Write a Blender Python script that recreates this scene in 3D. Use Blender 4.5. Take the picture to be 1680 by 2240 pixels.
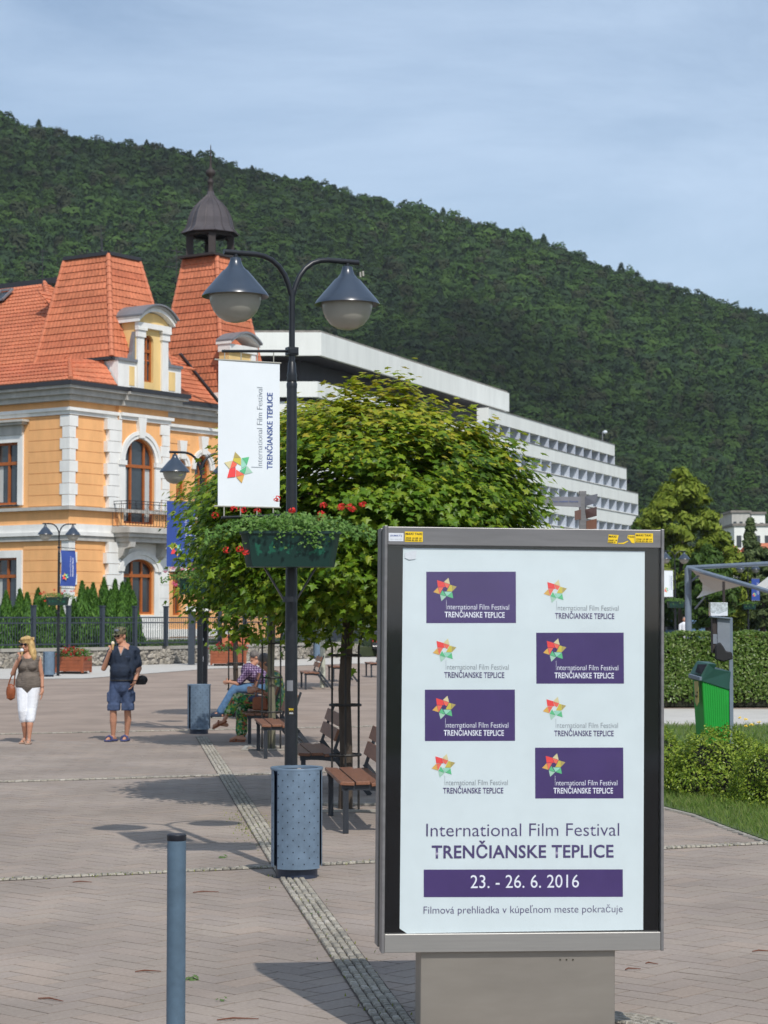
import bpy, bmesh, math, random
import numpy as np
from mathutils import Vector, Matrix
random.seed(7); rng = np.random.default_rng(7)
for o in list(bpy.data.objects): bpy.data.objects.remove(o)
SC = bpy.context.scene; COL = SC.collection
R = math.radians
# ---------------------------------------------------------------- camera
F, HZ, CAMZ = 4600.0, 229.0, 1.93           # focal length and horizon offset of the photograph in its own pixels
TH = math.atan(HZ / F)
cd = bpy.data.cameras.new('camera'); cam = bpy.data.objects.new('camera', cd); COL.objects.link(cam)
cam.location = (0, 0, CAMZ); cam.rotation_euler = (math.pi / 2 + TH, 0, 0)
cd.sensor_fit = 'VERTICAL'; cd.sensor_height = 24; cd.lens = F * 24 / 2240; cd.clip_start = .1; cd.clip_end = 6000
SC.camera = cam
cd.dof.use_dof = True; cd.dof.focus_distance = 12.5; cd.dof.aperture_fstop = 6.3
# ---------------------------------------------------------------- sky and sun
SUNV = Vector((1.295, -3.62, 4.33)).normalized()
W = bpy.data.worlds.new('World'); SC.world = W; W.use_nodes = True
nt = W.node_tree; nt.nodes.clear()
out = nt.nodes.new('ShaderNodeOutputWorld'); bg = nt.nodes.new('ShaderNodeBackground'); bg.inputs[1].default_value = .118
sky = nt.nodes.new('ShaderNodeTexSky'); sky.sky_type = 'NISHITA'; sky.sun_disc = False
sky.sun_elevation = math.asin(SUNV.z); sky.sun_rotation = math.atan2(SUNV.x, SUNV.y)
sky.air_density = 1.0; sky.dust_density = 1.2; sky.ozone_density = 1.6
tc = nt.nodes.new('ShaderNodeTexCoord'); mp = nt.nodes.new('ShaderNodeMapping'); mp.inputs['Scale'].default_value = (1.0, 1.0, 3.2)
nz = nt.nodes.new('ShaderNodeTexNoise'); nz.inputs['Scale'].default_value = 2.6; nz.inputs['Detail'].default_value = 9; nz.inputs['Roughness'].default_value = .62; nz.inputs['Distortion'].default_value = .4
cr = nt.nodes.new('ShaderNodeMapRange'); cr.inputs[1].default_value = .38; cr.inputs[2].default_value = .75; cr.inputs[3].default_value = .22; cr.inputs[4].default_value = .86
mx = nt.nodes.new('ShaderNodeMix'); mx.data_type = 'RGBA'; mx.inputs[7].default_value = (5.6, 6.95, 8.75, 1)
nt.links.new(tc.outputs['Generated'], mp.inputs[0]); nt.links.new(mp.outputs[0], nz.inputs[0]); nt.links.new(nz.outputs[0], cr.inputs[0])
nt.links.new(cr.outputs[0], mx.inputs[0]); nt.links.new(sky.outputs[0], mx.inputs[6]); nt.links.new(mx.outputs[2], bg.inputs[0]); nt.links.new(bg.outputs[0], out.inputs[0])
sd = bpy.data.lights.new('sun', 'SUN'); sd.energy = 3.55; sd.angle = R(.5); sd.color = (1, .955, .89)
sun = bpy.data.objects.new('sun', sd); COL.objects.link(sun); sun.rotation_euler = SUNV.to_track_quat('Z', 'Y').to_euler(); sun.location = (20, -40, 60)
V = SC.view_settings; V.view_transform = 'Standard'; V.look = 'None'; V.exposure = 0; V.gamma = 1; V.use_curve_mapping = False
SC.cycles.max_bounces = 6; SC.cycles.transparent_max_bounces = 6; SC.cycles.diffuse_bounces = 3; SC.cycles.glossy_bounces = 3

def P(x, y, Y):                              # photo pixel at world depth Y -> point
    u, w = x - 840, 1120 - y
    d = Vector((u, F * math.cos(TH) - w * math.sin(TH), F * math.sin(TH) + w * math.cos(TH)))
    d *= Y / d.y
    return Vector((d.x, Y, CAMZ + d.z))
def G(x, y, z=0):                            # photo pixel on the ground plane
    a = P(x, y, 1.0); t = (z - CAMZ) / (a.z - CAMZ)
    return Vector((a.x * t, t, z))

# ---------------------------------------------------------------- materials
def srgb(r, g, b): return tuple((c / 255 / 12.92 if c / 255 <= .04045 else ((c / 255 + .055) / 1.055) ** 2.4) for c in (r, g, b))
def mat(name, col, rough=.6, metal=0, var=.12, scale=6, bump=0, bscale=60, col2=None, spec=.5, stretch=None, thr=None, coat=0, hue=None):
    m = bpy.data.materials.new(name); m.use_nodes = True; n = m.node_tree; b = n.nodes['Principled BSDF']
    b.inputs['Roughness'].default_value = rough; b.inputs['Metallic'].default_value = metal; b.inputs['Specular IOR Level'].default_value = spec
    if coat: b.inputs['Coat Weight'].default_value = coat; b.inputs['Coat Roughness'].default_value = .08
    t = n.nodes.new('ShaderNodeTexCoord'); src = t.outputs['Object']
    if stretch:
        q = n.nodes.new('ShaderNodeMapping'); q.inputs['Scale'].default_value = stretch; n.links.new(src, q.inputs[0]); src = q.outputs[0]
    z = n.nodes.new('ShaderNodeTexNoise'); z.inputs['Scale'].default_value = scale; z.inputs['Detail'].default_value = 6; z.inputs['Roughness'].default_value = .62
    n.links.new(src, z.inputs[0])
    mr = n.nodes.new('ShaderNodeMapRange')
    lo, hi = thr if thr else (.3, .7)
    mr.inputs[1].default_value = lo; mr.inputs[2].default_value = hi; n.links.new(z.outputs[0], mr.inputs[0])
    x = n.nodes.new('ShaderNodeMix'); x.data_type = 'RGBA'
    c1 = tuple(c * (1 - var) for c in col); c2 = col2 if col2 else tuple(min(1, c * (1 + var)) for c in col)
    if col2: c1 = col
    x.inputs[6].default_value = (*c1, 1); x.inputs[7].default_value = (*c2, 1)
    n.links.new(mr.outputs[0], x.inputs[0]); n.links.new(x.outputs[2], b.inputs['Base Color'])
    if bump:
        z2 = n.nodes.new('ShaderNodeTexNoise'); z2.inputs['Scale'].default_value = bscale; z2.inputs['Detail'].default_value = 5; n.links.new(src, z2.inputs[0])
        bp = n.nodes.new('ShaderNodeBump'); bp.inputs['Strength'].default_value = bump; bp.inputs['Distance'].default_value = .02
        n.links.new(z2.outputs[0], bp.inputs['Height']); n.links.new(bp.outputs[0], b.inputs['Normal'])
    return m
def piecemat(name, cols, rough=.85, nscale=30, nvar=.2, bump=.3):   # colour differs from piece to piece
    m = bpy.data.materials.new(name); m.use_nodes = True; n = m.node_tree; b = n.nodes['Principled BSDF']; b.inputs['Roughness'].default_value = rough
    b.inputs['Specular IOR Level'].default_value = .3
    g = n.nodes.new('ShaderNodeNewGeometry'); oi = n.nodes.new('ShaderNodeObjectInfo')
    a = n.nodes.new('ShaderNodeMath'); a.operation = 'ADD'; n.links.new(g.outputs['Random Per Island'], a.inputs[0]); n.links.new(oi.outputs['Random'], a.inputs[1])
    fr = n.nodes.new('ShaderNodeMath'); fr.operation = 'FRACT'; n.links.new(a.outputs[0], fr.inputs[0])
    r = n.nodes.new('ShaderNodeValToRGB'); n.links.new(fr.outputs[0], r.inputs[0])
    e = r.color_ramp.elements
    while len(e) < len(cols): e.new(.5)
    for i, c in enumerate(cols): e[i].position = i / (len(cols) - 1); e[i].color = (*c, 1)
    pos = g.outputs['Position']
    z = n.nodes.new('ShaderNodeTexNoise'); z.inputs['Scale'].default_value = nscale; z.inputs['Detail'].default_value = 5; n.links.new(pos, z.inputs[0])
    z3 = n.nodes.new('ShaderNodeTexNoise'); z3.inputs['Scale'].default_value = .7; z3.inputs['Detail'].default_value = 5; n.links.new(pos, z3.inputs[0])
    mr = n.nodes.new('ShaderNodeMapRange'); mr.inputs[1].default_value = .3; mr.inputs[2].default_value = .7; mr.inputs[3].default_value = 1 - nvar; mr.inputs[4].default_value = 1 + nvar
    n.links.new(z.outputs[0], mr.inputs[0])
    mr3 = n.nodes.new('ShaderNodeMapRange'); mr3.inputs[1].default_value = .35; mr3.inputs[2].default_value = .65; mr3.inputs[3].default_value = .84; mr3.inputs[4].default_value = 1.10
    n.links.new(z3.outputs[0], mr3.inputs[0])
    mm = n.nodes.new('ShaderNodeMath'); mm.operation = 'MULTIPLY'; n.links.new(mr.outputs[0], mm.inputs[0]); n.links.new(mr3.outputs[0], mm.inputs[1])
    x = n.nodes.new('ShaderNodeVectorMath'); x.operation = 'SCALE'; n.links.new(r.outputs[0], x.inputs[0]); n.links.new(mm.outputs[0], x.inputs['Scale'])
    n.links.new(x.outputs[0], b.inputs['Base Color'])
    if bump:
        bp = n.nodes.new('ShaderNodeBump'); bp.inputs['Strength'].default_value = bump; bp.inputs['Distance'].default_value = .004
        n.links.new(z.outputs[0], bp.inputs['Height']); n.links.new(bp.outputs[0], b.inputs['Normal'])
    return m
def leafmat(name, cols, trans=.35, rough=.5, spec=.3, obj=False, patch=0):
    m = bpy.data.materials.new(name); m.use_nodes = True; n = m.node_tree; b = n.nodes['Principled BSDF']; b.inputs['Roughness'].default_value = rough; b.inputs['Specular IOR Level'].default_value = spec
    g = n.nodes.new('ShaderNodeNewGeometry'); r = n.nodes.new('ShaderNodeValToRGB'); e = r.color_ramp.elements
    while len(e) < len(cols): e.new(.5)
    for i, c in enumerate(cols): e[i].position = i / (len(cols) - 1); e[i].color = (*c, 1)
    if obj:
        oi = n.nodes.new('ShaderNodeObjectInfo'); a = n.nodes.new('ShaderNodeMath'); a.operation = 'MULTIPLY_ADD'; a.inputs[1].default_value = .35
        n.links.new(g.outputs['Random Per Island'], a.inputs[0])
        q = n.nodes.new('ShaderNodeMath'); q.operation = 'MULTIPLY'; q.inputs[1].default_value = .65; n.links.new(oi.outputs['Random'], q.inputs[0]); n.links.new(q.outputs[0], a.inputs[2])
        n.links.new(a.outputs[0], r.inputs[0])
    else:
        n.links.new(g.outputs['Random Per Island'], r.inputs[0])
    rout = r.outputs[0]
    if patch:                                  # broad position noise, darker and lighter patches across the foliage
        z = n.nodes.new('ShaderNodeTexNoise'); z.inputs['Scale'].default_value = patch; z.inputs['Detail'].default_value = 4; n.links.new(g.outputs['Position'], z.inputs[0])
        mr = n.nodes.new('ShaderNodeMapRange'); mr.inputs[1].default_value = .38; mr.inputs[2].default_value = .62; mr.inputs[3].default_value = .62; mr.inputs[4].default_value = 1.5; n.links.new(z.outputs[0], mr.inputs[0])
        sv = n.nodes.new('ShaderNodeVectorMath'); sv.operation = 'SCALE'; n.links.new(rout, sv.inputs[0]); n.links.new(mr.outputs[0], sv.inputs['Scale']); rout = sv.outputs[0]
    n.links.new(rout, b.inputs['Base Color'])
    if trans:
        t = n.nodes.new('ShaderNodeBsdfTranslucent'); x = n.nodes.new('ShaderNodeMixShader'); x.inputs[0].default_value = trans
        n.links.new(rout, t.inputs[0]); n.links.new(b.outputs[0], x.inputs[1]); n.links.new(t.outputs[0], x.inputs[2])
        n.links.new(x.outputs[0], n.nodes['Material Output'].inputs[0])
    return m
K = {}
K['pole'] = mat('black_painted_steel', (.012, .014, .018), .35, 0, .25, 20, .05, 200)
K['shade'] = mat('slate_blue_enamel', (.035, .05, .075), .28, 0, .08, 8, spec=.6)
K['globe'] = mat('opal_glass', (.36, .35, .30), .22, 0, .06, 3, spec=.5)
K['binblue'] = mat('blue_grey_powder_coat', (.125, .18, .245), .45, 0, .22, 9, .06, 200)
K['bindark'] = mat('dark_navy_steel', (.022, .032, .06), .4, 0, .15, 9)
K['hole'] = mat('perforation_dark', (.004, .005, .012), .8)
K['alu'] = mat('satin_aluminium', (.36, .35, .33), .42, .6, .06, 3, .03, 400, stretch=(1, 1, 30))
K['alud'] = mat('dark_aluminium', (.21, .205, .205), .42, .4, .16, 4, stretch=(.5, 1, 6))
K['steelbase'] = mat('brushed_stainless_plinth', (.30, .275, .24), .42, .55, .10, 3, .05, 300, stretch=(.6, 1, 2))
K['blackglass'] = mat('black_backed_glass', (.006, .007, .009), .06, 0, .3, 2, spec=.6)
K['poster'] = mat('poster_paper', (.675, .755, .78), .35, 0, .035, 5, .05, 6, coat=.3)
K['purple'] = mat('poster_purple', (.065, .038, .155), .3, 0, .10, 4, coat=.3)
K['ptext'] = mat('poster_purple_ink', (.075, .055, .16), .4, 0, .1, 6)
K['gtext'] = mat('poster_grey_ink', (.27, .30, .33), .4, 0, .1, 6)
K['wtext'] = mat('white_ink', (.78, .80, .88), .4, 0, .03, 6)
K['btext'] = mat('blue_ink', (.07, .11, .30), .4, 0, .1, 6)
K['red'] = mat('ink_red', (.85, .07, .07), .4, var=.05); K['cream'] = mat('ink_cream', (.70, .62, .35), .4, var=.05)
K['gold'] = mat('ink_gold', (.62, .52, .08), .4, var=.05); K['tan'] = mat('ink_tan', (.45, .36, .12), .4, var=.05)
K['mint'] = mat('ink_mint', (.33, .68, .52), .4, var=.05); K['green'] = mat('ink_green', (.12, .52, .24), .4, var=.05)
K['coral'] = mat('ink_coral', (.86, .16, .10), .4, var=.05); K['amber'] = mat('ink_amber', (.72, .42, .10), .4, var=.05); K['pale'] = mat('ink_pale_green', (.40, .62, .48), .4, var=.05)
K['sticker'] = mat('yellow_sticker', (.85, .58, .01), .5, 0, .08, 30); K['stickerw'] = mat('white_sticker', (.65, .68, .72), .5, 0, .08, 30); K['black'] = mat('black_ink', (.03, .025, .01), .5)
K['banner'] = mat('white_banner_cloth', (.74, .79, .82), .8, 0, .03, 3); K['bannerb'] = mat('blue_banner_cloth', (.03, .07, .30), .75, 0, .08, 3)
K['planter'] = mat('dark_green_plastic', (.008, .035, .028), .35, 0, .2, 9, col2=(.012, .10, .06), thr=(.60, .64))
K['wood'] = mat('bench_wood', (.20, .085, .045), .5, 0, .3, 5, .15, 40, stretch=(14, 1, 14))
K['frame'] = mat('graphite_frame', (.022, .027, .035), .42, 0, .15, 8)
K['trunk'] = mat('bark', (.07, .052, .038), .9, 0, .35, 14, .6, 40, stretch=(1, 1, .25)); K['trunkl'] = mat('lichen_bark', (.16, .15, .10), .9, 0, .3, 14, .5, 40, stretch=(1, 1, .3))
K['trunkg'] = mat('whitewashed_bark', (.46, .47, .38), .9, 0, .2, 14, .3, 40)
K['bollard'] = mat('bollard_blue', (.085, .135, .185), .5, 0, .16, 16, .06, 150); K['rubber'] = mat('black_plastic', (.012, .013, .02), .45)
K['orange'] = mat('ochre_render', (.84, .44, .18), .9, 0, .10, 1.6, .15, 40, stretch=(1, 1, .3)); K['yellow'] = mat('yellow_render', (.76, .54, .23), .9, 0, .10, 2.0, stretch=(1, 1, .3))
K['white'] = mat('white_stucco', (.77, .765, .73), .85, 0, .09, 2.2, .15, 30, stretch=(1, 1, .35)); K['greyst'] = mat('grey_moulding', (.46, .445, .41), .85, 0, .18, 2.2, stretch=(1, 1, .35))
K['oakf'] = mat('orange_window_wood', (.36, .10, .018), .45, 0, .15, 6); K['pane'] = mat('window_glass', (.035, .045, .055), .05, 0, .35, .9, spec=.8)
K['curtain'] = mat('net_curtain', (.45, .48, .48), .9, 0, .15, 8, stretch=(8, 8, .3)); K['gut'] = mat('dark_gutter', (.03, .03, .035), .5)
K['zinc'] = mat('zinc_sheet', (.22, .225, .24), .5, .3, .12, 2); K['copper'] = mat('brown_copper_sheet', (.085, .075, .08), .55, .35, .2, 2.2, stretch=(1, 1, .3)); K['brownw'] = mat('brown_timber', (.035, .027, .025), .7)
K['tile'] = piecemat('terracotta_tile', [(.47, .14, .070), (.53, .17, .085), (.49, .16, .078), (.56, .185, .095)], .78, 5.5, .17, 0); K['tile2'] = mat('terracotta_ridge_tile', (.52, .17, .085), .75, 0, .12, 3)
K['iron'] = mat('wrought_iron', (.012, .012, .016), .5); K['fence'] = mat('slate_fence_paint', (.035, .045, .06), .5)
K['stone'] = piecemat('wall_stone', [(.30, .27, .22), (.42, .38, .32), (.22, .2, .17), (.5, .46, .4)], .9, 12, .2); K['mortar'] = mat('mortar', (.12, .11, .1), .95)
K['hotel'] = mat('white_hotel_render', (.78, .79, .75), .85, 0, .07, .8, stretch=(1, 1, .2)); K['hotelfin'] = mat('pale_blue_grey_fin', (.50, .55, .64), .8, 0, .03, .3); K['hoteldark'] = mat('dark_bronze_cladding', (.018, .014, .016), .6, 0, .3, .8)
K['edge'] = mat('weathered_roof_edge', (.22, .20, .18), .9, 0, .3, 3)
K['rail'] = mat('grey_blue_paint', (.16, .20, .25), .4); K['sail'] = mat('white_sail_fabric', (.62, .60, .55), .8, 0, .04, 2)
K['skin'] = mat('warm_skin', (.50, .25, .16), .55, 0, .10, 9, spec=.35); K['lip'] = mat('lips', (.42, .12, .10), .5)  # one even skin colour shared by every person
K['navy'] = mat('navy_cotton', (.012, .022, .045), .85, 0, .3, 12, .3, 30); K['denims'] = mat('blue_grey_cotton', (.045, .07, .14), .85, 0, .3, 12, .5, 25); K['jeans'] = mat('blue_jeans', (.07, .15, .27), .85, 0, .3, 12, .3, 40)
K['taupe'] = mat('taupe_jersey', (.14, .115, .095), .8, 0, .3, 6, .6, 14, stretch=(1, 1, 4)); K['whitec'] = mat('white_cotton', (.74, .76, .80), .8, 0, .06, 9, .4, 20)
K['hair'] = mat('blonde_hair', (.50, .33, .13), .6, 0, .45, 26, .8, 50, stretch=(1, 1, .3)); K['hairg'] = mat('grey_hair', (.15, .13, .12), .7, 0, .4, 30, .6, 60)
K['tanl'] = mat('tan_leather', (.24, .065, .02), .45, 0, .25, 12, .3, 30); K['blackf'] = mat('black_fabric', (.01, .01, .012), .7); K['bsandal'] = mat('blue_slippers', (.05, .06, .16), .7)
K['cone'] = mat('wafer_cone', (.62, .40, .18), .8); K['ice'] = mat('ice_cream', (.78, .66, .50), .5); K['beige'] = mat('beige_shoe', (.34, .23, .17), .7); K['glass'] = mat('sunglasses', (.01, .006, .006), .1)
K['camo'] = mat('camouflage_cotton', (.02, .025, .012), .9, 0, .3, 26, col2=(.17, .16, .09), thr=(.45, .55))
K['floral'] = leafmat('floral_cotton', [(.05, .20, .05)] * 2, 0, .8)
def patt(name, cols, scale, kind='VORONOI'):
    m = bpy.data.materials.new(name); m.use_nodes = True; n = m.node_tree; b = n.nodes['Principled BSDF']; b.inputs['Roughness'].default_value = .85
    t = n.nodes.new('ShaderNodeTexCoord'); v = n.nodes.new('ShaderNodeTexVoronoi'); v.inputs['Scale'].default_value = scale; n.links.new(t.outputs['Object'], v.inputs[0])
    r = n.nodes.new('ShaderNodeValToRGB'); r.color_ramp.interpolation = 'CONSTANT'; e = r.color_ramp.elements
    while len(e) < len(cols): e.new(.5)
    for i, c in enumerate(cols): e[i].position = i / len(cols); e[i].color = (*c, 1)
    s = n.nodes.new('ShaderNodeSeparateColor'); n.links.new(v.outputs['Color'], s.inputs[0]); n.links.new(s.outputs[0], r.inputs[0]); n.links.new(r.outputs[0], b.inputs['Base Color'])
    return m
K['floral'] = patt('floral_cotton', [(.03, .16, .04), (.28, .38, .06), (.03, .08, .03), (.45, .48, .3), (.02, .22, .10), (.10, .28, .05), (.40, .10, .05), (.06, .3, .06), (.25, .35, .1), (.02, .06, .03)], 34)
K['yfloral'] = patt('yellow_green_blouse', [(.10, .25, .08), (.35, .36, .05), (.05, .16, .10), (.3, .4, .25)], 22)
def plaid():
    m = bpy.data.materials.new('purple_plaid'); m.use_nodes = True; n = m.node_tree; b = n.nodes['Principled BSDF']; b.inputs['Roughness'].default_value = .85
    t = n.nodes.new('ShaderNodeTexCoord'); prev = None
    for ax, sc in (('X', 7), ('Z', 7), ('Y', 7)):
        w = n.nodes.new('ShaderNodeTexWave'); w.bands_direction = ax; w.inputs['Scale'].default_value = sc; n.links.new(t.outputs['Object'], w.inputs[0])
        if prev is None: prev = w.outputs['Fac']
        else:
            a = n.nodes.new('ShaderNodeMath'); a.operation = 'ADD'; n.links.new(prev, a.inputs[0]); n.links.new(w.outputs['Fac'], a.inputs[1]); prev = a.outputs[0]
    r = n.nodes.new('ShaderNodeValToRGB'); q = n.nodes.new('ShaderNodeMath'); q.operation = 'DIVIDE'; q.inputs[1].default_value = 3; n.links.new(prev, q.inputs[0]); n.links.new(q.outputs[0], r.inputs[0])
    e = r.color_ramp.elements; e[0].position = .2; e[0].color = (.02, .012, .04, 1); e[1].position = .85; e[1].color = (.38, .30, .42, 1); k = e.new(.5); k.color = (.10, .045, .13, 1)
    n.links.new(r.outputs[0], b.inputs['Base Color']); return m
K['plaid'] = plaid()
K['greenbin'] = mat('bright_green_plastic', (.012, .30, .035), .45, 0, .08, 4); K['greenlid'] = mat('dark_green_lid', (.02, .075, .06), .45, 0, .1, 5)
K['greybox'] = mat('grey_blue_box', (.19, .215, .25), .5); K['signg'] = mat('grey_sign', (.20, .20, .22), .5); K['signb'] = mat('brown_sign', (.17, .10, .085), .5); K['signo'] = mat('orange_brown_sign', (.33, .15, .09), .5)
K['clear'] = mat('clear_plastic', (.45, .5, .53), .1, 0, .5, 30, spec=.8)
K['bed'] = mat('joint_sand', (.085, .066, .053), .95, 0, .25, 9, .4, 80)
K['paver'] = piecemat('reddish_grey_paver', [(.282, .235, .20), (.312, .26, .217), (.295, .246, .212), (.325, .262, .215)], .9, 45, .10)
K['sett'] = piecemat('granite_sett', [(.27, .245, .20), (.37, .34, .28), (.21, .195, .165), (.42, .385, .33)], .85, 60, .25, .5)
K['kerb'] = mat('kerb_stone', (.34, .32, .28), .9, 0, .12, 3, .2, 40)
K['path'] = mat('pale_concrete', (.48, .46, .42), .9, 0, .10, 1.5, .2, 30); K['asphalt'] = mat('asphalt', (.10, .10, .10), .9, 0, .15, 2)
K['soil'] = mat('soil_turf', (.045, .06, .018), .95, 0, .4, 3, .5, 20); K['turf'] = mat('turf', (.075, .115, .028), .95, 0, .35, 5, .5, 40)
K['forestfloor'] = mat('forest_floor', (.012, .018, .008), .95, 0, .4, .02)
K['woodp'] = mat('planter_wood', (.26, .07, .025), .6, 0, .2, 4, .1, 30); 
K['carblack'] = mat('black_car_paint', (.008, .009, .012), .2, 0, .1, 2, coat=.6); K['carwhite'] = mat('white_van_paint', (.6, .6, .58), .3, 0, .03, 2, coat=.4); K['carblue'] = mat('blue_car_paint', (.12, .22, .34), .25, .2, .05, 2, coat=.6); K['tyre'] = mat('tyre', (.015, .015, .015), .9); K['tail'] = mat('tail_lamp', (.35, .01, .01), .3); K['chrome'] = mat('alloy', (.4, .4, .4), .3, .9)

# ---------------------------------------------------------------- mesh helpers
class MB:
    def __init__(s): s.v = []; s.f = []
    def add(s, vs, fs):
        n = len(s.v); s.v += [tuple(a) for a in vs]; s.f += [tuple(i + n for i in f) for f in fs]; return s
    def box(s, c, d, rot=None, top=(1, 1)):
        c = Vector(c); x, y, z = d[0] / 2, d[1] / 2, d[2] / 2; vs = []
        for k, (sx, sy, sz) in enumerate([(-1, -1, -1), (1, -1, -1), (1, 1, -1), (-1, 1, -1), (-1, -1, 1), (1, -1, 1), (1, 1, 1), (-1, 1, 1)]):
            p = Vector((sx * x * (top[0] if sz > 0 else 1), sy * y * (top[1] if sz > 0 else 1), sz * z))
            if rot is not None: p = rot @ p
            vs.append(c + p)
        return s.add(vs, [(0, 3, 2, 1), (4, 5, 6, 7), (0, 1, 5, 4), (1, 2, 6, 5), (2, 3, 7, 6), (3, 0, 4, 7)])
    def bar(s, a, b, w, h=None, up=(0, 0, 1)):
        a, b = Vector(a), Vector(b); h = h or w; d = (b - a); L = d.length; d.normalize(); u = Vector(up)
        if abs(d.dot(u)) > .98: u = Vector((0, 1, 0))
        x = d.cross(u).normalized(); z = x.cross(d)
        rot = Matrix((x, d, z)).transposed()
        return s.box((a + b) / 2, (w, L, h), rot)
    def tube(s, pts, r, n=10, cap=True):
        pts = [Vector(p) for p in pts]; rs = r if isinstance(r, (list, tuple)) else [r] * len(pts)
        ref = None; vs = []; fs = []
        for i, p in enumerate(pts):
            d = (pts[min(i + 1, len(pts) - 1)] - pts[max(i - 1, 0)]).normalized()
            if ref is None:
                ref = Vector((0, 1, 0)) if abs(d.y) < .9 else Vector((1, 0, 0))
            x = (ref - d * ref.dot(d)).normalized(); ref = x; y = d.cross(x)
            for k in range(n):
                a = 2 * math.pi * k / n; vs.append(p + (x * math.cos(a) + y * math.sin(a)) * rs[i])
        for i in range(len(pts) - 1):
            for k in range(n): fs.append((i * n + k, i * n + (k + 1) % n, (i + 1) * n + (k + 1) % n, (i + 1) * n + k))
        if cap: fs += [tuple(reversed(range(n))), tuple(range((len(pts) - 1) * n, len(pts) * n))]
        return s.add(vs, fs)
    def lathe(s, prof, c=(0, 0, 0), n=32, sq=None):
        c = Vector(c); vs = []; fs = []
        for (r, z) in prof:
            for k in range(n):
                a = 2 * math.pi * k / n; vs.append(c + Vector((r * math.cos(a), r * math.sin(a), z)))
        for i in range(len(prof) - 1):
            for k in range(n): fs.append((i * n + k, i * n + (k + 1) % n, (i + 1) * n + (k + 1) % n, (i + 1) * n + k))
        return s.add(vs, fs)
    def ell(s, c, r, n=12, rot=None):
        c = Vector(c); vs = [(0, 0, -1)]; fs = []
        m = n // 2
        for i in range(1, m):
            t = math.pi * i / m
            for k in range(n): a = 2 * math.pi * k / n; vs.append((math.sin(t) * math.cos(a), math.sin(t) * math.sin(a), -math.cos(t)))
        vs.append((0, 0, 1)); e = len(vs) - 1
        for k in range(n): fs.append((0, 1 + (k + 1) % n, 1 + k)); fs.append((e, e - n + k, e - n + (k + 1) % n))
        for i in range(m - 2):
            for k in range(n): fs.append((1 + i * n + k, 1 + i * n + (k + 1) % n, 1 + (i + 1) * n + (k + 1) % n, 1 + (i + 1) * n + k))
        out = []
        for v in vs:
            p = Vector((v[0] * r[0], v[1] * r[1], v[2] * r[2]))
            if rot is not None: p = rot @ p
            out.append(c + p)
        return s.add(out, fs)
    def prism(s, poly, off):                    # closed polygon (3d points) pushed along off
        poly = [Vector(p) for p in poly]; off = Vector(off); n = len(poly)
        return s.add(poly + [p + off for p in poly], [tuple(range(n)), tuple(reversed(range(n, 2 * n)))] + [(i, i + n, (i + 1) % n + n, (i + 1) % n) for i in range(n)])
    def quad(s, *p): return s.add(p, [tuple(range(len(p)))])
    def mesh(s, name, fix=True):
        me = bpy.data.meshes.new(name); me.from_pydata(s.v, [], s.f)
        if fix:
            bm = bmesh.new(); bm.from_mesh(me); bmesh.ops.recalc_face_normals(bm, faces=bm.faces); bm.to_mesh(me); bm.free()
        me.update(); return me
def obj(name, mb, m, parent=None, loc=(0, 0, 0), rz=0, smooth=False, bevel=0, fix=True, rot=None):
    me = mb.mesh(name, fix) if isinstance(mb, MB) else mb
    if m is not None and not me.materials:
        for q in (m if isinstance(m, (list, tuple)) else [m]): me.materials.append(K[q] if isinstance(q, str) else q)
    if smooth:
        me.polygons.foreach_set('use_smooth', [True] * len(me.polygons))
        if smooth != 'all':
            try: me.set_sharp_from_angle(angle=R(38))
            except Exception: pass
    o = bpy.data.objects.new(name, me); COL.objects.link(o); o.location = loc; o.rotation_euler = rot if rot else (0, 0, rz)
    if parent: o.parent = parent
    if bevel:
        b = o.modifiers.new('bevel', 'BEVEL'); b.width = bevel; b.segments = 2; b.limit_method = 'ANGLE'; b.angle_limit = R(40)
    return o
def tag(o, label=None, cat=None, group=None, kind=None):
    if label: o['label'] = label
    if cat: o['category'] = cat
    if group: o['group'] = group
    if kind: o['kind'] = kind
    return o
def thing(name, label, cat, loc=(0, 0, 0), rz=0, group=None):
    o = bpy.data.objects.new(name, None); COL.objects.link(o); o.location = loc; o.rotation_euler = (0, 0, rz); o.empty_display_size = .1
    return tag(o, label, cat, group)
CH = {}
def children(o): return [c for c in bpy.data.objects if c.parent == o]
def copy_tree(o, parent=None, depth=0):
    c = o.copy(); COL.objects.link(c); c.parent = parent
    if depth < 2:
        for ch in list(o.children): copy_tree(ch, c, depth + 1)
    return c
def struct(name, mb, m, parent=None, **k):
    o = obj(name, mb, m, parent, **k)
    if not parent: o['kind'] = 'structure'
    return o
def npmesh(name, verts, loops, sizes):
    me = bpy.data.meshes.new(name); me.vertices.add(len(verts)); me.vertices.foreach_set('co', np.asarray(verts, np.float32).ravel())
    me.loops.add(len(loops)); me.loops.foreach_set('vertex_index', np.asarray(loops, np.int32))
    st = np.concatenate([[0], np.cumsum(sizes)[:-1]]).astype(np.int32)
    me.polygons.add(len(sizes)); me.polygons.foreach_set('loop_start', st); me.polygons.foreach_set('loop_total', np.asarray(sizes, np.int32)); me.polygons.foreach_set('use_smooth', [False] * len(sizes)); me.update(calc_edges=True); return me
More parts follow.
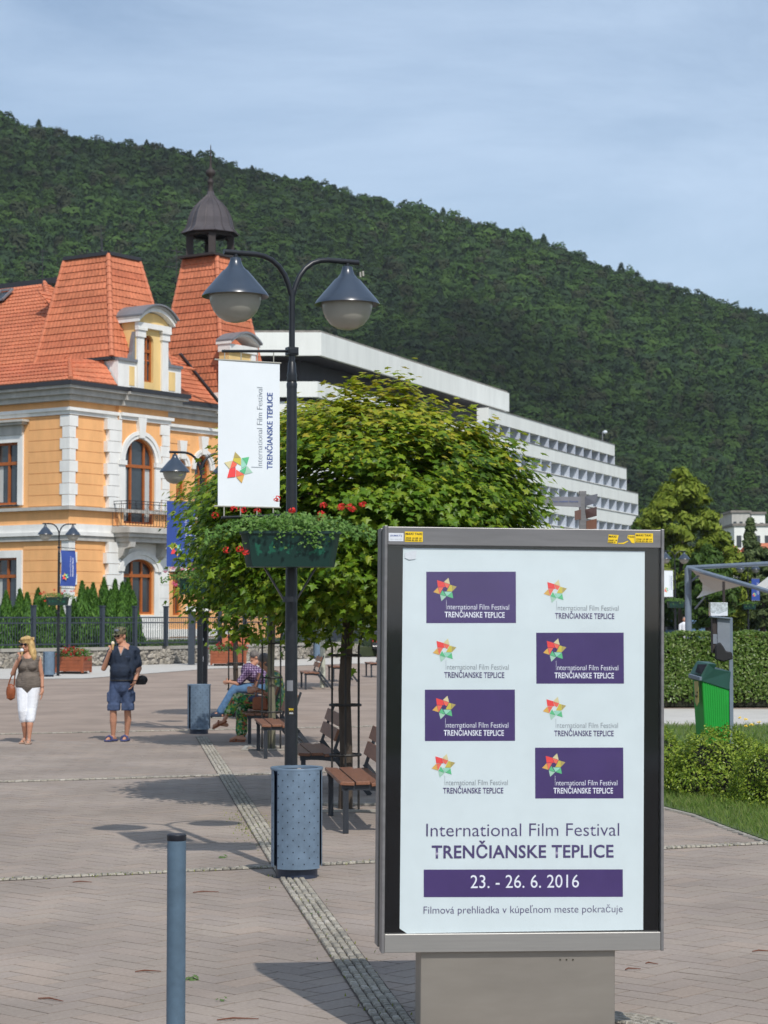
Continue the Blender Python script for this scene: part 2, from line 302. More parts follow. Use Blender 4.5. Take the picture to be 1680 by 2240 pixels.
def stamp(name, Pn, X, Y, Z, tv, tf):          # n copies of a template placed with frames X,Y,Z (scaled axes)
    Pn = np.asarray(Pn, float); tv = np.asarray(tv, float); n, k = len(Pn), len(tv)
    v = Pn[:, None, :] + tv[None, :, 0:1] * X[:, None, :] + tv[None, :, 1:2] * Y[:, None, :] + tv[None, :, 2:3] * Z[:, None, :]
    base = (np.arange(n) * k)[:, None]; fl = np.concatenate([np.array(f) for f in tf]); loops = (base + fl[None, :]).ravel(); sizes = np.tile([len(f) for f in tf], n)
    return npmesh(name, v.reshape(-1, 3), loops, sizes)
def frames(N, S, spin=True):
    N = N / np.linalg.norm(N, axis=1, keepdims=True); t = rng.normal(size=N.shape); t -= (t * N).sum(1, keepdims=True) * N; t /= np.linalg.norm(t, axis=1, keepdims=True)
    b = np.cross(N, t); S = np.asarray(S)[:, None]; return t * S, b * S, N * S
LEAF = ([(0, -.5, 0), (.28, 0, .06), (0, .55, -.05), (-.28, 0, .06)], [(0, 1, 2, 3)])
TUFT = ([(0, -.5, 0), (.3, 0, .1), (0, .5, 0), (-.3, 0, .1), (.1, -.35, .3), (.45, .1, .25), (.2, .4, .3)], [(0, 1, 2, 3), (4, 5, 6)])
_a = [(-90, .34), (-62, .22), (-35, .42), (-15, .27), (12, .52), (38, .28), (90, .62), (142, .28), (168, .52), (195, .27), (215, .42), (242, .22)]
MAPLE = ([(0, 0, .05)] + [(math.cos(R(a)) * r, math.sin(R(a)) * r, -.10 * r) for a, r in _a], [(0, i + 1, (i + 1) % 12 + 1) for i in range(12)])
def leaves(name, P_, N_, S_, m, parent=None, tmpl=LEAF, kind=None, **k):
    X, Y, Z = frames(np.asarray(N_, float), S_); me = stamp(name, P_, X, Y, Z, *tmpl)
    o = obj(name, me, m, parent, **k)
    if kind: o['kind'] = kind
    return o
_tc = {}
def text(body, x0, x1, base, cap, m, name='lettering', parent=None, bold=0, y=0, up90=False, org=(0, 0)):
    """flat lettering fitted between x0 and x1 with the given cap height, in the local x-z plane"""
    key = (body, bold)
    if key not in _tc:
        c = bpy.data.curves.new('t', 'FONT'); c.body = body; c.size = 1; c.offset = bold; c.resolution_u = 3; c.space_character = 1.0 + bold * 2
        o = bpy.data.objects.new('t', c); COL.objects.link(o); bpy.context.view_layer.update()
        me = bpy.data.meshes.new_from_object(o.evaluated_get(bpy.context.evaluated_depsgraph_get())); bpy.data.objects.remove(o)
        a = np.zeros(len(me.vertices) * 3); me.vertices.foreach_get('co', a); a = a.reshape(-1, 3); _tc[key] = (me, a)
    me, a = _tc[key]; capu = .69
    mn, mxx = a[:, 0].min(), a[:, 0].max(); sx = (x1 - x0) / (mxx - mn); sz = cap / capu
    v = np.zeros_like(a)
    if up90: v[:, 0] = base - a[:, 1] * sz; v[:, 2] = x0 + (a[:, 0] - mn) * sx
    else: v[:, 0] = x0 + (a[:, 0] - mn) * sx; v[:, 2] = base + a[:, 1] * sz
    v[:, 0] += org[0]; v[:, 2] += org[1]; v[:, 1] = y
    c = me.copy(); c.vertices.foreach_set('co', v.ravel().astype(np.float32)); c.materials.clear(); c.update()
    return obj(name, c, m, parent)
STAR = [('red', [(-145, 170), (-22, 135), (5, 45), (-128, 48)]), ('cream', [(-20, 136), (65, 215), (95, 97)]), ('coral', [(-18, 130), (92, 94), (50, 24), (12, 50)]),
        ('gold', [(95, 88), (135, 78), (135, -34), (32, -32)]), ('tan', [(138, 77), (220, 55), (138, -32)]), ('mint', [(-10, -38), (132, -40), (80, -90), (35, -120)]), ('green', [(134, -44), (155, -157), (42, -122), (84, -92)]),
        ('green', [(-42, -12), (-86, -90), (-20, -112), (26, -120)]), ('pale', [(-88, -94), (-60, -210), (28, -126), (-20, -116)]), ('coral', [(-126, 40), (-25, 40), (-60, -20), (-92, -85)]), ('amber', [(-130, 36), (-212, -48), (-96, -84)])]
def star(cx, cz, r, parent, y, rot=0):
    ms = {}
    for nme, poly in STAR:
        c, s_ = math.cos(rot), math.sin(rot); pts = []
        for (a, b) in poly:
            a, b = a * r / 215, b * r / 215; pts.append((cx + a * c - b * s_, y, cz + a * s_ + b * c))
        obj('star_petal', MB().quad(*pts), nme, parent, fix=False)
# ================================================================ SETTING: ground sheets
def sheet(name, pts, z, m, parent=None, kind='structure'):
    o = obj(name, MB().quad(*[(p[0], p[1], z) for p in pts]), m, parent)
    if not parent: o['kind'] = kind
    return o
sheet('ground', [(-900, -300), (900, -300), (900, 2400), (-900, 2400)], -.06, 'soil')
sheet('road', [(-70, 92), (-8, 104), (0, 104), (90, 104), (90, 150), (-70, 150)], -.03, 'asphalt')
sheet('asphalt_square', [(-60, -10), (60, -10), (60, 110), (-60, 110)], -.04, 'asphalt')
paving_mat = piecemat('paving_far', [(.30, .235, .19), (.305, .24, .195)], .92, 3.2, .06, 0)
paving = sheet('promenade_paving', [(-26, 32.8), (4.6, 32.8), (9, 47), (20, 92), (2.5, 92), (-26, 60)], 0, paving_mat)
bed = sheet('paving_bed', [(-26, -6), (12, -6), (12, 33), (-26, 33)], -.0035, 'bed')
# pale pavement in front of the retaining wall
pvt = sheet('pale_pavement', [(-30, 60), (-9.35, 65.6), (-6.4, 78), (-1.5, 86), (6, 92), (6, 101), (-1.6, 100), (-8.6, 85.6), (-14.2, 78.1), (-30, 62)], .012, 'path')

# ---- herringbone pavers: the ones that show largest are objects, the rest one mesh
PA, PW = .32, .16
def herring(x0, x1, y0, y1):
    ang = R(45 + 3.5); c, s = math.cos(ang), math.sin(ang); out = []
    n = int(max(x1 - x0, y1 - y0) / PW * 1.5) + 20; cx, cy = (x0 + x1) / 2, (y0 + y1) / 2
    for i in range(-n, n):
        for j in range(-n, n):
            d = (i - j) % 4
            if d == 0: u, v, a = (i + 1) * PW, (j + .5) * PW, 0
            elif d == 3: u, v, a = (i + .5) * PW, (j + 1) * PW, 90
            else: continue
            X, Y = cx + u * c - v * s, cy + u * s + v * c
            if x0 < X < x1 and y0 < Y < y1: out.append((X, Y, ang + R(a)))
    return out
def in_view(X, Y, m=.12): return abs(X) < (.1826 + m * .3) * Y + .3
pv = [b for b in herring(-8.2, 6.4, 8.2, 33) if in_view(b[0], b[1], .9) and not (b[0] > 3.1 and b[1] > 19.5 + (b[0] - 3.1) * -1.6)]
_g = .0038; hx, hy = PA / 2 - _g, PW / 2 - _g
pt = [(-hx, -hy, -.010), (hx, -hy, -.010), (hx, hy, -.010), (-hx, hy, -.010), (-hx + .0012, -hy + .0012, 0), (hx - .0012, -hy + .0012, 0), (hx - .0012, hy - .0012, 0), (-hx + .0012, hy - .0012, 0)]
pf = [(4, 5, 6, 7), (0, 1, 5, 4), (1, 2, 6, 5), (2, 3, 7, 6), (3, 0, 4, 7)]
def vis_px(X, Y):
    y = 1349 + F * CAMZ / Y; x = 840 + F * X / Y
    if not (0 < x < 1680 and y < 2245): return -1
    if 815 < x < 1460 and y < 2085: return -1
    if 915 < x < 1350: return -1
    return 1 / Y
order = sorted(range(len(pv)), key=lambda i: -vis_px(pv[i][0], pv[i][1])); big = set(order[:300])
pm = MB().add(pt, pf).mesh('paver', False); pm.materials.append(K['paver'])
def jig(a): return rng.normal() * a
for i in sorted(big):
    X, Y, a = pv[i]; o = bpy.data.objects.new('paver', pm); COL.objects.link(o); o.parent = bed
    o.location = (X, Y, .012 + jig(.0006)); o.rotation_euler = (jig(.004), jig(.004), a + jig(.008))
rest = [pv[i] for i in range(len(pv)) if i not in big]
A = np.array([r[2] for r in rest]) + rng.normal(size=len(rest)) * .008; n = len(rest)
Pn = np.stack([[r[0] for r in rest], [r[1] for r in rest], rng.normal(size=n) * .0006], 1)
tx, ty = rng.normal(size=(2, n)) * .004
Xa = np.stack([np.cos(A), np.sin(A), tx], 1); Ya = np.stack([-np.sin(A), np.cos(A), ty], 1); Za = np.tile([[0, 0, 1.]], (n, 1))
o = obj('pavers', stamp('pavers', Pn, Xa, Ya, Za, pt, pf), 'paver', bed); o['kind'] = 'stuff'; o.location.z = .012   # bed sheet object sits at world z 0, its plane at -.012
for ob in bed.children: ob.location.z -= .012

# ---- granite sett strips
def sett_tmpl():
    h = .5; t = .36
    return [(-h, -h, -.5), (h, -h, -.5), (h, h, -.5), (-h, h, -.5), (-h, -h, .1), (h, -h, .1), (h, h, .1), (-h, h, .1), (-t, -t, .42), (t, -t, .42), (t, t, .42), (-t, t, .42)], \
        [(8, 9, 10, 11), (4, 5, 9, 8), (5, 6, 10, 9), (6, 7, 11, 10), (7, 4, 8, 11), (0, 1, 5, 4), (1, 2, 6, 5), (2, 3, 7, 6), (3, 0, 4, 7)]
STRIPS = []; setts = []
def strip(a, b, w, cols, cell=.052):
    a, b = np.array(a, float), np.array(b, float); d = b - a; L = np.linalg.norm(d); d /= L; q = np.array([-d[1], d[0]])
    hw = w / 2 + .006
    pts = [a - q * hw, b - q * hw, b + q * hw, a + q * hw]
    sheet('sett_strip_bed', [tuple(p) for p in pts], .0035, 'bed')
    cw = w / cols
    for c in range(cols):
        s = rng.uniform(0, cell)
        while s < L:
            l = cell * rng.uniform(.8, 1.3); X, Y = a + d * (s + l / 2) + q * ((c + .5) * cw - w / 2 + rng.normal() * .0015)
            if abs(X) < .2 * Y + .8: setts.append((X, Y, math.atan2(d[1], d[0]) + rng.normal() * .05, l - .008, cw * rng.uniform(.78, .9)))
            s += l
def main_x(Y): return -.592 - .1235 * (Y - 15.9)      # centre line of the long strip
def from_px(x, y): g = G(x, y); return (g.x, g.y)
c1, c2 = from_px(640, 1925), from_px(852, 2225)
MS = ((c1[0] - c2[0]) / (c1[1] - c2[1]))
def ms(Y): return c2[0] + MS * (Y - c2[1])
e = from_px(441, 1612)
strip((ms(8.6), 8.6), (c1[0] + .0, c1[1]), .185, 4); strip(c1, e, .185, 4)
def cross(Y, X): return Y + .41 * X
strip((-4.8, cross(16.68, -4.8)), (-.78, cross(16.68, -.78)), .10, 2); strip((-.5, cross(16.68, -.5)), (4.4, cross(16.68, 4.4)), .10, 2)
strip((-6.5, cross(26.5, -6.5)), (2.5, cross(26.5, 2.5)), .12, 2, .07); strip((-9, cross(37.2, -9)), (1, cross(37.2, 1)), .12, 2, .08)
# arc of setts round the plinth of the display case
for k in range(90):
    a = R(-70 + k * 1.75)
    for c in range(4):
        X, Y = .62 + (.62 + c * .052) * math.cos(a), 9.85 + (.42 + c * .05) * math.sin(a) + .02
        setts.append((X, Y, a + math.pi / 2 + rng.normal() * .1, .042, .042))
st_v, st_f = sett_tmpl(); sm = MB().add(st_v, st_f).mesh('sett', False); sm.materials.append(K['sett'])
setts.sort(key=lambda s: -vis_px(s[0], s[1])); big = setts[:300]; small = setts[300:]
_arc = lambda r1, r2, a0, a1: [(.62 + r1 * math.cos(R(a)), 9.87 + r2 * math.sin(R(a))) for a in np.linspace(a0, a1, 30)]
setbed = sheet('sett_paving', _arc(.82, .60, -72, 90) + _arc(.59, .39, 90, -72), .003, 'bed')
for X, Y, a, l, w_ in big:
    o = bpy.data.objects.new('sett', sm); COL.objects.link(o); o.parent = setbed; o.location = (X, Y, .004 + jig(.0015)); o.rotation_euler = (jig(.03), jig(.03), a); o.scale = (l, w_, .03)
S = np.array(small); n = len(S)
Xa = np.stack([np.cos(S[:, 2]), np.sin(S[:, 2]), rng.normal(size=n) * .03], 1) * S[:, 3:4]; Ya = np.stack([-np.sin(S[:, 2]), np.cos(S[:, 2]), rng.normal(size=n) * .03], 1) * S[:, 4:5]
o = obj('setts', stamp('setts', np.stack([S[:, 0], S[:, 1], .004 + rng.normal(size=n) * .0015], 1), Xa, Ya, np.tile([[0, 0, .03]], (n, 1)), st_v, st_f), 'sett', setbed); o['kind'] = 'stuff'

# ---- lawn, path, kerb on the right
gl = [G(1440, 1765), G(1520, 1785), G(1590, 1812), G(1690, 1848)]
lawn_pts = [(gl[0].x - .35, gl[0].y + .8), gl[0][:2], gl[1][:2], gl[2][:2], gl[3][:2], (6.5, 15.5), (14, 15.5), (14, 38), (4.6, 37.2), (4.0, 34)]
lawn = struct('lawn', MB().prism([(p[0], p[1], -.03) for p in lawn_pts], (0, 0, .055)), 'turf')
sheet('garden_path', [(4.55, 37.2), (14, 36.6), (14, 43.4), (5.4, 44.2)], .006, 'path')
for i in range(9):
    a = Vector((4.55, 37.15, 0)).lerp(Vector((13.5, 36.6, 0)), i / 9); b = Vector((4.55, 37.15, 0)).lerp(Vector((13.5, 36.6, 0)), (i + .97) / 9)
    obj('kerb_stone', MB().bar(a + Vector((0, 0, .02)), b + Vector((0, 0, .02)), .08, .06), 'kerb', lawn)
for i in range(26):                                   # worn border stones of the lawn
    t = i / 25 * 2.999; k = int(t); a = Vector(gl[k][:2]).lerp(Vector(gl[k + 1][:2]), t - k)
    obj('border_stone', MB().box((a.x, a.y - .04, .0), (.11, .08, .035), Matrix.Rotation(-.9 + jig(.2), 3, 'Z')), 'kerb', lawn)
# grass blades
def poly_pts(pts, n, bias=None):
    pts = np.array([(p[0], p[1]) for p in pts]); lo, hi = pts.min(0), pts.max(0); out = []
    while len(out) < n:
        q = rng.uniform(lo, hi, size=(4000, 2)); ins = np.zeros(len(q), bool); j = len(pts) - 1
        for i in range(len(pts)):
            a, b = pts[i], pts[j]; c = ((a[1] > q[:, 1]) != (b[1] > q[:, 1])) & (q[:, 0] < (b[0] - a[0]) * (q[:, 1] - a[1]) / (b[1] - a[1] + 1e-12) + a[0]); ins ^= c; j = i
        out += list(q[ins])
    return np.array(out[:n])
BLADE = ([(-.5, 0, 0), (.5, 0, 0), (.22, .35, .6), (.1, .9, 1)], [(0, 1, 2), (0, 2, 3)])
def blades(name, pts, z, hgt, wid, m, parent=None):
    n = len(pts); a = rng.uniform(0, 2 * math.pi, n); h = hgt * rng.uniform(.4, 1.3, n)
    X = np.stack([np.cos(a), np.sin(a), a * 0], 1) * wid; Y = np.stack([-np.sin(a), np.cos(a), a * 0], 1) * (h * rng.uniform(.1, .8, n))[:, None]; Z = np.stack([a * 0, a * 0, h], 1)
    o = obj(name, stamp(name, np.column_stack([pts, np.full(n, z)]), X, Y, Z, *BLADE), m, parent); o['kind'] = 'stuff'; return o
K['grass'] = leafmat('grass_blades', [(.07, .14, .02), (.13, .22, .035), (.19, .27, .06), (.22, .25, .08)], .35, .6)
near = [gl[0][:2], gl[1][:2], gl[2][:2], gl[3][:2], (6.5, 15.5), (7, 20), (3.2, 26.5), (2.6, 22)]
gr = blades('grass', poly_pts(near, 30000), .02, .075, .006, 'grass'); tag(gr, 'long green grass at the edge of the lawn below the low shrubs', 'grass', kind='stuff')
gf = blades('grass', poly_pts([(3.4, 25), (12, 22), (13, 36.8), (4.7, 37), (4, 32)], 26000), .02, .09, .012, 'grass'); tag(gf, 'mown grass between the low shrubs and the pale path', 'grass', kind='stuff')
K['weed'] = leafmat('weeds', [(.10, .16, .03), (.26, .30, .05), (.35, .36, .08)], .3, .6)
wp = []
for _ in range(1300):
    k = rng.integers(0, 4)
    if k == 0: Y = rng.uniform(9, 21); X = ms(Y) + rng.normal() * .07
    elif k == 1: X = rng.uniform(-4.5, -.7); Y = cross(16.68, X) + rng.normal() * .04
    elif k == 2: Y = 19.5 + rng.normal() * .8; X = ms(Y) + rng.normal() * .1
    else: X = rng.uniform(-.3, 3); Y = cross(16.68, X) + rng.normal() * .05
    wp.append((X, Y))
wd = blades('weeds', np.array(wp), .003, .016, .012, 'weed'); tag(wd, 'small green weeds sprouting in the joints of the sett strips', 'weeds', kind='stuff')

# ================================================================ forested hill
RX = [-1500, -600, -200, 0, 60, 152, 243, 304, 405, 476, 527, 608, 668, 709, 810, 911, 1013, 1114, 1215, 1316, 1418, 1519, 1620, 1680, 2000, 2600, 3600]
RY = [40, 60, 150, 232, 252, 274, 292, 296, 314, 334, 348, 369, 380, 390, 413, 437, 462, 488, 523, 567, 599, 630, 662, 676, 800, 960, 1100]
D0, D1 = 560., 950.
def hill_z(X, Y):
    px = 840 + F * X / Y; e = (1349 - np.interp(px, RX, RY) ) / F; top = CAMZ + e * D1 - 8
    t = np.clip((Y - D0) / (D1 - D0), 0, 1); t2 = np.clip((Y - D1) / 500, 0, 1)
    base = np.where(t < 1, (.12 * t + .88 * t ** 1.12), 1 - .35 * t2)
    gul = 7 * np.sin(X / 37 + Y / 90) * np.sin(t * math.pi) + 4 * np.sin(X / 17 - Y / 41) * np.sin(t * math.pi)
    return top * base + gul * (t < 1) - .06
nx, ny = 150, 90
xs = np.linspace(-420, 420, nx); ys = np.concatenate([np.linspace(D0, D1, 60), np.linspace(D1 + 20, 1500, 30)])
gx, gy = np.meshgrid(xs, ys); gz = hill_z(gx, gy); vs = np.stack([gx.ravel(), gy.ravel(), gz.ravel()], 1)
q = np.array([(j * nx + i, j * nx + i + 1, (j + 1) * nx + i + 1, (j + 1) * nx + i) for j in range(ny - 1) for i in range(nx - 1)])
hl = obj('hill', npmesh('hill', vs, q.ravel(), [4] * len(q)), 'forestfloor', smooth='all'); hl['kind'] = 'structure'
src = bpy.data.collections.new('forest_tree_kinds')
FC = [[(.036, .070, .022), (.048, .092, .026), (.060, .112, .028), (.074, .125, .032)], [(.030, .058, .028), (.042, .074, .032), (.050, .084, .034)], [(.040, .085, .020), (.055, .105, .024), (.065, .115, .030)], [(.045, .056, .028), (.052, .062, .032), (.04, .062, .024)]]
def crown_mesh(kind, seed):
    g = np.random.default_rng(seed); n = 340
    u = g.normal(size=(n, 3)); u /= np.linalg.norm(u, axis=1, keepdims=True); u[:, 2] = np.where(u[:, 2] < -.4, -u[:, 2], u[:, 2])
    bump = 1 + .18 * np.sin(u[:, 0] * 5 + seed) * np.cos(u[:, 1] * 6 + seed * 2) + .14 * np.sin(u[:, 2] * 8 + seed)
    rr = bump * g.uniform(.82, 1.0, n); Pn = u * rr[:, None] * np.array([.52, .52, .70 if kind != 1 else .80])
    if kind == 1: Pn[:, :2] *= np.clip(1.1 - (Pn[:, 2:3] + .5) / 1.7, .25, 1)
    N = u + g.normal(size=(n, 3)) * .14 + np.array([0, 0, .3]); X, Y, Z = frames(N, g.uniform(.12, .20, n))
    me = stamp('foliage', Pn, X * 1.25, Y, Z, *TUFT)
    return me
for i, (kd, ci) in enumerate([(0, 0), (0, 0), (1, 1), (0, 2), (0, 3), (0, 1), (0, 0), (0, 1), (0, 0)]):
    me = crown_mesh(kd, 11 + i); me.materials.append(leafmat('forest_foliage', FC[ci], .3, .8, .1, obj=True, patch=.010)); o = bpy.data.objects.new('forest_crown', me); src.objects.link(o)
cell = 5.1; pts = []; scs = []
yy = D0 - 6
while yy < D1 + 26:
    w_ = .1826 * yy * 1.5 + 12; xx = -w_
    while xx < w_:
        X = xx + rng.uniform(-.45, .45) * cell; Y = yy + rng.uniform(-.45, .45) * cell
        s = rng.uniform(4.6, 8.0) * (1.15 if rng.random() < .15 else 1)
        z = hill_z(np.array(X), np.array(Y)); pts.append((X, Y, float(z) + s * .42)); scs.append(s); xx += cell
    yy += cell
me = bpy.data.meshes.new('forest'); me.from_pydata(pts, [], []); at = me.attributes.new('sc', 'FLOAT', 'POINT'); at.data.foreach_set('value', scs)
fo = bpy.data.objects.new('forest', me); COL.objects.link(fo); tag(fo, 'dense dark green forest covering the whole hillside', 'forest', kind='stuff')
ng = bpy.data.node_groups.new('scatter_trees', 'GeometryNodeTree'); ng.interface.new_socket('Geometry', in_out='INPUT', socket_type='NodeSocketGeometry'); ng.interface.new_socket('Geometry', in_out='OUTPUT', socket_type='NodeSocketGeometry')
N = ng.nodes; gi = N.new('NodeGroupInput'); go = N.new('NodeGroupOutput'); ci = N.new('GeometryNodeCollectionInfo'); ci.inputs[0].default_value = src; ci.inputs['Separate Children'].default_value = True; ci.inputs['Reset Children'].default_value = True
ip = N.new('GeometryNodeInstanceOnPoints'); ip.inputs['Pick Instance'].default_value = True; na = N.new('GeometryNodeInputNamedAttribute'); na.data_type = 'FLOAT'; na.inputs[0].default_value = 'sc'
rv = N.new('FunctionNodeRandomValue'); rv.data_type = 'FLOAT_VECTOR'; rv.inputs[0].default_value = (0, 0, 0); rv.inputs[1].default_value = (.15, .15, 6.28)
L = ng.links; L.new(gi.outputs[0], ip.inputs['Points']); L.new(ci.outputs[0], ip.inputs['Instance']); L.new(na.outputs['Attribute'], ip.inputs['Scale']); L.new(rv.outputs[0], ip.inputs['Rotation']); L.new(ip.outputs[0], go.inputs[0])
fo.modifiers.new('scatter', 'NODES').node_group = ng

# ================================================================ free-standing display case
bY = 9.72; yaw = R(6.4); lean = R(.46)
case = thing('display_case', 'large aluminium poster case on a brushed steel plinth in the foreground', 'display case')
cl = P(1143, 2240, bY); case.location = (cl.x, bY, 0); case.rotation_euler = (0, lean, yaw)
SCL = bY / F                                       # metres per photo pixel on the poster plane
def bl(x, y):                                       # photo pixel on the case front -> local x, z
    v = (y - (1151.6 + (x - 839) * .0138)) / (919.5 - (x - 839) * .022); v2 = min(max(v, -.2), 1.3)
    u = (x - (839 - 7.5 * v2)) / 616.2
    return (u - .5) * 1.309, ztop - v * 1.938
ztop = P(1143, 1155.8, bY).z
zbot = ztop - 1.938; HW = .6545
def rect(name, x0, x1, z0, z1, y, t, m, parent=case, **k): return obj(name, MB().box(((x0 + x1) / 2, y + t / 2, (z0 + z1) / 2), (x1 - x0, t, z1 - z0)), m, parent, **k)
rect('top_rail', -HW + .014, HW - .014, ztop - .084, ztop, -.012, .25, 'alud', bevel=.003); rect('bottom_rail', -HW + .014, HW - .014, zbot, zbot + .084, -.016, .255, 'alu', bevel=.003)
for s in (-1, 1):
    rect('side_profile', min(s * HW, s * (HW - .0135)), max(s * HW, s * (HW - .0135)), zbot - .002, ztop + .004, -.018, .09, 'alud', bevel=.002)
    rect('side_profile', min(s * (HW - .002), s * (HW - .012)), max(s * (HW - .002), s * (HW - .012)), zbot + .01, ztop - .006, .078, .05, 'black')
    rect('side_profile', min(s * (HW + .002), s * (HW - .0135)), max(s * (HW + .002), s * (HW - .0135)), zbot + .004, ztop - .002, .135, .12, 'alud', bevel=.002)
rect('back_panel', -HW + .0135, HW - .0135, zbot + .084, ztop - .084, .06, .16, 'alud')
rect('backing_glass', -HW + .0135, HW - .0135, zbot + .084, ztop - .084, .012, .01, 'blackglass')
tx0, tz1 = bl(880, 1198); tx1, tz0 = bl(1405, 2024); tx0b, tz0b = bl(872, 2031); tx1b, tz1b = bl(1414, 1206)
NX, NZ = 14, 22; vv = []; ff = []
for j in range(NZ + 1):
    for i in range(NX + 1):
        a, b = i / NX, j / NZ; xl = tx0b + (tx0 - tx0b) * b; xr = tx1 + (tx1b - tx1) * b; x = xl + (xr - xl) * a; zb = tz0b + (tz0 - tz0b) * a; zt = tz1 + (tz1b - tz1) * a
        vv.append((x, .0065 + .0003 * math.sin(a * 5 + b * 3), zb + (zt - zb) * b))
for j in range(NZ):
    for i in range(NX):
        f = (j * (NX + 1) + i, j * (NX + 1) + i + 1, (j + 1) * (NX + 1) + i + 1, (j + 1) * (NX + 1) + i)
        if (i, j) == (0, 0): a0_ = vv[0]; vv += [(a0_[0], a0_[1], a0_[2] + .022), (a0_[0] + .034, a0_[1], a0_[2])]; ff.append((1, NX + 2, NX + 1, len(vv) - 2, len(vv) - 1))
        else: ff.append(f)
poster = obj('poster', MB().add(vv, ff), 'poster', case, smooth='all')
x0, z1 = bl(884, 1203)
obj('tape', MB().add([(x0, .003, z1 - .012), (x0 + .055, .004, z1), (x0 + .05, .003, z1 - .040), (x0 + .02, .002, z1 - .044), (x0 - .001, .003, z1 - .035)], [(0, 1, 2, 3, 4)]), K['stickerw'], poster)
PY = .0058
def at1(x, y): return bl(780 + x / 2.37, 1120 + y / 2.37)
def at2(x, y): return bl(780 + x / 2.37, 1700 + y / 2.37)
def panel(fn, x0, y0, x1, y1, m='purple', y=PY):
    a, b = fn(x0, y0), fn(x1, y1); c, d = fn(x0, y1), fn(x1, y0)
    obj('print_panel', MB().quad((c[0], y, c[1]), (b[0], y, b[1]), (d[0], y, d[1]), (a[0], y, a[1])), m, poster)
def line(fn, body, x0, x1, base, cap, m, bold=0, y=PY - .0005):
    a, b = fn(x0, base), fn(x1, base); text(body, a[0], b[0], (a[1] + b[1]) / 2, cap * 1.938 / 913 / 2.37, m, 'lettering', poster, bold, y)
IFF, TT = 'nternational Film Festival', 'TRENČIANSKE TEPLICE'
for (x0, y0, x1, y1) in [(357, 308, 823, 573), (928, 623, 1388, 885), (349, 915, 816, 1178), (920, 1213, 1382, 1473)]: panel(at1, x0, y0, x1, y1)
for (sx, sy, w_) in [(453, 400, 1), (1028, 410, 0), (450, 713, 0), (1024, 713, 1), (447, 1007, 1), (1021, 1013, 0), (443, 1305, 0), (1016, 1303, 1)]:
    c = at1(sx, sy); star(c[0], c[1], 61 / 2.37 * SCL, poster, PY - .0005)
    m1, m2 = ('wtext', 'wtext') if w_ else ('gtext', 'ptext')
    dy = 103 if w_ else 99
    line(at1, IFF, sx + 14, sx + 334, sy + dy, 27, m1, -.005); a = at1(sx + 8, sy + dy); b = at1(sx + 8, sy + dy - 49)
    obj('letter_stroke', MB().quad((a[0] - .0006, PY - .001, a[1]), (a[0] + .0006, PY - .001, a[1]), (b[0] + .0006, PY - .001, b[1]), (b[0] - .0006, PY - .001, b[1])), m1, poster)
    line(at1, TT, sx - 1, sx + 311, sy + dy + (41 if w_ else 42), 28, m2, .018)
line(at2, 'International Film Festival', 355, 1358, 290, 66, 'ptext', -.006); line(at2, TT, 383, 1328, 400, 63, 'ptext', .020)
panel(at2, 342, 460, 1376, 600); line(at2, '23. - 26. 6. 2016', 583, 1146, 553, 66, 'wtext', .0); line(at2, 'Filmová prehliadka v kúpeľnom meste pokračuje', 341, 1374, 681, 37, 'ptext', -.008)
def sticker(x, y, w_, h, kind, s=8.0, org=(820, 1140), zf=7.54, cut=None):
    a = bl(org[0] + x / zf, org[1] + y / zf); b = bl(org[0] + (x + w_) / zf, org[1] + (y + h) / zf); yq = -.0135
    pts = cut or [(0, 0), (1, 0), (1, 1), (0, 1)]
    o = obj('sticker', MB().quad(*[(a[0] + (b[0] - a[0]) * p, yq, a[1] + (b[1] - a[1]) * q) for p, q in pts]), 'sticker' if kind else 'stickerw', case); return a, b, o
def sttext(o, body, a, b, u0, u1, v, cap, m='black', bold=.03): text(body, a[0] + (b[0] - a[0]) * u0, a[0] + (b[0] - a[0]) * u1, a[1] + (b[1] - a[1]) * v, abs(b[1] - a[1]) * cap, m, 'lettering', o, bold, -.0142)
a, b, o = sticker(210, 193, 242, 138, 0); sttext(o, '(KMKT)', a, b, .1, .88, .42, .2, 'btext', .02)
for k in range(3): sttext(o, '1234 567', a, b, .12 + k * .28, .34 + k * .28, .82, .12, 'gtext', 0)
a, b, o = sticker(475, 170, 293, 172, 1); sttext(o, 'MAXI TAXI', a, b, .04, .96, .32, .2); sttext(o, '0908 18 88 18', a, b, .05, .93, .70, .13); sttext(o, '0908 82 82 22', a, b, .03, .93, .92, .15)
k4 = dict(org=(1300, 1140), zf=9.22)
a, b, o = sticker(838, 248, 362, 188, 1, **k4); sttext(o, 'MAXI TAXI', a, b, .04, .9, .32, .2); sttext(o, '0908 18 88 18', a, b, .05, .93, .70, .12); sttext(o, '0908 82 82 22', a, b, .03, .93, .92, .12)
a, b, o = sticker(272, 272, 222, 190, 1, cut=[(.08, 0), (1, .06), (.9, .55), (.85, 1), (0, .88)], **k4); sttext(o, 'MAXI', a, b, .1, .78, .32, .2); sttext(o, '0908 18', a, b, .05, .85, .68, .12); sttext(o, '0908 8', a, b, .05, .7, .88, .12)
a, b, o = sticker(672, 284, 150, 168, 1, cut=[(.1, 0), (1, 0), (1, 1), (.6, .95), (.3, .55), (0, .35)], **k4); sttext(o, 'TAXI', a, b, .1, .95, .32, .2)
a, b, o = sticker(480, 396, 212, 70, 1, cut=[(0, .7), (.5, .6), (.95, 0), (1, .2), (.55, 1), (0, .95)], **k4)
gm_ = bpy.data.materials.new('clear_glass'); gm_.use_nodes = True; n_ = gm_.node_tree; n_.nodes.remove(n_.nodes['Principled BSDF'])
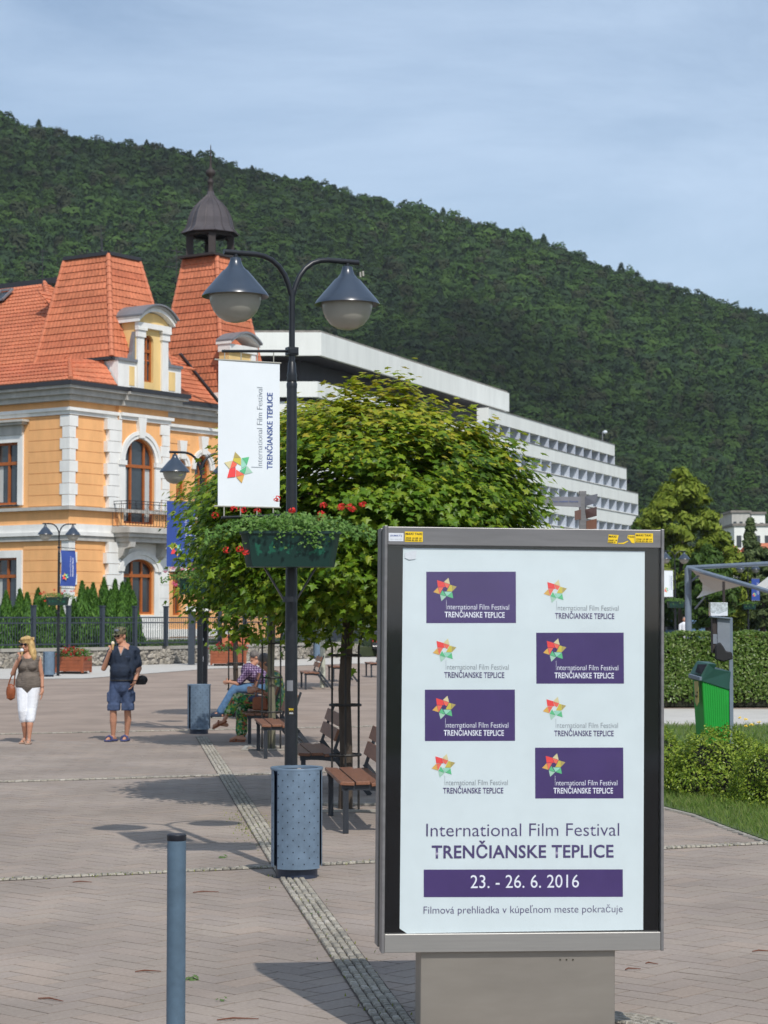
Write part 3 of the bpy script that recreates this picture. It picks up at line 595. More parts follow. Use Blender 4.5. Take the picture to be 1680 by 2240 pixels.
tr_ = n_.nodes.new('ShaderNodeBsdfTransparent'); tr_.inputs[0].default_value = (.97, .98, .98, 1); gs_ = n_.nodes.new('ShaderNodeBsdfGlossy'); gs_.inputs['Roughness'].default_value = .03; lw_ = n_.nodes.new('ShaderNodeLayerWeight'); pw_ = n_.nodes.new('ShaderNodeMath'); pw_.operation = 'POWER'; pw_.inputs[1].default_value = 5; fz_ = n_.nodes.new('ShaderNodeMath'); fz_.operation = 'MULTIPLY_ADD'; fz_.inputs[1].default_value = .9; fz_.inputs[2].default_value = .045; ms_ = n_.nodes.new('ShaderNodeMixShader')
n_.links.new(lw_.outputs['Facing'], pw_.inputs[0]); n_.links.new(pw_.outputs[0], fz_.inputs[0])
n_.links.new(fz_.outputs[0], ms_.inputs[0]); n_.links.new(tr_.outputs[0], ms_.inputs[1]); n_.links.new(gs_.outputs[0], ms_.inputs[2]); n_.links.new(ms_.outputs[0], n_.nodes['Material Output'].inputs[0]); K['clearglass'] = gm_
obj('glass_pane', MB().quad((-HW + .0135, -.001, zbot + .084), (HW - .0135, -.001, zbot + .084), (HW - .0135, -.001, ztop - .084), (-HW + .0135, -.001, ztop - .084)), 'clearglass', case, fix=False)
px0, _ = bl(918, 2100); px1, _ = bl(1343, 2100)
rect('plinth', px0, px1, 0, zbot - .001, .012, .19, 'steelbase', bevel=.004)
rect('plinth_base', px0 - .03, px1 + .03, 0, .02, .0, .22, 'alud')
scr = MB()
for k in range(3): sx, sz = bl(1222 + k * 14, 2088); scr.lathe([(.0, .0), (.004, .0)], (0, 0, 0), 8) if 0 else scr.box((sx, .010, sz), (.006, .003, .006))
obj('screws', scr, 'black', case)

# ================================================================ near bollard
bo = thing('bollard', 'blue grey steel bollard with a black cap, standing alone nearest the camera', 'bollard', P(384.5, 2240, 8.5)[:2] + (0,) if 0 else (P(384.5, 2240, 8.5).x, 8.5, 0))
obj('post', MB().lathe([(.038, 0), (.038, 1.028)], n=28), 'bollard', bo, smooth=True); zt = P(384, 1824, 8.5).z
bo.scale.z = 1; obj('cap', MB().lathe([(.0385, 1.028), (.0392, 1.03), (.0392, 1.050), (.036, 1.054), (0, 1.054)], n=28), 'rubber', bo, smooth=True)
bo.scale.z = zt / 1.054

# ================================================================ litter bins, lamps, banners, planters
def arc_panel(r, a0, a1, z0, z1, t=.003, n=14):
    m = MB(); vs = []; fs = []
    for i in range(n + 1):
        a = R(a0 + (a1 - a0) * i / n)
        for (rr, z) in ((r, z0), (r, z1), (r - t, z1), (r - t, z0)): vs.append((rr * math.cos(a), rr * math.sin(a), z))
    for i in range(n):
        for k in range(4): fs.append((i * 4 + k, i * 4 + (k + 1) % 4, (i + 1) * 4 + (k + 1) % 4, (i + 1) * 4 + k))
    fs += [(0, 1, 2, 3), tuple(n * 4 + k for k in (3, 2, 1, 0))]
    return m.add(vs, fs)
def make_bin(label, loc, rz, group):
    t = thing('litter_bin', label, 'litter bin', loc, rz, group); r = .19
    obj('inner_drum', MB().lathe([(0, .09), (r - .022, .09), (r - .022, .78), (r - .03, .78), (r - .03, .3), (0, .3)], n=32), 'bindark', t, smooth=True)
    for (a0, a1) in ((-138, -30), (-14, 72), (88, 206)):
        if a1 - a0 < 20: continue
        pn = obj('panel', arc_panel(r + (.004 if a0 == -138 else 0), a0, a1, .075 if a0 == -138 else .085, .80), 'binblue', t, smooth=True)
        d = MB(); row = 0; z = .115
        while z < .79:
            off = 0 if row % 2 else 12.2; a = a0 + 3 + off
            while a < a1 - 2:
                A_ = R(a); c = Vector(((r + .0055) * math.cos(A_), (r + .0055) * math.sin(A_), z)); n_ = Vector((math.cos(A_), math.sin(A_), 0)); s_ = Vector((-n_.y, n_.x, 0))
                d.quad(*[c + s_ * .0052 * math.cos(R(k * 60)) + Vector((0, 0, .0052 * math.sin(R(k * 60)))) for k in range(6)]); a += 24.4
            row += 1; z += .0436
        o = obj('perforations', d, 'hole', pn, fix=False); o['kind'] = 'stuff'
    obj('rim', MB().lathe([(r + .005, .795), (r + .007, .808), (r + .004, .814), (r - .03, .81), (r - .032, .795)], n=40), 'binblue', t, smooth=True)
    obj('base', MB().lathe([(.155, 0), (.155, .085), (0, .085)], n=24), 'bindark', t, smooth=True)
    return t
def make_lamp(label, loc, rz, group, wire=False):
    t = thing('street_lamp', label, 'street lamp', loc, rz, group)
    obj('post', MB().tube([(0, 0, 0), (0, 0, 1.2), (0, 0, 3.70)], [.050, .049, .0385], 20), 'pole', t, smooth=True)
    obj('base_plate', MB().lathe([(.11, 0), (.11, .012), (.06, .02)], n=20), 'pole', t)
    obj('upper_post', MB().tube([(0, 0, 3.66), (0, 0, 4.42)], [.024, .023], 14), 'pole', t, smooth=True)
    cm = MB().lathe([(.026, 3.665), (.040, 3.67), (.042, 3.70), (.036, 3.715), (.041, 3.73), (.036, 3.75), (.041, 3.765), (.034, 3.79), (.030, 3.86), (.024, 3.87)], n=20); obj('collar', cm, 'pole', t, smooth=True)
    cl_ = MB().box((0, 0, 3.95), (.085, .07, .062)); cl_.box((0, 0, 3.95), (.07, .085, .04)); obj('clamp', cl_, 'pole', t, bevel=.004)
    for s in (-1, 1):
        obj('arm', MB().tube([(s * .56, 0, 4.672), (s * .30, 0, 4.672), (s * .235, 0, 4.664), (s * .17, 0, 4.64), (s * .11, 0, 4.595), (s * .06, 0, 4.53), (s * .028, 0, 4.455), (s * .006, 0, 4.38)], .0205, 12), 'pole', t, smooth=True)
        x = s * .465
        sh = obj('shade', MB().lathe([(.0, 4.63), (.022, 4.63), (.022, 4.655), (.012, 4.655)][:0] + [(.028, 4.635), (.040, 4.632), (.042, 4.612), (.046, 4.60), (.055, 4.575), (.078, 4.545), (.098, 4.532), (.235, 4.372), (.252, 4.345), (.254, 4.338), (.246, 4.340), (.225, 4.366), (.05, 4.50)], (x, 0, 0), n=40), 'shade', t, smooth=True)
        obj('globe', MB().lathe([(.198, 4.368), (.199, 4.34), (.190, 4.29), (.168, 4.235), (.13, 4.185), (.08, 4.155), (.03, 4.143), (0, 4.142)], (x, 0, 0), n=36), 'globe', t, smooth='all')
        obj('stem', MB().tube([(x, 0, 4.63), (x, 0, 4.665)], .018, 12), 'pole', t, smooth=True)
    obj('banner_arm', MB().tube([(-.03, 0, 3.95), (-.57, 0, 3.92)], .011, 10), 'pole', t, smooth=True); obj('banner_arm', MB().tube([(-.03, 0, 2.70), (-.57, 0, 2.67)], .011, 10), 'pole', t, smooth=True)
    if wire:
        w_ = MB().tube([(.56, 0, 4.66), (.585, 0, 4.65), (.60, -.01, 4.63), (.598, 0, 4.60)], .003, 6); obj('loose_wire', w_, 'pole', t); obj('wire_connector', MB().tube([(.598, 0, 4.61), (.602, 0, 4.57)], .009, 8).tube([(.575, 0, 4.60), (.578, 0, 4.56)], .008, 8), 'globe', t)
    return t
def make_banner(label, loc, rz, blue, group, s=1, side=-1, wav=0):
    t = thing('banner', label, 'banner', loc, rz, group); W_, H_ = .50, 1.10; x0 = -.60; x1 = x0 + W_; z1 = 3.855; z0 = z1 - H_
    vs = []; fs = []; nx_, nz_ = 8, 16
    for j in range(nz_ + 1):
        for i in range(nx_ + 1):
            a, b = i / nx_, j / nz_; vs.append((x0 + W_ * a + wav * .05 * math.sin(b * 3.1), .0015 * math.sin(a * 4 + b * 5) * (1 + wav * 16), z0 + H_ * b))
    for j in range(nz_):
        for i in range(nx_): fs.append((j * (nx_ + 1) + i, j * (nx_ + 1) + i + 1, (j + 1) * (nx_ + 1) + i + 1, (j + 1) * (nx_ + 1) + i))
    cl_ = obj('cloth', MB().add(vs, fs), 'bannerb' if blue else 'banner', t, smooth='all')
    for z in (z0, z1): obj('rod', MB().tube([(x0 - .03, 0, z), (x1 + .01, 0, z)], .006, 8), 'globe', t)
    hk = MB()
    for k in range(4):
        x = x0 + .05 + k * .133; hk.tube([(x, 0, z1), (x, 0, z1 + .08)], .004, 6); hk.tube([(x, 0, z0), (x, 0, z0 - .075)], .005, 6)
    obj('hooks', hk, 'globe', t)
    yf = -.0035 if not wav else -.03; S_ = .0100 * 0 + 1 / 290 / .9      # metres per photo pixel along x on the near banner
    def bx(px): return x0 + (px - 479) * W_ / 133.0
    def bz(py): return z1 - (py - 790.6) * H_ / 318
    m1, m2 = ('wtext', 'wtext') if blue else ('gtext', 'btext')
    if side > 0:                                      # lettering runs the same way on a banner hung on the other side
        g = bpy.data.objects.new('print', None)
    text(IFF, bz(1018), bz(846), bx(574), .046, m1, 'lettering', cl_, -.012, yf, True); text(TT, bz(1025), bz(857), bx(596), .044, m2, 'lettering', cl_, .016, yf, True)
    obj('letter_stroke', MB().quad((bx(550), yf, bz(1022)), (bx(574), yf, bz(1022)), (bx(574), yf, bz(1021)), (bx(550), yf, bz(1021))), m1, cl_)
    star(bx(523), bz(1024), .117, cl_, yf, math.pi / 2)
    return t
K['geranium'] = leafmat('geranium_leaves', [(.05, .12, .015), (.09, .20, .03), (.14, .27, .05), (.20, .33, .09)], .35, .5)
K['bloomr'] = leafmat('red_petals', [(.55, .02, .015), (.75, .05, .03), (.6, .03, .05)], .25, .6); K['bloomp'] = leafmat('pink_petals', [(.65, .08, .22), (.8, .2, .35)], .25, .6)
def make_planter(label, loc, rz, group):
    t = thing('planter', label, 'planter', loc, rz, group); z0, z1 = 2.30, 2.565
    def ring(z, wx, wy): return [(wx * .5 * sx * (1 if abs(sy) < 1 else .86), wy * .5 * sy, z) for sx, sy in ((-1, -.55), (-1, -1), (-.5, -1), (.5, -1), (1, -1), (1, -.55), (1, .55), (1, 1), (-1, 1), (-1, .55))]
    rs = [ring(z0, .655, .30), ring(z1 - .02, .735, .36), ring(z1 - .02, .76, .385), ring(z1, .76, .385), ring(z1, .72, .34), ring(z1 - .1, .70, .33)]; vs = sum(rs, []); fs = [tuple(range(10)), tuple(range(50, 60))]
    for k in range(5):
        for i in range(10): fs.append((k * 10 + i, k * 10 + (i + 1) % 10, (k + 1) * 10 + (i + 1) % 10, (k + 1) * 10 + i))
    obj('trough', MB().add(vs, fs), 'planter', t, loc=(0, -.0, 0), smooth=True)
    for s in (-1, 1): obj('bracket', MB().bar((s * .19, -.02, 2.295), (s * .05, 0, 2.06), .03, .012), 'pole', t)
    obj('bracket_ring', MB().lathe([(.052, 2.04), (.056, 2.04), (.056, 2.08), (.052, 2.08)], n=16), 'pole', t)
    return t
def make_flowers(label, loc, rz, group, mb='bloomr', n=900, blooms=12, w_=.72, big=1.0):
    t = thing('geraniums', label, 'flowers', loc, rz, group)
    x = rng.normal(size=n) * w_ * .40; x = np.clip(x, -w_ * .82, w_ * .82); y = rng.normal(size=n) * .11 - .03
    h = rng.uniform(0, 1, n); z = 2.56 + h * .13 * (1 - .4 * np.abs(x) / w_) + rng.normal(size=n) * .015 - np.clip(np.abs(x) - .34, 0, 1) * .25
    dr = rng.random(n) < .05; z = np.where(dr, 2.58 - rng.uniform(0, .14, n), z); y = np.where(dr, -.205 - rng.uniform(0, .03, n), y); x = np.where(dr, np.where(rng.random(n) < .5, .17 + rng.normal(size=n) * .05, x), x)
    N_ = np.stack([x * .6, y * 2 - .5, np.full(n, .8)], 1) + rng.normal(size=(n, 3)) * .5
    f = leaves('foliage', np.stack([x, y, z], 1), N_, rng.uniform(.018, .045, n) * big, 'geranium', t, MAPLE if n > 600 else LEAF); f['kind'] = 'stuff'
    for k in range(blooms):
        bx_ = (rng.uniform(-.5, .5) if k > 5 else [-.53, -.40, -.10, .23, .42, .50][k]) * w_ / .72; bz_ = 2.56 + rng.uniform(.10, .23) if k > 5 else 2.56 + [.12, .17, .24, .20, .19, .20][k]; by = rng.uniform(-.2, .05) - (.05 if k < 6 else 0)
        if 8 < k < 12: bz_ = 2.50 - rng.uniform(0, .1); bx_ = -.38 * w_ / .72 + rng.normal() * .04; by = -.24
        q = rng.normal(size=(26, 3)); q /= np.linalg.norm(q, axis=1, keepdims=True)
        leaves('bloom', q * np.array([.028, .028, .022]) * big + np.array([bx_, by, bz_]), q, np.full(26, .022) * big, mb, t)
    return t
LR = R(26)
def place_x(px, Y): return P(px, 1349, Y).x
L1 = (-.702, 15.95, 0); L2 = (place_x(438, 35.2), 35.2, 0); L3 = (place_x(128, 68.5), 68.5, 0); LA = (place_x(1477, 88), 88, 0); LB = (place_x(1636.6, 107), 107, 0)
make_lamp('tall black twin street lamp with the white banner, nearest of the row', L1, LR, 'twin-headed street lamps', True)
make_lamp('black twin street lamp half hidden by maple leaves, blue banner at its left', L2, LR, 'twin-headed street lamps')
make_lamp('distant black twin street lamp before the thuja hedge and iron fence', L3, LR + math.pi, 'twin-headed street lamps').scale = (1, 1, 1.06)
make_lamp('far street lamp behind the poster case, with white banner beside the linden', LA, LR, 'twin-headed street lamps')
make_lamp('far street lamp beyond the white shade sail at the right', LB, LR + math.pi, 'twin-headed street lamps')
make_banner('white festival banner with a coloured star logo hanging from the nearest lamp', L1, LR, False, 'festival banners on the lamps')
make_banner('blue festival banner hanging just left of the maple leaves', L2, LR, True, 'festival banners on the lamps')
b3 = make_banner('small wavy blue banner on the distant lamp before the orange building', (L3[0] + .62, L3[1] - .2, 0), LR, True, 'festival banners on the lamps', wav=1); b3.scale = (1, 1, 1.06); b3.location.x += .0
b3.location = (L3[0] + .72 * math.cos(LR) - .04, L3[1] + .1, 0)
make_banner('white banner far behind the right edge of the poster case', LA, LR, False, 'festival banners on the lamps')
bb = make_banner('far blue banner in front of the white shade sail', (LB[0] + .68, LB[1], 0), LR, True, 'festival banners on the lamps')
lab = [('dark green trough planter strapped to the nearest lamp post', 'red flowering geraniums spilling over the nearest green trough'), ('dark green planter on the second lamp, beside the maple crown', 'pink geraniums hanging under the blue banner beside the maple'),
       ('small green planter on the distant lamp before the thujas', 'red geraniums in the distant planter before the thuja hedge'), ('green planter under the far white banner right of the poster case', 'green trailing plants under the far white banner'), ('green planter under the far blue banner by the shade sail', 'green trailing plants under the far blue banner')]
for i, (lp, gz) in enumerate(((L1, 0), (L2, 0), (L3, 0), (LA, 0), (LB, 0))):
    p = (lp[0], lp[1] - .22, 0); pr = R(4)
    make_planter(lab[i][0], p, pr, 'trough planters on the lamps'); make_flowers(lab[i][1], p, pr, 'geraniums in the lamp planters', 'bloomp' if i == 1 else 'bloomr', [1900, 1200, 500, 300, 300][i], [17, 14, 10, 0, 0][i], .76, [1, 1.1, 1.5, 1.9, 1.9][i])
make_bin('blue grey perforated litter bin at the foot of the nearest lamp', (place_x(650, 15.72), 15.72, 0), R(3), 'litter bins at the lamps')
make_bin('smaller looking perforated litter bin at the second lamp, left of the seated couple', (place_x(436, 34.9), 34.9, 0), R(8), 'litter bins at the lamps')
make_bin('distant plain blue grey bin beside the walking woman', (place_x(108, 67.5), 67.5, 0), R(8), 'litter bins at the lamps')
make_bin('far bin before the stone wall, between the maple trunks', (place_x(694, 96), 96, 0), R(8), 'litter bins at the lamps')
# stickers and a torn patch on the near post
o = obj('torn_patch', arc_panel(.0505, -128, -72, 1.37, 1.45, .001, 6), 'zinc'); tag(o, 'torn silver paper remnant stuck on the nearest lamp post', 'sticker'); o.location = L1
o = obj('sticker', arc_panel(.0507, -112, -62, 1.19, 1.245, .001, 6), 'black'); tag(o, 'small black and yellow taxi sticker on the nearest lamp post', 'sticker'); o.location = L1
text('TAXI', -.016, .018, 1.226, .013, 'sticker', 'lettering', o, .03, -.0525); text('0908', -.012, .018, 1.198, .011, 'stickerw', 'lettering', o, .03, -.0525)
# dark slim post box beside the second lamp
t = thing('advert_post', 'slim black metal post box right behind the second lamp', 'post', (place_x(447, 35.6), 35.6, 0)); obj('body', MB().box((0, 0, 1.0), (.11, .12, 2.0)), 'pole', t, bevel=.004); obj('sticker', MB().box((-.02, -.0615, 1.55), (.03, .002, .04)), 'stickerw', t); obj('sticker', MB().box((-.02, -.0615, 1.22), (.02, .002, .09)), 'stickerw', t)
# ================================================================ ORANGE SPA HOUSE
C0 = Vector((-13.5, 90, 0)); U1 = Vector((-.82, .57, 0)).normalized(); U2 = Vector((.57, .82, 0)).normalized()
N1 = Vector((-U1.y, U1.x, 0)); N1 = N1 if N1.y < 0 else -N1; N2 = Vector((U2.y, -U2.x, 0)); N2 = N2 if N2.y < 0 else -N2
def s_of(px, u, o=C0):
    r = (px - 840) / F * 1.003; return (o.x - r * o.y) / (r * u.y - u.x)
house = thing('spa_house', 'orange and white spa house with red tiled roofs behind the iron fence', 'building', (0, 0, 0))
class Wall:
    def __init__(w, o, u, n): w.o, w.u, w.n = o, u, n
    def p(w, s, z, d=0): return w.o + w.u * s + w.n * d + Vector((0, 0, z))
    def box(w, mb, s0, s1, z0, z1, d0, d1):
        return mb.prism([w.p(s0, z0, d0), w.p(s1, z0, d0), w.p(s1, z1, d0), w.p(s0, z1, d0)], w.n * (d1 - d0))
    def slab(w, name, s0, s1, z0, z1, d0, d1, m, parent=house, **k): return obj(name, w.box(MB(), s0, s1, z0, z1, d0, d1), m, parent, **k)
W1 = Wall(C0, U1, N1); W2 = Wall(C0, U2, N2); BAY = Wall(C0 + N2 * .18, U2, N2); SET = Wall(C0 - N2 * 1.6, U2, N2)
def wall(w, s0, s1, z0, z1, ops, m, depth=.3):           # wall face with real openings, arch heads filled
    S_ = sorted({s0, s1, *[o[0] for o in ops], *[o[1] for o in ops]}); Z_ = sorted({z0, z1, *[o[2] for o in ops], *[o[3] for o in ops]}); mb = MB()
    for i in range(len(S_) - 1):
        for j in range(len(Z_) - 1):
            a, b, c, d = S_[i], S_[i + 1], Z_[j], Z_[j + 1]
            if any(o[0] <= a and b <= o[1] and o[2] <= c and d <= o[3] for o in ops): continue
            mb.quad(w.p(a, c), w.p(b, c), w.p(b, d), w.p(a, d))
    for o in ops:
        a, b, c, d = o[:4]; rise = o[4] if len(o) > 4 else 0
        if not rise: pts = [(a, c), (a, d), (b, d), (b, c)]
        else:
            m_ = (a + b) / 2; hw = (b - a) / 2; arc = [(m_ - hw * math.cos(t), d - rise + rise * math.sin(t)) for t in [math.pi * k / 16 for k in range(17)]]
            pts = [(a, c)] + arc + [(b, c)]
            for k in range(16):
                p, q = arc[k], arc[k + 1]; mb.quad(w.p(p[0], p[1]), w.p(q[0], q[1]), w.p(q[0], d), w.p(p[0], d))
        for k in range(len(pts)):
            p, q = pts[k], pts[(k + 1) % len(pts)]; mb.quad(w.p(*p), w.p(*q), w.p(q[0], q[1], -depth), w.p(p[0], p[1], -depth))
    return obj('wall', mb, m, house, fix=False)
def window(w, a, b, c, d, rise=0, trans=None, bars=(.5,), door=False, curtain=True):
    fr = MB(); t = .09; dd = -.2
    hw = (b - a) / 2; m_ = (a + b) / 2
    w.box(fr, a, a + t, c, d - rise, dd - .05, dd + .06); w.box(fr, b - t, b, c, d - rise, dd - .05, dd + .06); w.box(fr, a + t, b - t, c, c + t, dd - .05, dd + .055)
    if rise:
        for k in range(12):
            t0, t1 = math.pi * k / 12, math.pi * (k + 1) / 12
            f_ = lambda t_, h: (m_ - h * math.cos(t_), d - rise + (rise - (hw - h)) * math.sin(t_))
            p = [f_(t0, hw), f_(t1, hw), f_(t1, hw - t), f_(t0, hw - t)]; fr.prism([w.p(x, z, dd - .05) for x, z in p], w.n * .11)
    else: w.box(fr, a + t, b - t, d - t, d, dd - .05, dd + .055)
    if trans: w.box(fr, a + t, b - t, trans - .07, trans + .07, dd - .04, dd + .075)
    for q in bars:
        x = a + (b - a) * q; w.box(fr, x - .055, x + .055, c + t, d - (rise * .12 if rise else t), dd - .04, dd + .05)
    f = obj('window', fr, 'oakf', house)
    pn = [(a, c), (b, c)] + ([(m_ + hw * math.cos(math.pi * k / 12), d - rise + rise * math.sin(math.pi * k / 12)) for k in range(13)] if rise else [(b, d), (a, d)])
    obj('pane', MB().quad(*[w.p(x, z, dd - .02) for x, z in pn]), 'pane', f)
    if curtain:
        zt_ = (trans or d) - .1
        for x0_, x1_ in ((a + .1, a + (b - a) * .2), (b - (b - a) * .24, b - .1)): obj('curtain', MB().quad(w.p(x0_, c + .12, dd - .012), w.p(x1_, c + .12, dd - .012), w.p(x1_, zt_, dd - .012), w.p(x0_, zt_, dd - .012)), 'curtain', f)
    return f
def arch_surround(w, a, b, c, d, rise, t=.3, m='white', key=True):
    m_ = (a + b) / 2; hw = (b - a) / 2; mb = MB()
    for k in range(16):
        t0, t1 = math.pi * k / 16, math.pi * (k + 1) / 16
        p = [(m_ - h * math.cos(t_), d - rise + (rise + (h - hw)) * math.sin(t_)) for t_, h in ((t0, hw), (t1, hw), (t1, hw + t), (t0, hw + t))]
        mb.prism([w.p(x, z, 0) for x, z in p], w.n * .09)
        p = [(m_ - h * math.cos(t_), d - rise + (rise + (h - hw)) * math.sin(t_)) for t_, h in ((t0, hw + t * .55), (t1, hw + t * .55), (t1, hw + t * 1.12), (t0, hw + t * 1.12))]
        mb.prism([w.p(x, z, .09) for x, z in p], w.n * .05)
    o = obj('arch_surround', mb, m, house)
    if key: obj('keystone', MB().prism([w.p(m_ - .16, d + .02, .0), w.p(m_ + .16, d + .02, .0), w.p(m_ + .27, d + t + .62, 0), w.p(m_ - .27, d + t + .62, 0)], w.n * .2), m, house)
# storeys and openings
LW = 12.0; e1 = 12.2
w1c = [3.75, 8.4]; ops = []
for c in w1c: ops += [(c - .75, c + .75, 6.84, 9.55), (c - .75, c + .75, 2.0, 4.5)]
wall(W1, 0, LW, 0, 12.0, ops, 'orange')
for c in w1c:
    window(W1, c - .75, c + .75, 6.84, 9.55, 0, 8.65); window(W1, c - .75, c + .75, 2.0, 4.5, 0, 3.7)
    for (z0, z1, big_) in ((6.84, 9.55, 1), (2.0, 4.5, 0)):
        for s in (-1, 1): W1.slab('architrave', c + s * .75 + (0 if s > 0 else -.30), c + s * .75 + (.30 if s > 0 else 0), z0 - .05, z1, 0, .09, 'white')
        W1.slab('architrave', c - 1.05, c + 1.05, z1, z1 + .32, 0, .09, 'white'); W1.slab('window_ledge', c - .8, c + .8, z0 - .09, z0 - .02, -.1, .14, 'gut')
        if big_:
            W1.slab('hood', c - 1.05, c + 1.05, z1 + .32, z1 + .75, 0, .13, 'greyst'); W1.slab('hood', c - 1.25, c + 1.25, z1 + .75, z1 + .86, 0, .34, 'greyst'); W1.slab('hood', c - 1.38, c + 1.38, z1 + .86, z1 + .96, 0, .46, 'greyst')
bs, be = 2.95, 6.25                       # bay with the balcony
ba0, ba1 = s_of(271, U2, BAY.o) + .02, s_of(338, U2, BAY.o)
wall(W2, 0, bs, 0, 12.0, [], 'orange')
bops = [(ba0, ba1, 6.05, 9.85, (ba1 - ba0) / 2), (ba0 - .02, ba1 + .02, 2.05, 4.48, .55)]
wall(BAY, bs, be, 0, 12.0, bops, 'orange')
window(BAY, *bops[0][:4], bops[0][4], 8.62, (.3, .74)); window(BAY, *bops[1][:4], .55, 3.75, (.36, .68), curtain=False)
arch_surround(BAY, *bops[0][:5], .30); arch_surround(BAY, *bops[1][:5], .34, 'white', False)
for s in (ba0 - .36, ba1): BAY.slab('pilaster', s, s + .36, 6.7, 8.8, 0, .09, 'white')
BAY.slab('white_field', bs + .1, ba0 - .02, .9, 5.19, 0, .035, 'white'); BAY.slab('white_field', ba1 + .02, be, .9, 5.19, 0, .035, 'white'); BAY.slab('white_field', ba0 - .02, ba1 + .02, 4.5, 5.19, 0, .035, 'white'); BAY.slab('white_field', ba0 - .02, ba1 + .02, .9, 2.0, 0, .035, 'white')
for s in (ba0 - .40, ba1): BAY.slab('impost', s - .04, s + .44, 8.62, 8.82, .0, .16, 'white')
wall(SET, be, 17, 0, 12.0, [(s_of(386, U2, SET.o), s_of(404, U2, SET.o), 6.7, 9.3, .3), (s_of(426, U2, SET.o), s_of(458, U2, SET.o), 6.7, 9.6, .7), (s_of(380, U2, SET.o), s_of(398, U2, SET.o), 2.0, 4.2, .2)], 'orange')
for a, b, z0, z1, rs in ((386, 404, 6.7, 9.3, .3), (426, 458, 6.7, 9.6, .7), (380, 398, 2.0, 4.2, .2)):
    a, b = s_of(a, U2, SET.o), s_of(b, U2, SET.o); window(SET, a, b, z0, z1, rs, z0 + 1.9 if z1 > 6 else 3.4, (.5,), curtain=False); arch_surround(SET, a, b, z0, z1, rs, .26, 'white', z1 > 5)
obj('wall', MB().quad(BAY.p(be, 0), SET.p(be, 0), SET.p(be, 12), BAY.p(be, 12)).quad(W2.p(bs, 0), BAY.p(bs, 0), BAY.p(bs, 12), W2.p(bs, 12)), 'orange', house)
obj('wall', MB().quad(W1.p(LW, 0), W1.p(LW, 0, -14), W1.p(LW, 12, -14), W1.p(LW, 12)).quad(SET.p(17, 0), SET.p(17, 0, -9), SET.p(17, 12, -9), SET.p(17, 12)), 'orange', house)
# rustication bands
def bands(w, s0, s1, z0, z1, ops, step=.475):
    z = z0
    while z < z1 - .1:
        zt = min(z + step, z1); cuts = sorted([(o[0], o[1]) for o in ops if o[2] < zt and o[3] > z]); a = s0; seg = []
        for c0, c1 in cuts:
            if c0 > a: seg.append((a, c0))
            a = max(a, c1)
        if a < s1: seg.append((a, s1))
        for a_, b_ in seg:
            if b_ - a_ > .12: w.slab('render_band', a_, b_, z + .012, zt - .012, 0, .028, 'orange')
        z += step
wo = [(c - 1.38, c + 1.38, 6.7, 10.55) for c in w1c] + [(c - 1.1, c + 1.1, 1.9, 4.85) for c in w1c]
for z0, z1 in ((6.7, 10.6), (1.5, 5.2)):
    bands(W1, .42, 7.4, z0, z1, wo); bands(W2, .42, 2.1, z0, z1, [])
bands(BAY, bs + .08, be - .62, 9.1, 10.6, [(ba0 - .42, ba1 + .42, 0, 10.35)]); bands(BAY, bs + .08, be - .62, 6.7, 9.1, [(ba0 - .42, ba1 + .42, 0, 12)])
bands(SET, be + .05, 9.5, 6.7, 10.3, [(s_of(380, U2, SET.o) - .3, s_of(408, U2, SET.o) + .3, 6, 9.8), (s_of(424, U2, SET.o) - .3, s_of(460, U2, SET.o) + .3, 6, 10.1)])
# quoins
def quoins(z0, z1, fn, n):
    h = (z1 - z0) / n
    for k in range(n): fn(z0 + k * h + .01, z0 + (k + 1) * h - .01, k % 2)
def q_corner(za, zb, wide):
    a = .50 if wide else .36; b = .46 if wide else .32
    mb = MB().prism([W1.p(a, za), W1.p(a, za, .07), C0 + N1 * .07 + N2 * .07 + Vector((0, 0, za)), W2.p(b, za, .07), W2.p(b, za), C0 + Vector((0, 0, za)) - N1 * .02 - N2 * .02], (0, 0, zb - za)); obj('quoin', mb, 'white', house)
quoins(6.68, 10.6, q_corner, 8); quoins(.9, 5.2, q_corner, 9)
def q_bay(za, zb, wide):
    a = 2.16 if wide else 2.30; b = bs + .12
    obj('quoin', MB().prism([W2.p(a, za), W2.p(a, za, .22), W2.p(bs, za, .25), BAY.p(b, za, .07), BAY.p(b, za), W2.p(bs, za, -.02)], (0, 0, zb - za)), 'white', house)
quoins(6.68, 10.6, q_bay, 8); quoins(.9, 5.2, q_bay, 9)
quoins(6.68, 10.6, lambda za, zb, w_: BAY.slab('quoin', be - (.58 if w_ else .46), be + .05, za, zb, 0, .07, 'white'), 8)
quoins(.9, 5.2, lambda za, zb, w_: BAY.slab('quoin', bs + .12, (ba0 - .34) if w_ else (ba0 - .38), za, zb, 0, .05, 'white'), 9); quoins(.9, 5.2, lambda za, zb, w_: BAY.slab('quoin', ba1 + .36, be + .05, za, zb, 0, .06, 'white'), 7)
# belts and cornices that follow the plan
def outline(d, end=13.5):
    return [W1.p(LW, 0, d), C0 + N1 * d + N2 * d, W2.p(bs - d * .0, 0, d), BAY.p(bs, 0, d), BAY.p(be + d, 0, d), SET.p(be + d, 0, d), SET.p(end, 0, d)]
def belt(name, z0, z1, d, m, d0=-.02):
    mb = MB(); a, b = outline(d), outline(d0)
    for i in range(len(a) - 1):
        p, q, r, s = a[i], a[i + 1], b[i + 1], b[i]; v = [Vector((t.x, t.y, z)) for z in (z0, z1) for t in (p, q, r, s)]
        mb.add(v, [(0, 1, 5, 4), (0, 3, 2, 1), (4, 5, 6, 7)])
    return obj(name, mb, m, house)
belt('belt', 6.52, 6.66, .22, 'greyst'); belt('belt', 5.58, 5.92, .10, 'white'); belt('belt', 5.42, 5.57, .22, 'white'); belt('belt', 5.20, 5.41, .14, 'greyst')
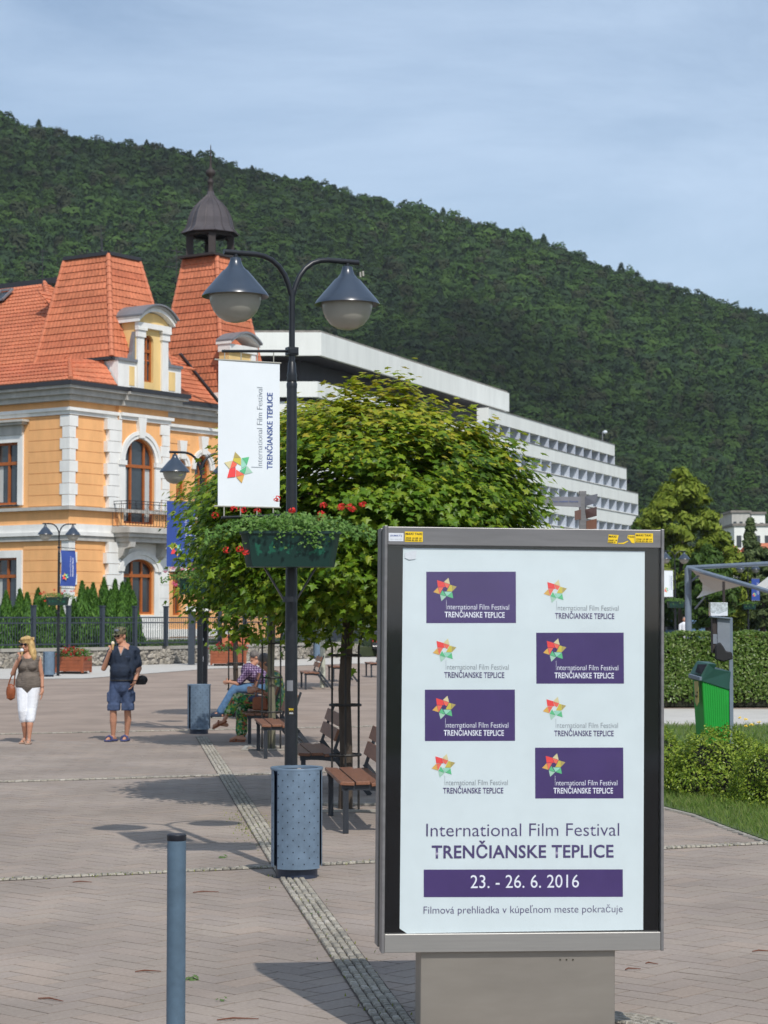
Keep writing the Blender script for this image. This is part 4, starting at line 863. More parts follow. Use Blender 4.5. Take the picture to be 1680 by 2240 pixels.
belt('belt', 10.62, 10.78, .10, 'white'); belt('belt', 10.78, 10.92, .20, 'white')
belt('cornice', 11.22, 11.45, .28, 'greyst'); belt('cornice', 11.45, 11.70, .46, 'greyst'); belt('cornice', 11.70, 11.82, .66, 'greyst'); belt('gutter', 11.82, 12.0, .74, 'gut', .2); belt('belt', .0, .95, .12, 'greyst'); belt('belt', 1.0, 1.35, .07, 'white')
# balcony
bp = BAY; b0, b1 = ba0 - .75, ba1 + .85
bp.slab('balcony_slab', b0, b1, 5.60, 5.86, 0, 1.05, 'greyst'); bp.slab('balcony_slab', b0 + .1, b1 - .1, 5.42, 5.60, 0, .92, 'greyst'); bp.slab('balcony_slab', b0 + .25, b1 - .25, 5.2, 5.42, 0, .75, 'greyst')
for s in (ba0 - .42, ba1 + .1):
    obj('corbel', MB().prism([bp.p(s, 5.2, 0), bp.p(s, 5.2, .8), bp.p(s, 4.98, .78), bp.p(s, 4.9, .45), bp.p(s, 4.6, .3), bp.p(s, 4.4, 0)], U2 * .32), 'greyst', house)
rl = MB(); z0, z1 = 5.90, 6.98
edge = [bp.p(b0 + .04, 0, 0), bp.p(b0 + .04, 0, .99), bp.p(b1 - .04, 0, .99), bp.p(b1 - .04, 0, 0)]
for i in range(3):
    a, b = edge[i], edge[i + 1]
    for z in (z0, z1 - .12, z1): rl.bar(a + Vector((0, 0, z)), b + Vector((0, 0, z)), .03)
    n_ = max(2, int((b - a).length / .36)); 
    for k in range(n_ + 1):
        p = a.lerp(b, k / n_); rl.bar(p + Vector((0, 0, z0)), p + Vector((0, 0, z1)), .022)
        if k < n_:
            q = a.lerp(b, (k + .5) / n_); t_ = (b - a).normalized()
            for rr, zz in ((.075, z0 + .42), (.045, z0 + .42), (.05, z0 + .72)):
                rl.tube([q + t_ * rr * math.cos(u) + Vector((0, 0, zz + rr * math.sin(u))) for u in [2 * math.pi * h / 10 for h in range(11)]], .008, 5)
            for s in (-1, 1): rl.bar(q + Vector((0, 0, z0)), q + t_ * s * .15 + Vector((0, 0, z1 - .12)), .012)
obj('balcony_railing', rl, 'iron', house)
# roofs: each course of tiles is a sub-part
def course_face(A, B, C_, D_, parent, h=.36, m='tile', rise=.055):    # A,B eave (left,right), D_,C_ top
    A, B, C_, D_ = map(Vector, (A, B, C_, D_)); n = (B - A).cross(D_ - A).normalized()
    if n.y > .15 or (abs(n.y) <= .15 and n.z < 0): n = -n
    L = ((D_ + C_) / 2 - (A + B) / 2).length; k = max(1, round(L / h))
    for i in range(k):
        a0, b0_ = A.lerp(D_, i / k), B.lerp(C_, i / k); t1 = (i + 1) / k + .01; a1, b1_ = A.lerp(D_, min(1, t1)), B.lerp(C_, min(1, t1)); w_ = (b0_ - a0).length; nn = max(2, int(w_ / .11))
        if w_ < .12: continue
        vs = []; fs = []
        for j in range(nn + 1):
            t = j / nn; wv = (.026 if j % 2 else 0); vs += [a0.lerp(b0_, t) + n * (rise + wv * .8 - .012), a0.lerp(b0_, t) - n * .02, a1.lerp(b1_, t) + n * (.004 + wv * .5)]
        for j in range(nn): fs += [(j * 3, j * 3 + 3, j * 3 + 5, j * 3 + 2), (j * 3 + 1, j * 3 + 4, j * 3 + 3, j * 3)]
        obj('tile_course', MB().add(vs, fs), m, parent, fix=False)
def ridge(a, b, parent, r=.11, step=.36, name='ridge_tile'):
    a, b = Vector(a), Vector(b); L = (b - a).length; k = max(1, round(L / step)); d = (b - a).normalized()
    for i in range(k):
        p, q = a.lerp(b, i / k), a.lerp(b, (i + 1.12) / k); obj(name, MB().tube([p, q], [r * 1.12, r * .88], 8), 'tile2', parent)
def V3(p, z): return Vector((p.x, p.y, z))
Fp = Vector((-11.92, 91.55, 0)); 
def tower(Fp, l1, r1, z0, T, l2, r2, z1, name):
    b = [V3(Fp + U1 * l1, z0), V3(Fp, z0), V3(Fp + U2 * r1, z0), V3(Fp + U1 * l1 + U2 * r1, z0)]; t = [V3(T + U1 * l2, z1), V3(T, z1), V3(T + U2 * r2, z1), V3(T + U1 * l2 + U2 * r2, z1)]
    rf = obj('roof', MB().quad(*t).quad(b[0], b[3], t[3], t[0]).quad(b[2], b[3], t[3], t[2]), 'tile', house, fix=False)
    course_face(b[0], b[1], t[1], t[0], rf); course_face(b[1], b[2], t[2], t[1], rf)
    ridge(b[1], t[1], rf, .12); ridge(b[0], t[0], rf, .1); ridge(b[2], t[2], rf, .1)
    return b, t, rf
b, t, rf = tower(Fp, 4.6, 4.0, 13.3, Vector((-12.45, 94.3, 0)), 2.7, 2.1, 18.25, 'a')
mb = MB()
for i in range(4): mb.bar(t[i] + Vector((0, 0, .08)), t[(i + 1) % 4] + Vector((0, 0, .08)), .22, .16)
mb.quad(*[p + Vector((0, 0, .1)) for p in t]); obj('roof_coping', mb, 'gut', house)
obj('finial', MB().tube([t[1].lerp(t[3], .5), t[1].lerp(t[3], .5) + Vector((0, 0, 1.1))], [.05, .01], 6).ell(t[1].lerp(t[3], .5) + Vector((0, 0, .45)), (.07, .07, .07), 8), 'gut', house)
obj('gutter', MB().bar(b[0] + Vector((0, 0, -.06)), b[1] + Vector((0, 0, -.06)), .16, .12).bar(b[1] + Vector((0, 0, -.06)), b[2] + Vector((0, 0, -.06)), .16, .12), 'gut', house)
def drum(Fp, l, r, z0, z1, ins=.35):
    q = [Fp + U1 * (l - ins) - N2 * 0 - N1 * ins - N2 * ins, Fp - N1 * ins - N2 * ins, Fp + U2 * (r - ins) - N1 * ins - N2 * ins]
    obj('attic_wall', MB().quad(V3(q[0], z0), V3(q[1], z0), V3(q[1], z1), V3(q[0], z1)).quad(V3(q[1], z0), V3(q[2], z0), V3(q[2], z1), V3(q[1], z1)), 'yellow', house)
drum(Fp, 4.6, 4.0, 11.9, 13.3)
# gabled dormer over the bay
ps0, ps1 = s_of(279, U2, BAY.o), s_of(346, U2, BAY.o); DW = Wall(C0 + N2 * .66, U2, N2); sm_ = (ps0 + ps1) / 2; lo0, lo1 = 2.35, s_of(377, U2, BAY.o)
wa, wb = s_of(296, U2, BAY.o), s_of(317, U2, BAY.o)
wall(DW, ps0, ps1, 11.85, 15.15, [(wa, wb, 12.35, 14.45, (wb - wa) / 2)], 'yellow'); window(DW, wa, wb, 12.35, 14.45, (wb - wa) / 2, 13.75, (.5,), curtain=False)
DW.slab('dormer_block', lo0, ps0, 11.85, 13.15, -.5, 0, 'white'); DW.slab('dormer_block', ps1, lo1, 11.85, 13.15, -.5, 0, 'white')
DW.slab('dormer_panel', lo0 + 1.0 if lo0 + 1.0 < ps0 - .2 else ps0 - .45, ps0 - .12, 12.1, 12.95, 0, .02, 'yellow'); DW.slab('dormer_panel', ps1 + .15, lo1 - .4, 12.1, 12.95, 0, .02, 'yellow')
DW.slab('dormer_coping', lo0 - .05, ps0, 13.15, 13.27, -.5, .1, 'zinc'); DW.slab('dormer_coping', ps1, lo1 + .05, 13.15, 13.27, -.5, .1, 'zinc')
DW.slab('dormer_side', lo0 - .02, lo0, 11.85, 13.15, -1.2, 0, 'white'); DW.slab('dormer_side', lo1, lo1 + .02, 11.85, 13.15, -1.2, 0, 'white')
for s in (ps0, ps1 - .42):
    DW.slab('pilaster', s, s + .42, 11.85, 14.3, 0, .10, 'white'); DW.slab('capital', s - .05, s + .47, 14.3, 14.6, 0, .16, 'white'); DW.slab('capital', s - .09, s + .51, 14.6, 14.72, 0, .22, 'white')
DW.slab('entablature', ps0 - .1, ps1 + .1, 14.72, 14.95, 0, .2, 'white')
for (h0, t_, d, m) in ((0, .16, .34, 'white'), (.16, .10, .42, 'greyst'), (.26, .07, .55, 'zinc')):
    mb = MB(); W_ = (ps1 - ps0) / 2 + .12 + d * .2
    for k in range(14):
        u0, u1 = -1 + 2 * k / 14, -1 + 2 * (k + 1) / 14; f_ = lambda u: 14.95 + h0 + .55 * (1 - abs(u) ** 2.2)
        mb.prism([DW.p(sm_ + u0 * W_, f_(u0), -1.6), DW.p(sm_ + u1 * W_, f_(u1), -1.6), DW.p(sm_ + u1 * W_, f_(u1) + t_, -1.6), DW.p(sm_ + u0 * W_, f_(u0) + t_, -1.6)], N2 * (1.6 + d))
    obj('pediment', mb, m, house)
obj('pediment', MB().prism([DW.p(sm_ + (-1 + 2 * k / 10) * 1.2, 14.95 + .5 * (1 - abs(-1 + 2 * k / 10) ** 2.2), 0) for k in range(11)], N2 * .05), 'yellow', house)
for s, sg in ((ps0, -1), (ps1, 1)):         # dormer cheeks with curved brackets
    DW.slab('dormer_cheek', min(s, s + sg * .02), max(s, s + sg * .02), 13.2, 15.0, -2.2, -.0, 'yellow')
    obj('scroll', MB().prism([DW.p(s, 13.25, -.25), DW.p(s + sg * .42, 13.25, -.25), DW.p(s + sg * .2, 13.6, -.25), DW.p(s + sg * .13, 14.2, -.25), DW.p(s, 14.6, -.25)], N2 * .2), 'zinc', house)
# skirt roof over the left wing and the corner
def pt(o, a, b, z): return V3(o + U1 * a + U2 * b, z)
oe = C0 + N1 * .7 + N2 * .7
rf = obj('roof', MB().quad(pt(oe, 0, 0, 11.9), pt(oe, 0, 2.9, 11.9), pt(oe, 2.5, 2.9, 13.0), pt(oe, 2.3, 2.3, 13.0)), 'tile', house, fix=False)
course_face(pt(oe, 14, 0, 12.0), pt(oe, 0, 0, 12.0), pt(oe, 2.9, 2.95, 13.38), pt(oe, 14, 2.95, 13.38), rf, .58); course_face(pt(oe, 0, 0, 12.0), pt(oe, 0, 2.95, 12.0), pt(oe, 1.0, 2.95, 13.3), pt(oe, 2.6, 2.7, 13.3), rf, .5)
ridge(pt(oe, 0, 0, 12.05), pt(oe, 2.6, 2.7, 13.3), rf, .1)
course_face(pt(oe, 17, 2.95, 13.38), pt(oe, 3.0, 2.95, 13.38), pt(oe, 9.8, 8.5, 18.1), pt(oe, 17, 8.5, 18.1), rf); course_face(pt(oe, 3, 2.95, 13.38), pt(oe, 1, 9.5, 13.38), pt(oe, 9.75, 8.55, 18.1), pt(oe, 9.85, 8.5, 18.1), rf)
ridge(pt(oe, 3.0, 2.95, 13.4), pt(oe, 9.8, 8.5, 18.15), rf, .13)
obj('roof_coping', MB().bar(pt(oe, 17, 8.9, 18.25), pt(oe, 6.0, 8.9, 18.25), .5, .3), 'gut', house)
rw = MB().quad(pt(oe, 12.2, 7.3, 17.11), pt(oe, 11.4, 7.3, 17.11), pt(oe, 11.4, 8.0, 17.70), pt(oe, 12.2, 8.0, 17.70)); sk = obj('skylight', rw, 'pane', house); sk.location = (0, -.1, .12)
sk2 = MB(); q = [pt(oe, 12.2, 7.3, 17.2), pt(oe, 11.4, 7.3, 17.2), pt(oe, 11.4, 8.0, 17.79), pt(oe, 12.2, 8.0, 17.79)]
for i in range(4): sk2.bar(q[i], q[(i + 1) % 4], .08, .1)
obj('frame', sk2, 'zinc', sk)
# lower roof between the towers, second tower and its dormer
c2_ = SET.o
def ps(s, d, z): return c2_ + U2 * s + N2 * d + Vector((0, 0, z))
rf = obj('roof', MB().quad(ps(6.2, -5.2, 17.2), ps(9.6, -5.2, 17.2), ps(9.6, -9, 15), ps(6.2, -9, 15)), 'tile', house, fix=False)
course_face(ps(be - .3, .7, 12.0), ps(11.5, .7, 12.0), ps(10.6, -3.2, 15.6), ps(be - 1.2, -3.2, 15.6), rf); course_face(ps(4.6, -3.2, 15.6), ps(10.6, -3.2, 15.6), ps(10, -5.2, 17.2), ps(5, -5.2, 17.2), rf)
F2 = Vector((-7.75, 100.7, 0)); b, t, rf = tower(F2, 4.6, 3.9, 12.0, Vector((-8.25, 103.0, 0)), 2.1, 1.4, 19.75, 'b')
drum(F2, 4.6, 3.9, 9, 12.0, .6)
obj('valley_sheet', MB().bar(P(394, 774, 97), P(478, 879, 99), .16, .08), 'gut', house)
D2 = Wall(F2 + N2 * .35, U2, N2); d0, d1 = s_of(500, U2, D2.o), s_of(556, U2, D2.o)
zc = P(520, 745, 102).z
D2.slab('dormer_wall', d0, d1, 11.9, zc - .7, -.6, 0, 'yellow'); D2.slab('entablature', d0 - .1, d1 + .1, zc - .70, zc - .35, -.6, .15, 'white')
for (h0, t_, d, m) in ((-.35, .12, .25, 'white'), (-.23, .1, .4, 'zinc')):
    mb = MB(); W_ = (d1 - d0) / 2 + .15; sc_ = (d0 + d1) / 2
    for k in range(12):
        u0, u1 = -1 + 2 * k / 12, -1 + 2 * (k + 1) / 12; f_ = lambda u: zc + h0 + .45 * (1 - abs(u) ** 2)
        mb.prism([D2.p(sc_ + u0 * W_, f_(u0), -.7), D2.p(sc_ + u1 * W_, f_(u1), -.7), D2.p(sc_ + u1 * W_, f_(u1) + t_, -.7), D2.p(sc_ + u0 * W_, f_(u0) + t_, -.7)], N2 * (.7 + d))
    obj('pediment', mb, m, house)
D2.slab('dormer_block', d0 - .9, d0, 11.6, 12.6, -.5, .1, 'white'); D2.slab('pilaster', d1 - .35, d1, 11.9, zc - .7, 0, .1, 'white')
# cupola on the second tower
cc = t[1].lerp(t[3], .5); r0 = 1.02; cz = t[1].z
cup = thing('cupola', 'dark copper domed belfry cupola on top of the steep tiled tower', 'cupola', (P(460, 552, cc.y).x, cc.y, 0))
obj('deck', MB().box((0, 0, cz + .04), (2.3, 2.3, .12), Matrix.Rotation(math.atan2(U2.y, U2.x), 3, 'Z')), 'brownw', cup)
for k in range(4):
    a = R(k * 90 - 80); p = Vector((r0 * math.cos(a), r0 * math.sin(a), 0)); obj('column', MB().bar(p + Vector((0, 0, cz)), p + Vector((0, 0, cz + 1.15)), .34), 'brownw', cup)
    a2 = R(k * 90 + 10); p2 = Vector((r0 * math.cos(a2), r0 * math.sin(a2), 0))
    for f0, f1 in ((0, .2), (1, .8)): obj('brace', MB().bar(p.lerp(p2, f0) + Vector((0, 0, cz + .75)), p.lerp(p2, f1) + Vector((0, 0, cz + 1.1)), .1), 'brownw', cup)
obj('ring_beam', MB().lathe([(r0 - .15, cz + 1.12), (r0 + .18, cz + 1.12), (r0 + .18, cz + 1.28), (r0 - .15, cz + 1.28)], n=8), 'brownw', cup, rz=R(14))
prof = [(1.44, 1.22), (1.46, 1.25), (1.34, 1.36), (1.22, 1.52), (1.16, 1.70), (1.10, 1.98), (.98, 2.30), (.80, 2.60), (.56, 2.86), (.34, 3.05), (.22, 3.2), (.17, 3.4)]
obj('dome', MB().lathe([(a, cz + b_) for a, b_ in prof], n=8), 'copper', cup, rz=R(14))
for k in range(8):
    for off in (0, 22.5):
        a = R(k * 45 + 14 + off); kk = 1.01 if off == 0 else .935; obj('seam', MB().tube([(q * kk * math.cos(a), q * kk * math.sin(a), cz + z_ + .01) for q, z_ in prof[1:-1]], .018, 5), 'copper', cup)
obj('finial', MB().lathe([(.17, cz + 3.4), (.13, cz + 3.5), (.13, cz + 3.8), (.19, cz + 3.86), (.13, cz + 3.93), (.09, cz + 4.1), (.22, cz + 4.22), (.27, cz + 4.34), (.22, cz + 4.46), (.08, cz + 4.56), (.05, cz + 4.75), (.02, cz + 5.7), (0, cz + 5.8)], n=14), 'brownw', cup, smooth='all')
obj('weathervane', MB().box((-.12, 0, cz + 5.45), (.28, .02, .05)).box((0, 0, cz + 5.2), (.22, .02, .03)), 'iron', cup)
for (px, y0_, y1_, D_) in ((93, 625, 545, 100), (221, 548, 490, 96)):
    a = P(px, y0_, D_); b_ = P(px, y1_, D_); o = obj('aerial', MB().tube([a, b_], .018, 5).bar(b_ + Vector((-.25, 0, -.1)), b_ + Vector((.25, 0, -.1)), .02), 'gut'); tag(o, 'thin roof aerial above the ' + ('left ridge of the orange house' if px == 93 else 'flat top of the first tiled tower'), 'aerial')
o = obj('aerial', MB().bar(P(372, 546, 100), P(400, 552, 100), .03).bar(P(362, 583, 100), P(392, 585, 100), .03).bar(P(386, 540, 100), P(386, 620, 100), .03), 'gut'); tag(o, 'aerial bars sticking out left of the steep cupola tower', 'aerial')

# ================================================================ WHITE HOTEL
hotel = thing('hotel', 'large white terraced hotel with rows of recessed windows below the hill', 'building', (0, 0, 0))
HO = Vector((12.0, 220, 0)); HU = Vector((17, 44, 0)).normalized(); HN = Vector((HU.y, -HU.x, 0)); HW_ = Wall(HO, HU, HN)
def hs(px): r = (px - 840) / F; return (HO.x - r * HO.y) / (r * HU.y - HU.x)
TOPS = [23.55, 20.95, 18.05, 15.1, 12.2, 9.3, 6.4]; ENDS = [hs(1346), hs(1371.7), hs(1396.7), hs(1420), hs(1440), hs(1460), hs(1480)]
for k, (zt, se) in enumerate(zip(TOPS, ENDS)):
    s0 = -3.2; zb = zt - 1.42; zw = zt - 2.75
    HW_.slab('parapet', s0, se, zb, zt, -1.3, 0, 'hotel', hotel); HW_.slab('parapet_cap', s0, se + .05, zt, zt + .07, -.5, .06, 'edge', hotel)
    HW_.slab('floor_slab', s0, se, zw - .12, zw, -1.3, -.02, 'hotel', hotel)
    HW_.slab('terrace', s0, se, zw - .1, zb, -14, -1.3, 'hotel', hotel)
    nb = int((se + 3.0) / 3.55); st = (se + 3.2) / nb
    for i in range(nb):
        a = s0 + i * st; f = obj('window', HW_.box(MB(), a + .25, a + st - .3, zw + .0, zb - .0, -1.28, -1.2), 'oakf' if 0 else 'hoteldark', hotel)
        obj('pane', HW_.box(MB(), a + .4, a + st - .45, zw + .1, zb - .1, -1.2, -1.17), 'pane', f)
    fins = MB()
    for i in range(nb + 1):
        a = s0 + i * st; obj('fin', HW_.box(MB(), a - .12, a + .12, zw, zb, -1.3, -.03), 'hotelfin', hotel)
    HW_.slab('end_wall', se - .1, se, zw - .1, zb, -14, -.02, 'hotel', hotel)
# penthouse: wide overhanging roof slab on a dark recessed storey
Q0 = Vector((-5.55, 185, 0)); QU = HU; QL = Vector((-1, .01, 0)); L1_ = 54.5; L2_ = 20
def slab(name, z0, z1, ins, m, endl=0, slope=0, back=16):
    n = HN; nl = Vector((0, -1, 0)); c = Q0 - n * ins * .9 + Vector((0, ins, 0)) * .9; a = Q0 + QU * (L1_ - endl) - n * ins; b_ = Q0 + QL * L2_ + Vector((0, ins, 0))
    poly = [b_, c, a, a - n * back + QU * slope, c - n * back * .8 + Vector((0, back, 0)), b_ + Vector((0, back, 0))]
    return obj(name, MB().prism([V3(p, z0) for p in poly], (0, 0, z1 - z0)), m, hotel)
slab('roof_slab', P(700, 777.6, 185).z, P(700, 727, 185).z, 0, 'hotel', 0, -2); slab('roof_edge', P(700, 727, 185).z, P(700, 722, 185).z, .12, 'edge', .2)
slab('soffit', P(700, 777.6, 185).z - .06, P(700, 777.6, 185).z - .001, .3, 'hoteldark', .8)
slab('penthouse_wall', 20, P(700, 777.6, 185).z - .07, 2.4, 'hoteldark', 3)
slab('parapet', P(693, 867, 185).z, P(693, 833, 185).z, .4, 'hotel', 30); slab('recess', P(693, 876, 185).z, P(693, 867, 185).z, 1.0, 'hoteldark', 30); slab('parapet', P(693, 910, 185).z, P(693, 876, 185).z, .8, 'hotel', 30); slab('lower_storeys', 3, P(693, 910, 185).z, 1.2, 'hotel', 30)
for i in range(7):
    a = Q0 + QU * (14 + i * 4.0) - HN * 2.35; mb = MB(); zz = 23.0
    for d in (0, 1.6): mb.prism([V3(a + QU * d, 21.6), V3(a + QU * (d + .15), 21.6), V3(a + QU * (d + .15), zz), V3(a + QU * d, zz)], HN * .2)
    mb.prism([V3(a, zz - .15), V3(a + QU * 1.75, zz - .15), V3(a + QU * 1.75, zz), V3(a, zz)], HN * .21); obj('window_frame', mb, 'alud', hotel)
p = P(1318, 960, 262); o = thing('roof_lamp', 'small globe lamp on a mast on the right end of the hotel roof', 'lamp', (p.x, p.y, 0)); obj('mast', MB().tube([(0, 0, 23.4), (0, 0, P(1318, 945, 262).z)], .06, 6), 'zinc', o); obj('globe', MB().ell((.35, 0, P(1318, 945, 262).z), (.27, .27, .22), 10).tube([(0, 0, P(1318, 945, 262).z), (.3, 0, P(1318, 945, 262).z)], .05, 5), 'stickerw', o, smooth='all')
# far houses on the right
def far_house(label, px0, px1, y0, y1, D_, m, roofm=None, ry=0, wins=3):
    a = P(px0, y0, D_); b_ = P(px1, y1, D_); w_ = b_.x - a.x; h = thing('far_house', label, 'house', ((a.x + b_.x) / 2, D_, 0)); obj('wall', MB().box((0, 5, a.z / 2), (w_, 10, a.z)), m, h)
    if roofm:
        obj('roof', MB().prism([(-w_ / 2 - .4, -.4, a.z), (-w_ / 2 - .4, 10.4, a.z), (-w_ / 2 - .4, 5, a.z + ry)], (w_ + .8, 0, 0)), roofm, h)
    else: obj('roof', MB().box((0, 5, a.z + .1), (w_ + .3, 10.3, .25)), 'edge', h)
    for k in range(wins): obj('window', MB().box((-w_ / 2 + (k + .5) * w_ / wins, -.02, a.z - 1.6), (w_ / wins * .5, .06, 1.2)), 'pane', h)
far_house('far pale concrete block at the upper right edge', 1601, 1642, 1121, 1300, 230, 'greyst'); far_house('far white block with two windows, right of the concrete one', 1644, 1675, 1124, 1300, 234, 'hotel', wins=2)
far_house('low white far house below the pale blocks', 1606, 1690, 1150, 1340, 215, 'hotel', wins=4); far_house('far house with a red tiled roof behind the linden', 1596, 1620, 1212, 1330, 190, 'white', 'tile', .9); far_house('far red roofed house at the right edge behind the grey conifer', 1664, 1710, 1206, 1330, 185, 'yellow', 'tile', .9)
far_house('long pale building beyond the hedge and parked cars at the right', 1590, 1720, 1352, 1372, 140, 'greyst', None, 0, 5)

# ================================================================ retaining wall, fence, thujas
WP = [Vector((-24.5, 63.9, 0)), Vector((-14.2, 77.9, 0)), Vector((-8.7, 85.4, 0)), Vector((-1.2, 101, 0))]
sw = thing('retaining_wall', 'low rubble stone wall with a flat coping below the iron fence', 'wall', (0, 0, 0)); core = MB(); cop = MB(); stones = []
HT = .62
for i in range(3):
    a, b_ = WP[i], WP[i + 1]; d = (b_ - a).normalized(); n_ = Vector((d.y, -d.x, 0)); L = (b_ - a).length
    core.prism([a, b_, b_ + Vector((0, 0, HT)), a + Vector((0, 0, HT))], -n_ * .35)
    for k in range(int(L / 1.1)):
        p, q = a + d * k * 1.1, a + d * (k + .985) * 1.1; obj('coping_stone', MB().prism([p + n_ * .08 + Vector((0, 0, HT)), q + n_ * .08 + Vector((0, 0, HT)), q + n_ * .08 + Vector((0, 0, HT + .12)), p + n_ * .08 + Vector((0, 0, HT + .12))], -n_ * .5), 'kerb', sw)
    for k in range(int(L * 48)):
        s = rng.uniform(0, L); z = rng.uniform(.04, HT - .03); stones.append((a + d * s + Vector((0, 0, z)) + n_ * .0, d, n_))
obj('mortar_core', core, 'mortar', sw)
X = np.array([s[1][:] for s in stones]); Yn = np.array([s[2][:] for s in stones]); sz = rng.uniform(.06, .13, len(stones))
v = MB().ell((0, 0, 0), (1, 1, 1), 6); o = obj('stones', stamp('stones', np.array([s[0][:] for s in stones]), X * (sz * rng.uniform(.9, 1.5, len(sz)))[:, None], Yn * .06, np.array([[0, 0, 1.]] * len(sz)) * (sz * .8)[:, None], v.v, v.f), 'stone', sw); o['kind'] = 'stuff'
fn = thing('iron_fence', 'slate painted iron fence on top of the rubble stone wall', 'fence', (0, 0, 0)); pk = []
pkm = MB().box((0, 0, .60), (.022, .022, 1.10)).mesh('picket'); pkm.materials.append(K['fence']); pom = MB().box((0, 0, .79), (.15, .15, 1.58)).box((0, 0, 1.60), (.19, .19, .05)).mesh('fence_post'); pom.materials.append(K['fence']); npk = 0
for i in range(3):
    a, b_ = WP[i], WP[i + 1]; d = (b_ - a).normalized(); n_ = Vector((d.y, -d.x, 0)); L = (b_ - a).length; a = a - n_ * .17 + Vector((0, 0, HT + .12)); nb = max(1, round(L / 2.05))
    for k in range(nb + (i == 2)):
        o = bpy.data.objects.new('fence_post', pom); COL.objects.link(o); o.parent = fn; o.location = a + d * k * L / nb; o.rotation_euler.z = math.atan2(d.y, d.x)
    for k in range(nb):
        for z in (.14, .95, 1.16): obj('fence_rail', MB().bar(a + d * (k * L / nb + .08) + Vector((0, 0, z)), a + d * ((k + 1) * L / nb - .08) + Vector((0, 0, z)), .04, .05), 'fence', fn)
        for j in range(1, 14):
            s = (k + j / 14) * L / nb; p = a + d * s
            if abs(p.x / p.y) < .2 and npk < 296: o = bpy.data.objects.new('picket', pkm); COL.objects.link(o); o.parent = fn; o.location = p; npk += 1
K['thuja'] = leafmat('thuja_foliage', [(.03, .085, .010), (.055, .14, .018), (.085, .20, .025), (.13, .26, .04)], .25, .6)
LONG = ([(0, -.6, 0), (.13, 0, .03), (0, .6, 0), (-.13, 0, .03)], [(0, 1, 2, 3)])
thp = [(14, 1296), (44, 1292), (60, 1300), (84, 1290), (98, 1310), (116, 1318), (134, 1326), (162, 1314), (180, 1274), (192, 1288), (204, 1278), (228, 1267), (242, 1292), (252, 1270), (268, 1276), (280, 1268), (291, 1296)]
where = ['at the far left edge', 'second from the left edge', 'third from the left, shorter', 'broad one left of the distant lamp', 'low one left of the distant lamp', 'low one just left of the distant lamp', 'low one just right of the distant lamp', 'short one right of the distant lamp', 'tall one right of the blue banner', 'squeezed behind the tall one right of the blue banner', 'slim one left of the white quoins', 'tallest pointed one in the middle', 'short one behind the tallest', 'slim pointed one left of the ground floor window', 'one under the balcony end', 'one hiding the window sill', 'last low one, nearest the walking man']
for i, ((px, ty), lb) in enumerate(zip(thp, where)):
    # the row stands two metres behind the wall
    r = (px - 840) / F; Y = 66.0
    for it in range(40):
        x = r * Y; a = WP[1]; d = (WP[2] - WP[1]).normalized(); wallx = a.x + d.x / d.y * (Y - a.y)
        if x > wallx - 1.7: Y += .6
        else: break
    Y = max(Y, 80.5); Y += (i % 2) * .7; x = r * Y; zt = P(px, ty, Y).z; t = thing('thuja', 'conical green thuja, ' + lb, 'conifer', (x, Y, .3), 0, 'thujas behind the fence'); H_ = zt - .3; n = 3200
    h = rng.random(n) ** .8; a = rng.uniform(0, 2 * math.pi, n); rad = .66 * (1 - h) ** .78 * (1 + .10 * np.sin(h * 19 + i) + .08 * np.sin(a * 3 + i)) * rng.uniform(.55, 1.05, n) * (1 if H_ < 3 else 1.05)
    Pn = np.stack([rad * np.cos(a), rad * np.sin(a), h * H_], 1); N_ = np.stack([np.cos(a), np.sin(a), rng.normal(size=n) * .4], 1) + rng.normal(size=(n, 3)) * .3
    Nn = N_ / np.linalg.norm(N_, axis=1, keepdims=True); up = np.array([[0, 0, 1.]]) + .35 * np.stack([np.cos(a), np.sin(a), a * 0], 1) + rng.normal(size=(n, 3)) * .2; up -= (up * Nn).sum(1, keepdims=True) * Nn; up /= np.linalg.norm(up, axis=1, keepdims=True); sz = rng.uniform(.12, .24, n)[:, None]
    o = obj('foliage', stamp('foliage', Pn, np.cross(up, Nn) * sz * 1.3, up * sz, Nn * sz, *LONG), 'thuja', t); o['kind'] = 'stuff'
    obj('trunk', MB().tube([(0, 0, -.3), (0, 0, H_ * .85)], [.06, .02], 6), 'trunk', t)
garden = struct('garden_terrace', MB().prism([V3(WP[0] + Vector((-.5, .3, 0)), 0), V3(WP[1] + Vector((-.3, .2, 0)), 0), V3(WP[2] + Vector((-.3, .2, 0)), 0), V3(WP[3] + Vector((-.3, .2, 0)), 0), Vector((8, 125, 0)), Vector((-40, 125, 0))], (0, 0, .45)), 'soil')
sh = poly_pts([(-10.2, 85.6), (-7.9, 88.9), (-2.2, 100.5), (-3.2, 101.5), (-9, 90.5), (-11, 87.5)], 9000)
zz = .5 + rng.uniform(0, .45, len(sh)); K['shrub'] = leafmat('shrub_leaves', [(.03, .075, .012), (.06, .12, .02), (.10, .18, .035)], .3, .6)
o = leaves('garden_shrubs', np.column_stack([sh, zz]), rng.normal(size=(len(sh), 3)) + [0, -.6, .8], rng.uniform(.08, .15, len(sh)), 'shrub', kind='stuff'); tag(o, 'low green ground shrubs behind the iron fence right of the thujas', 'shrubs')
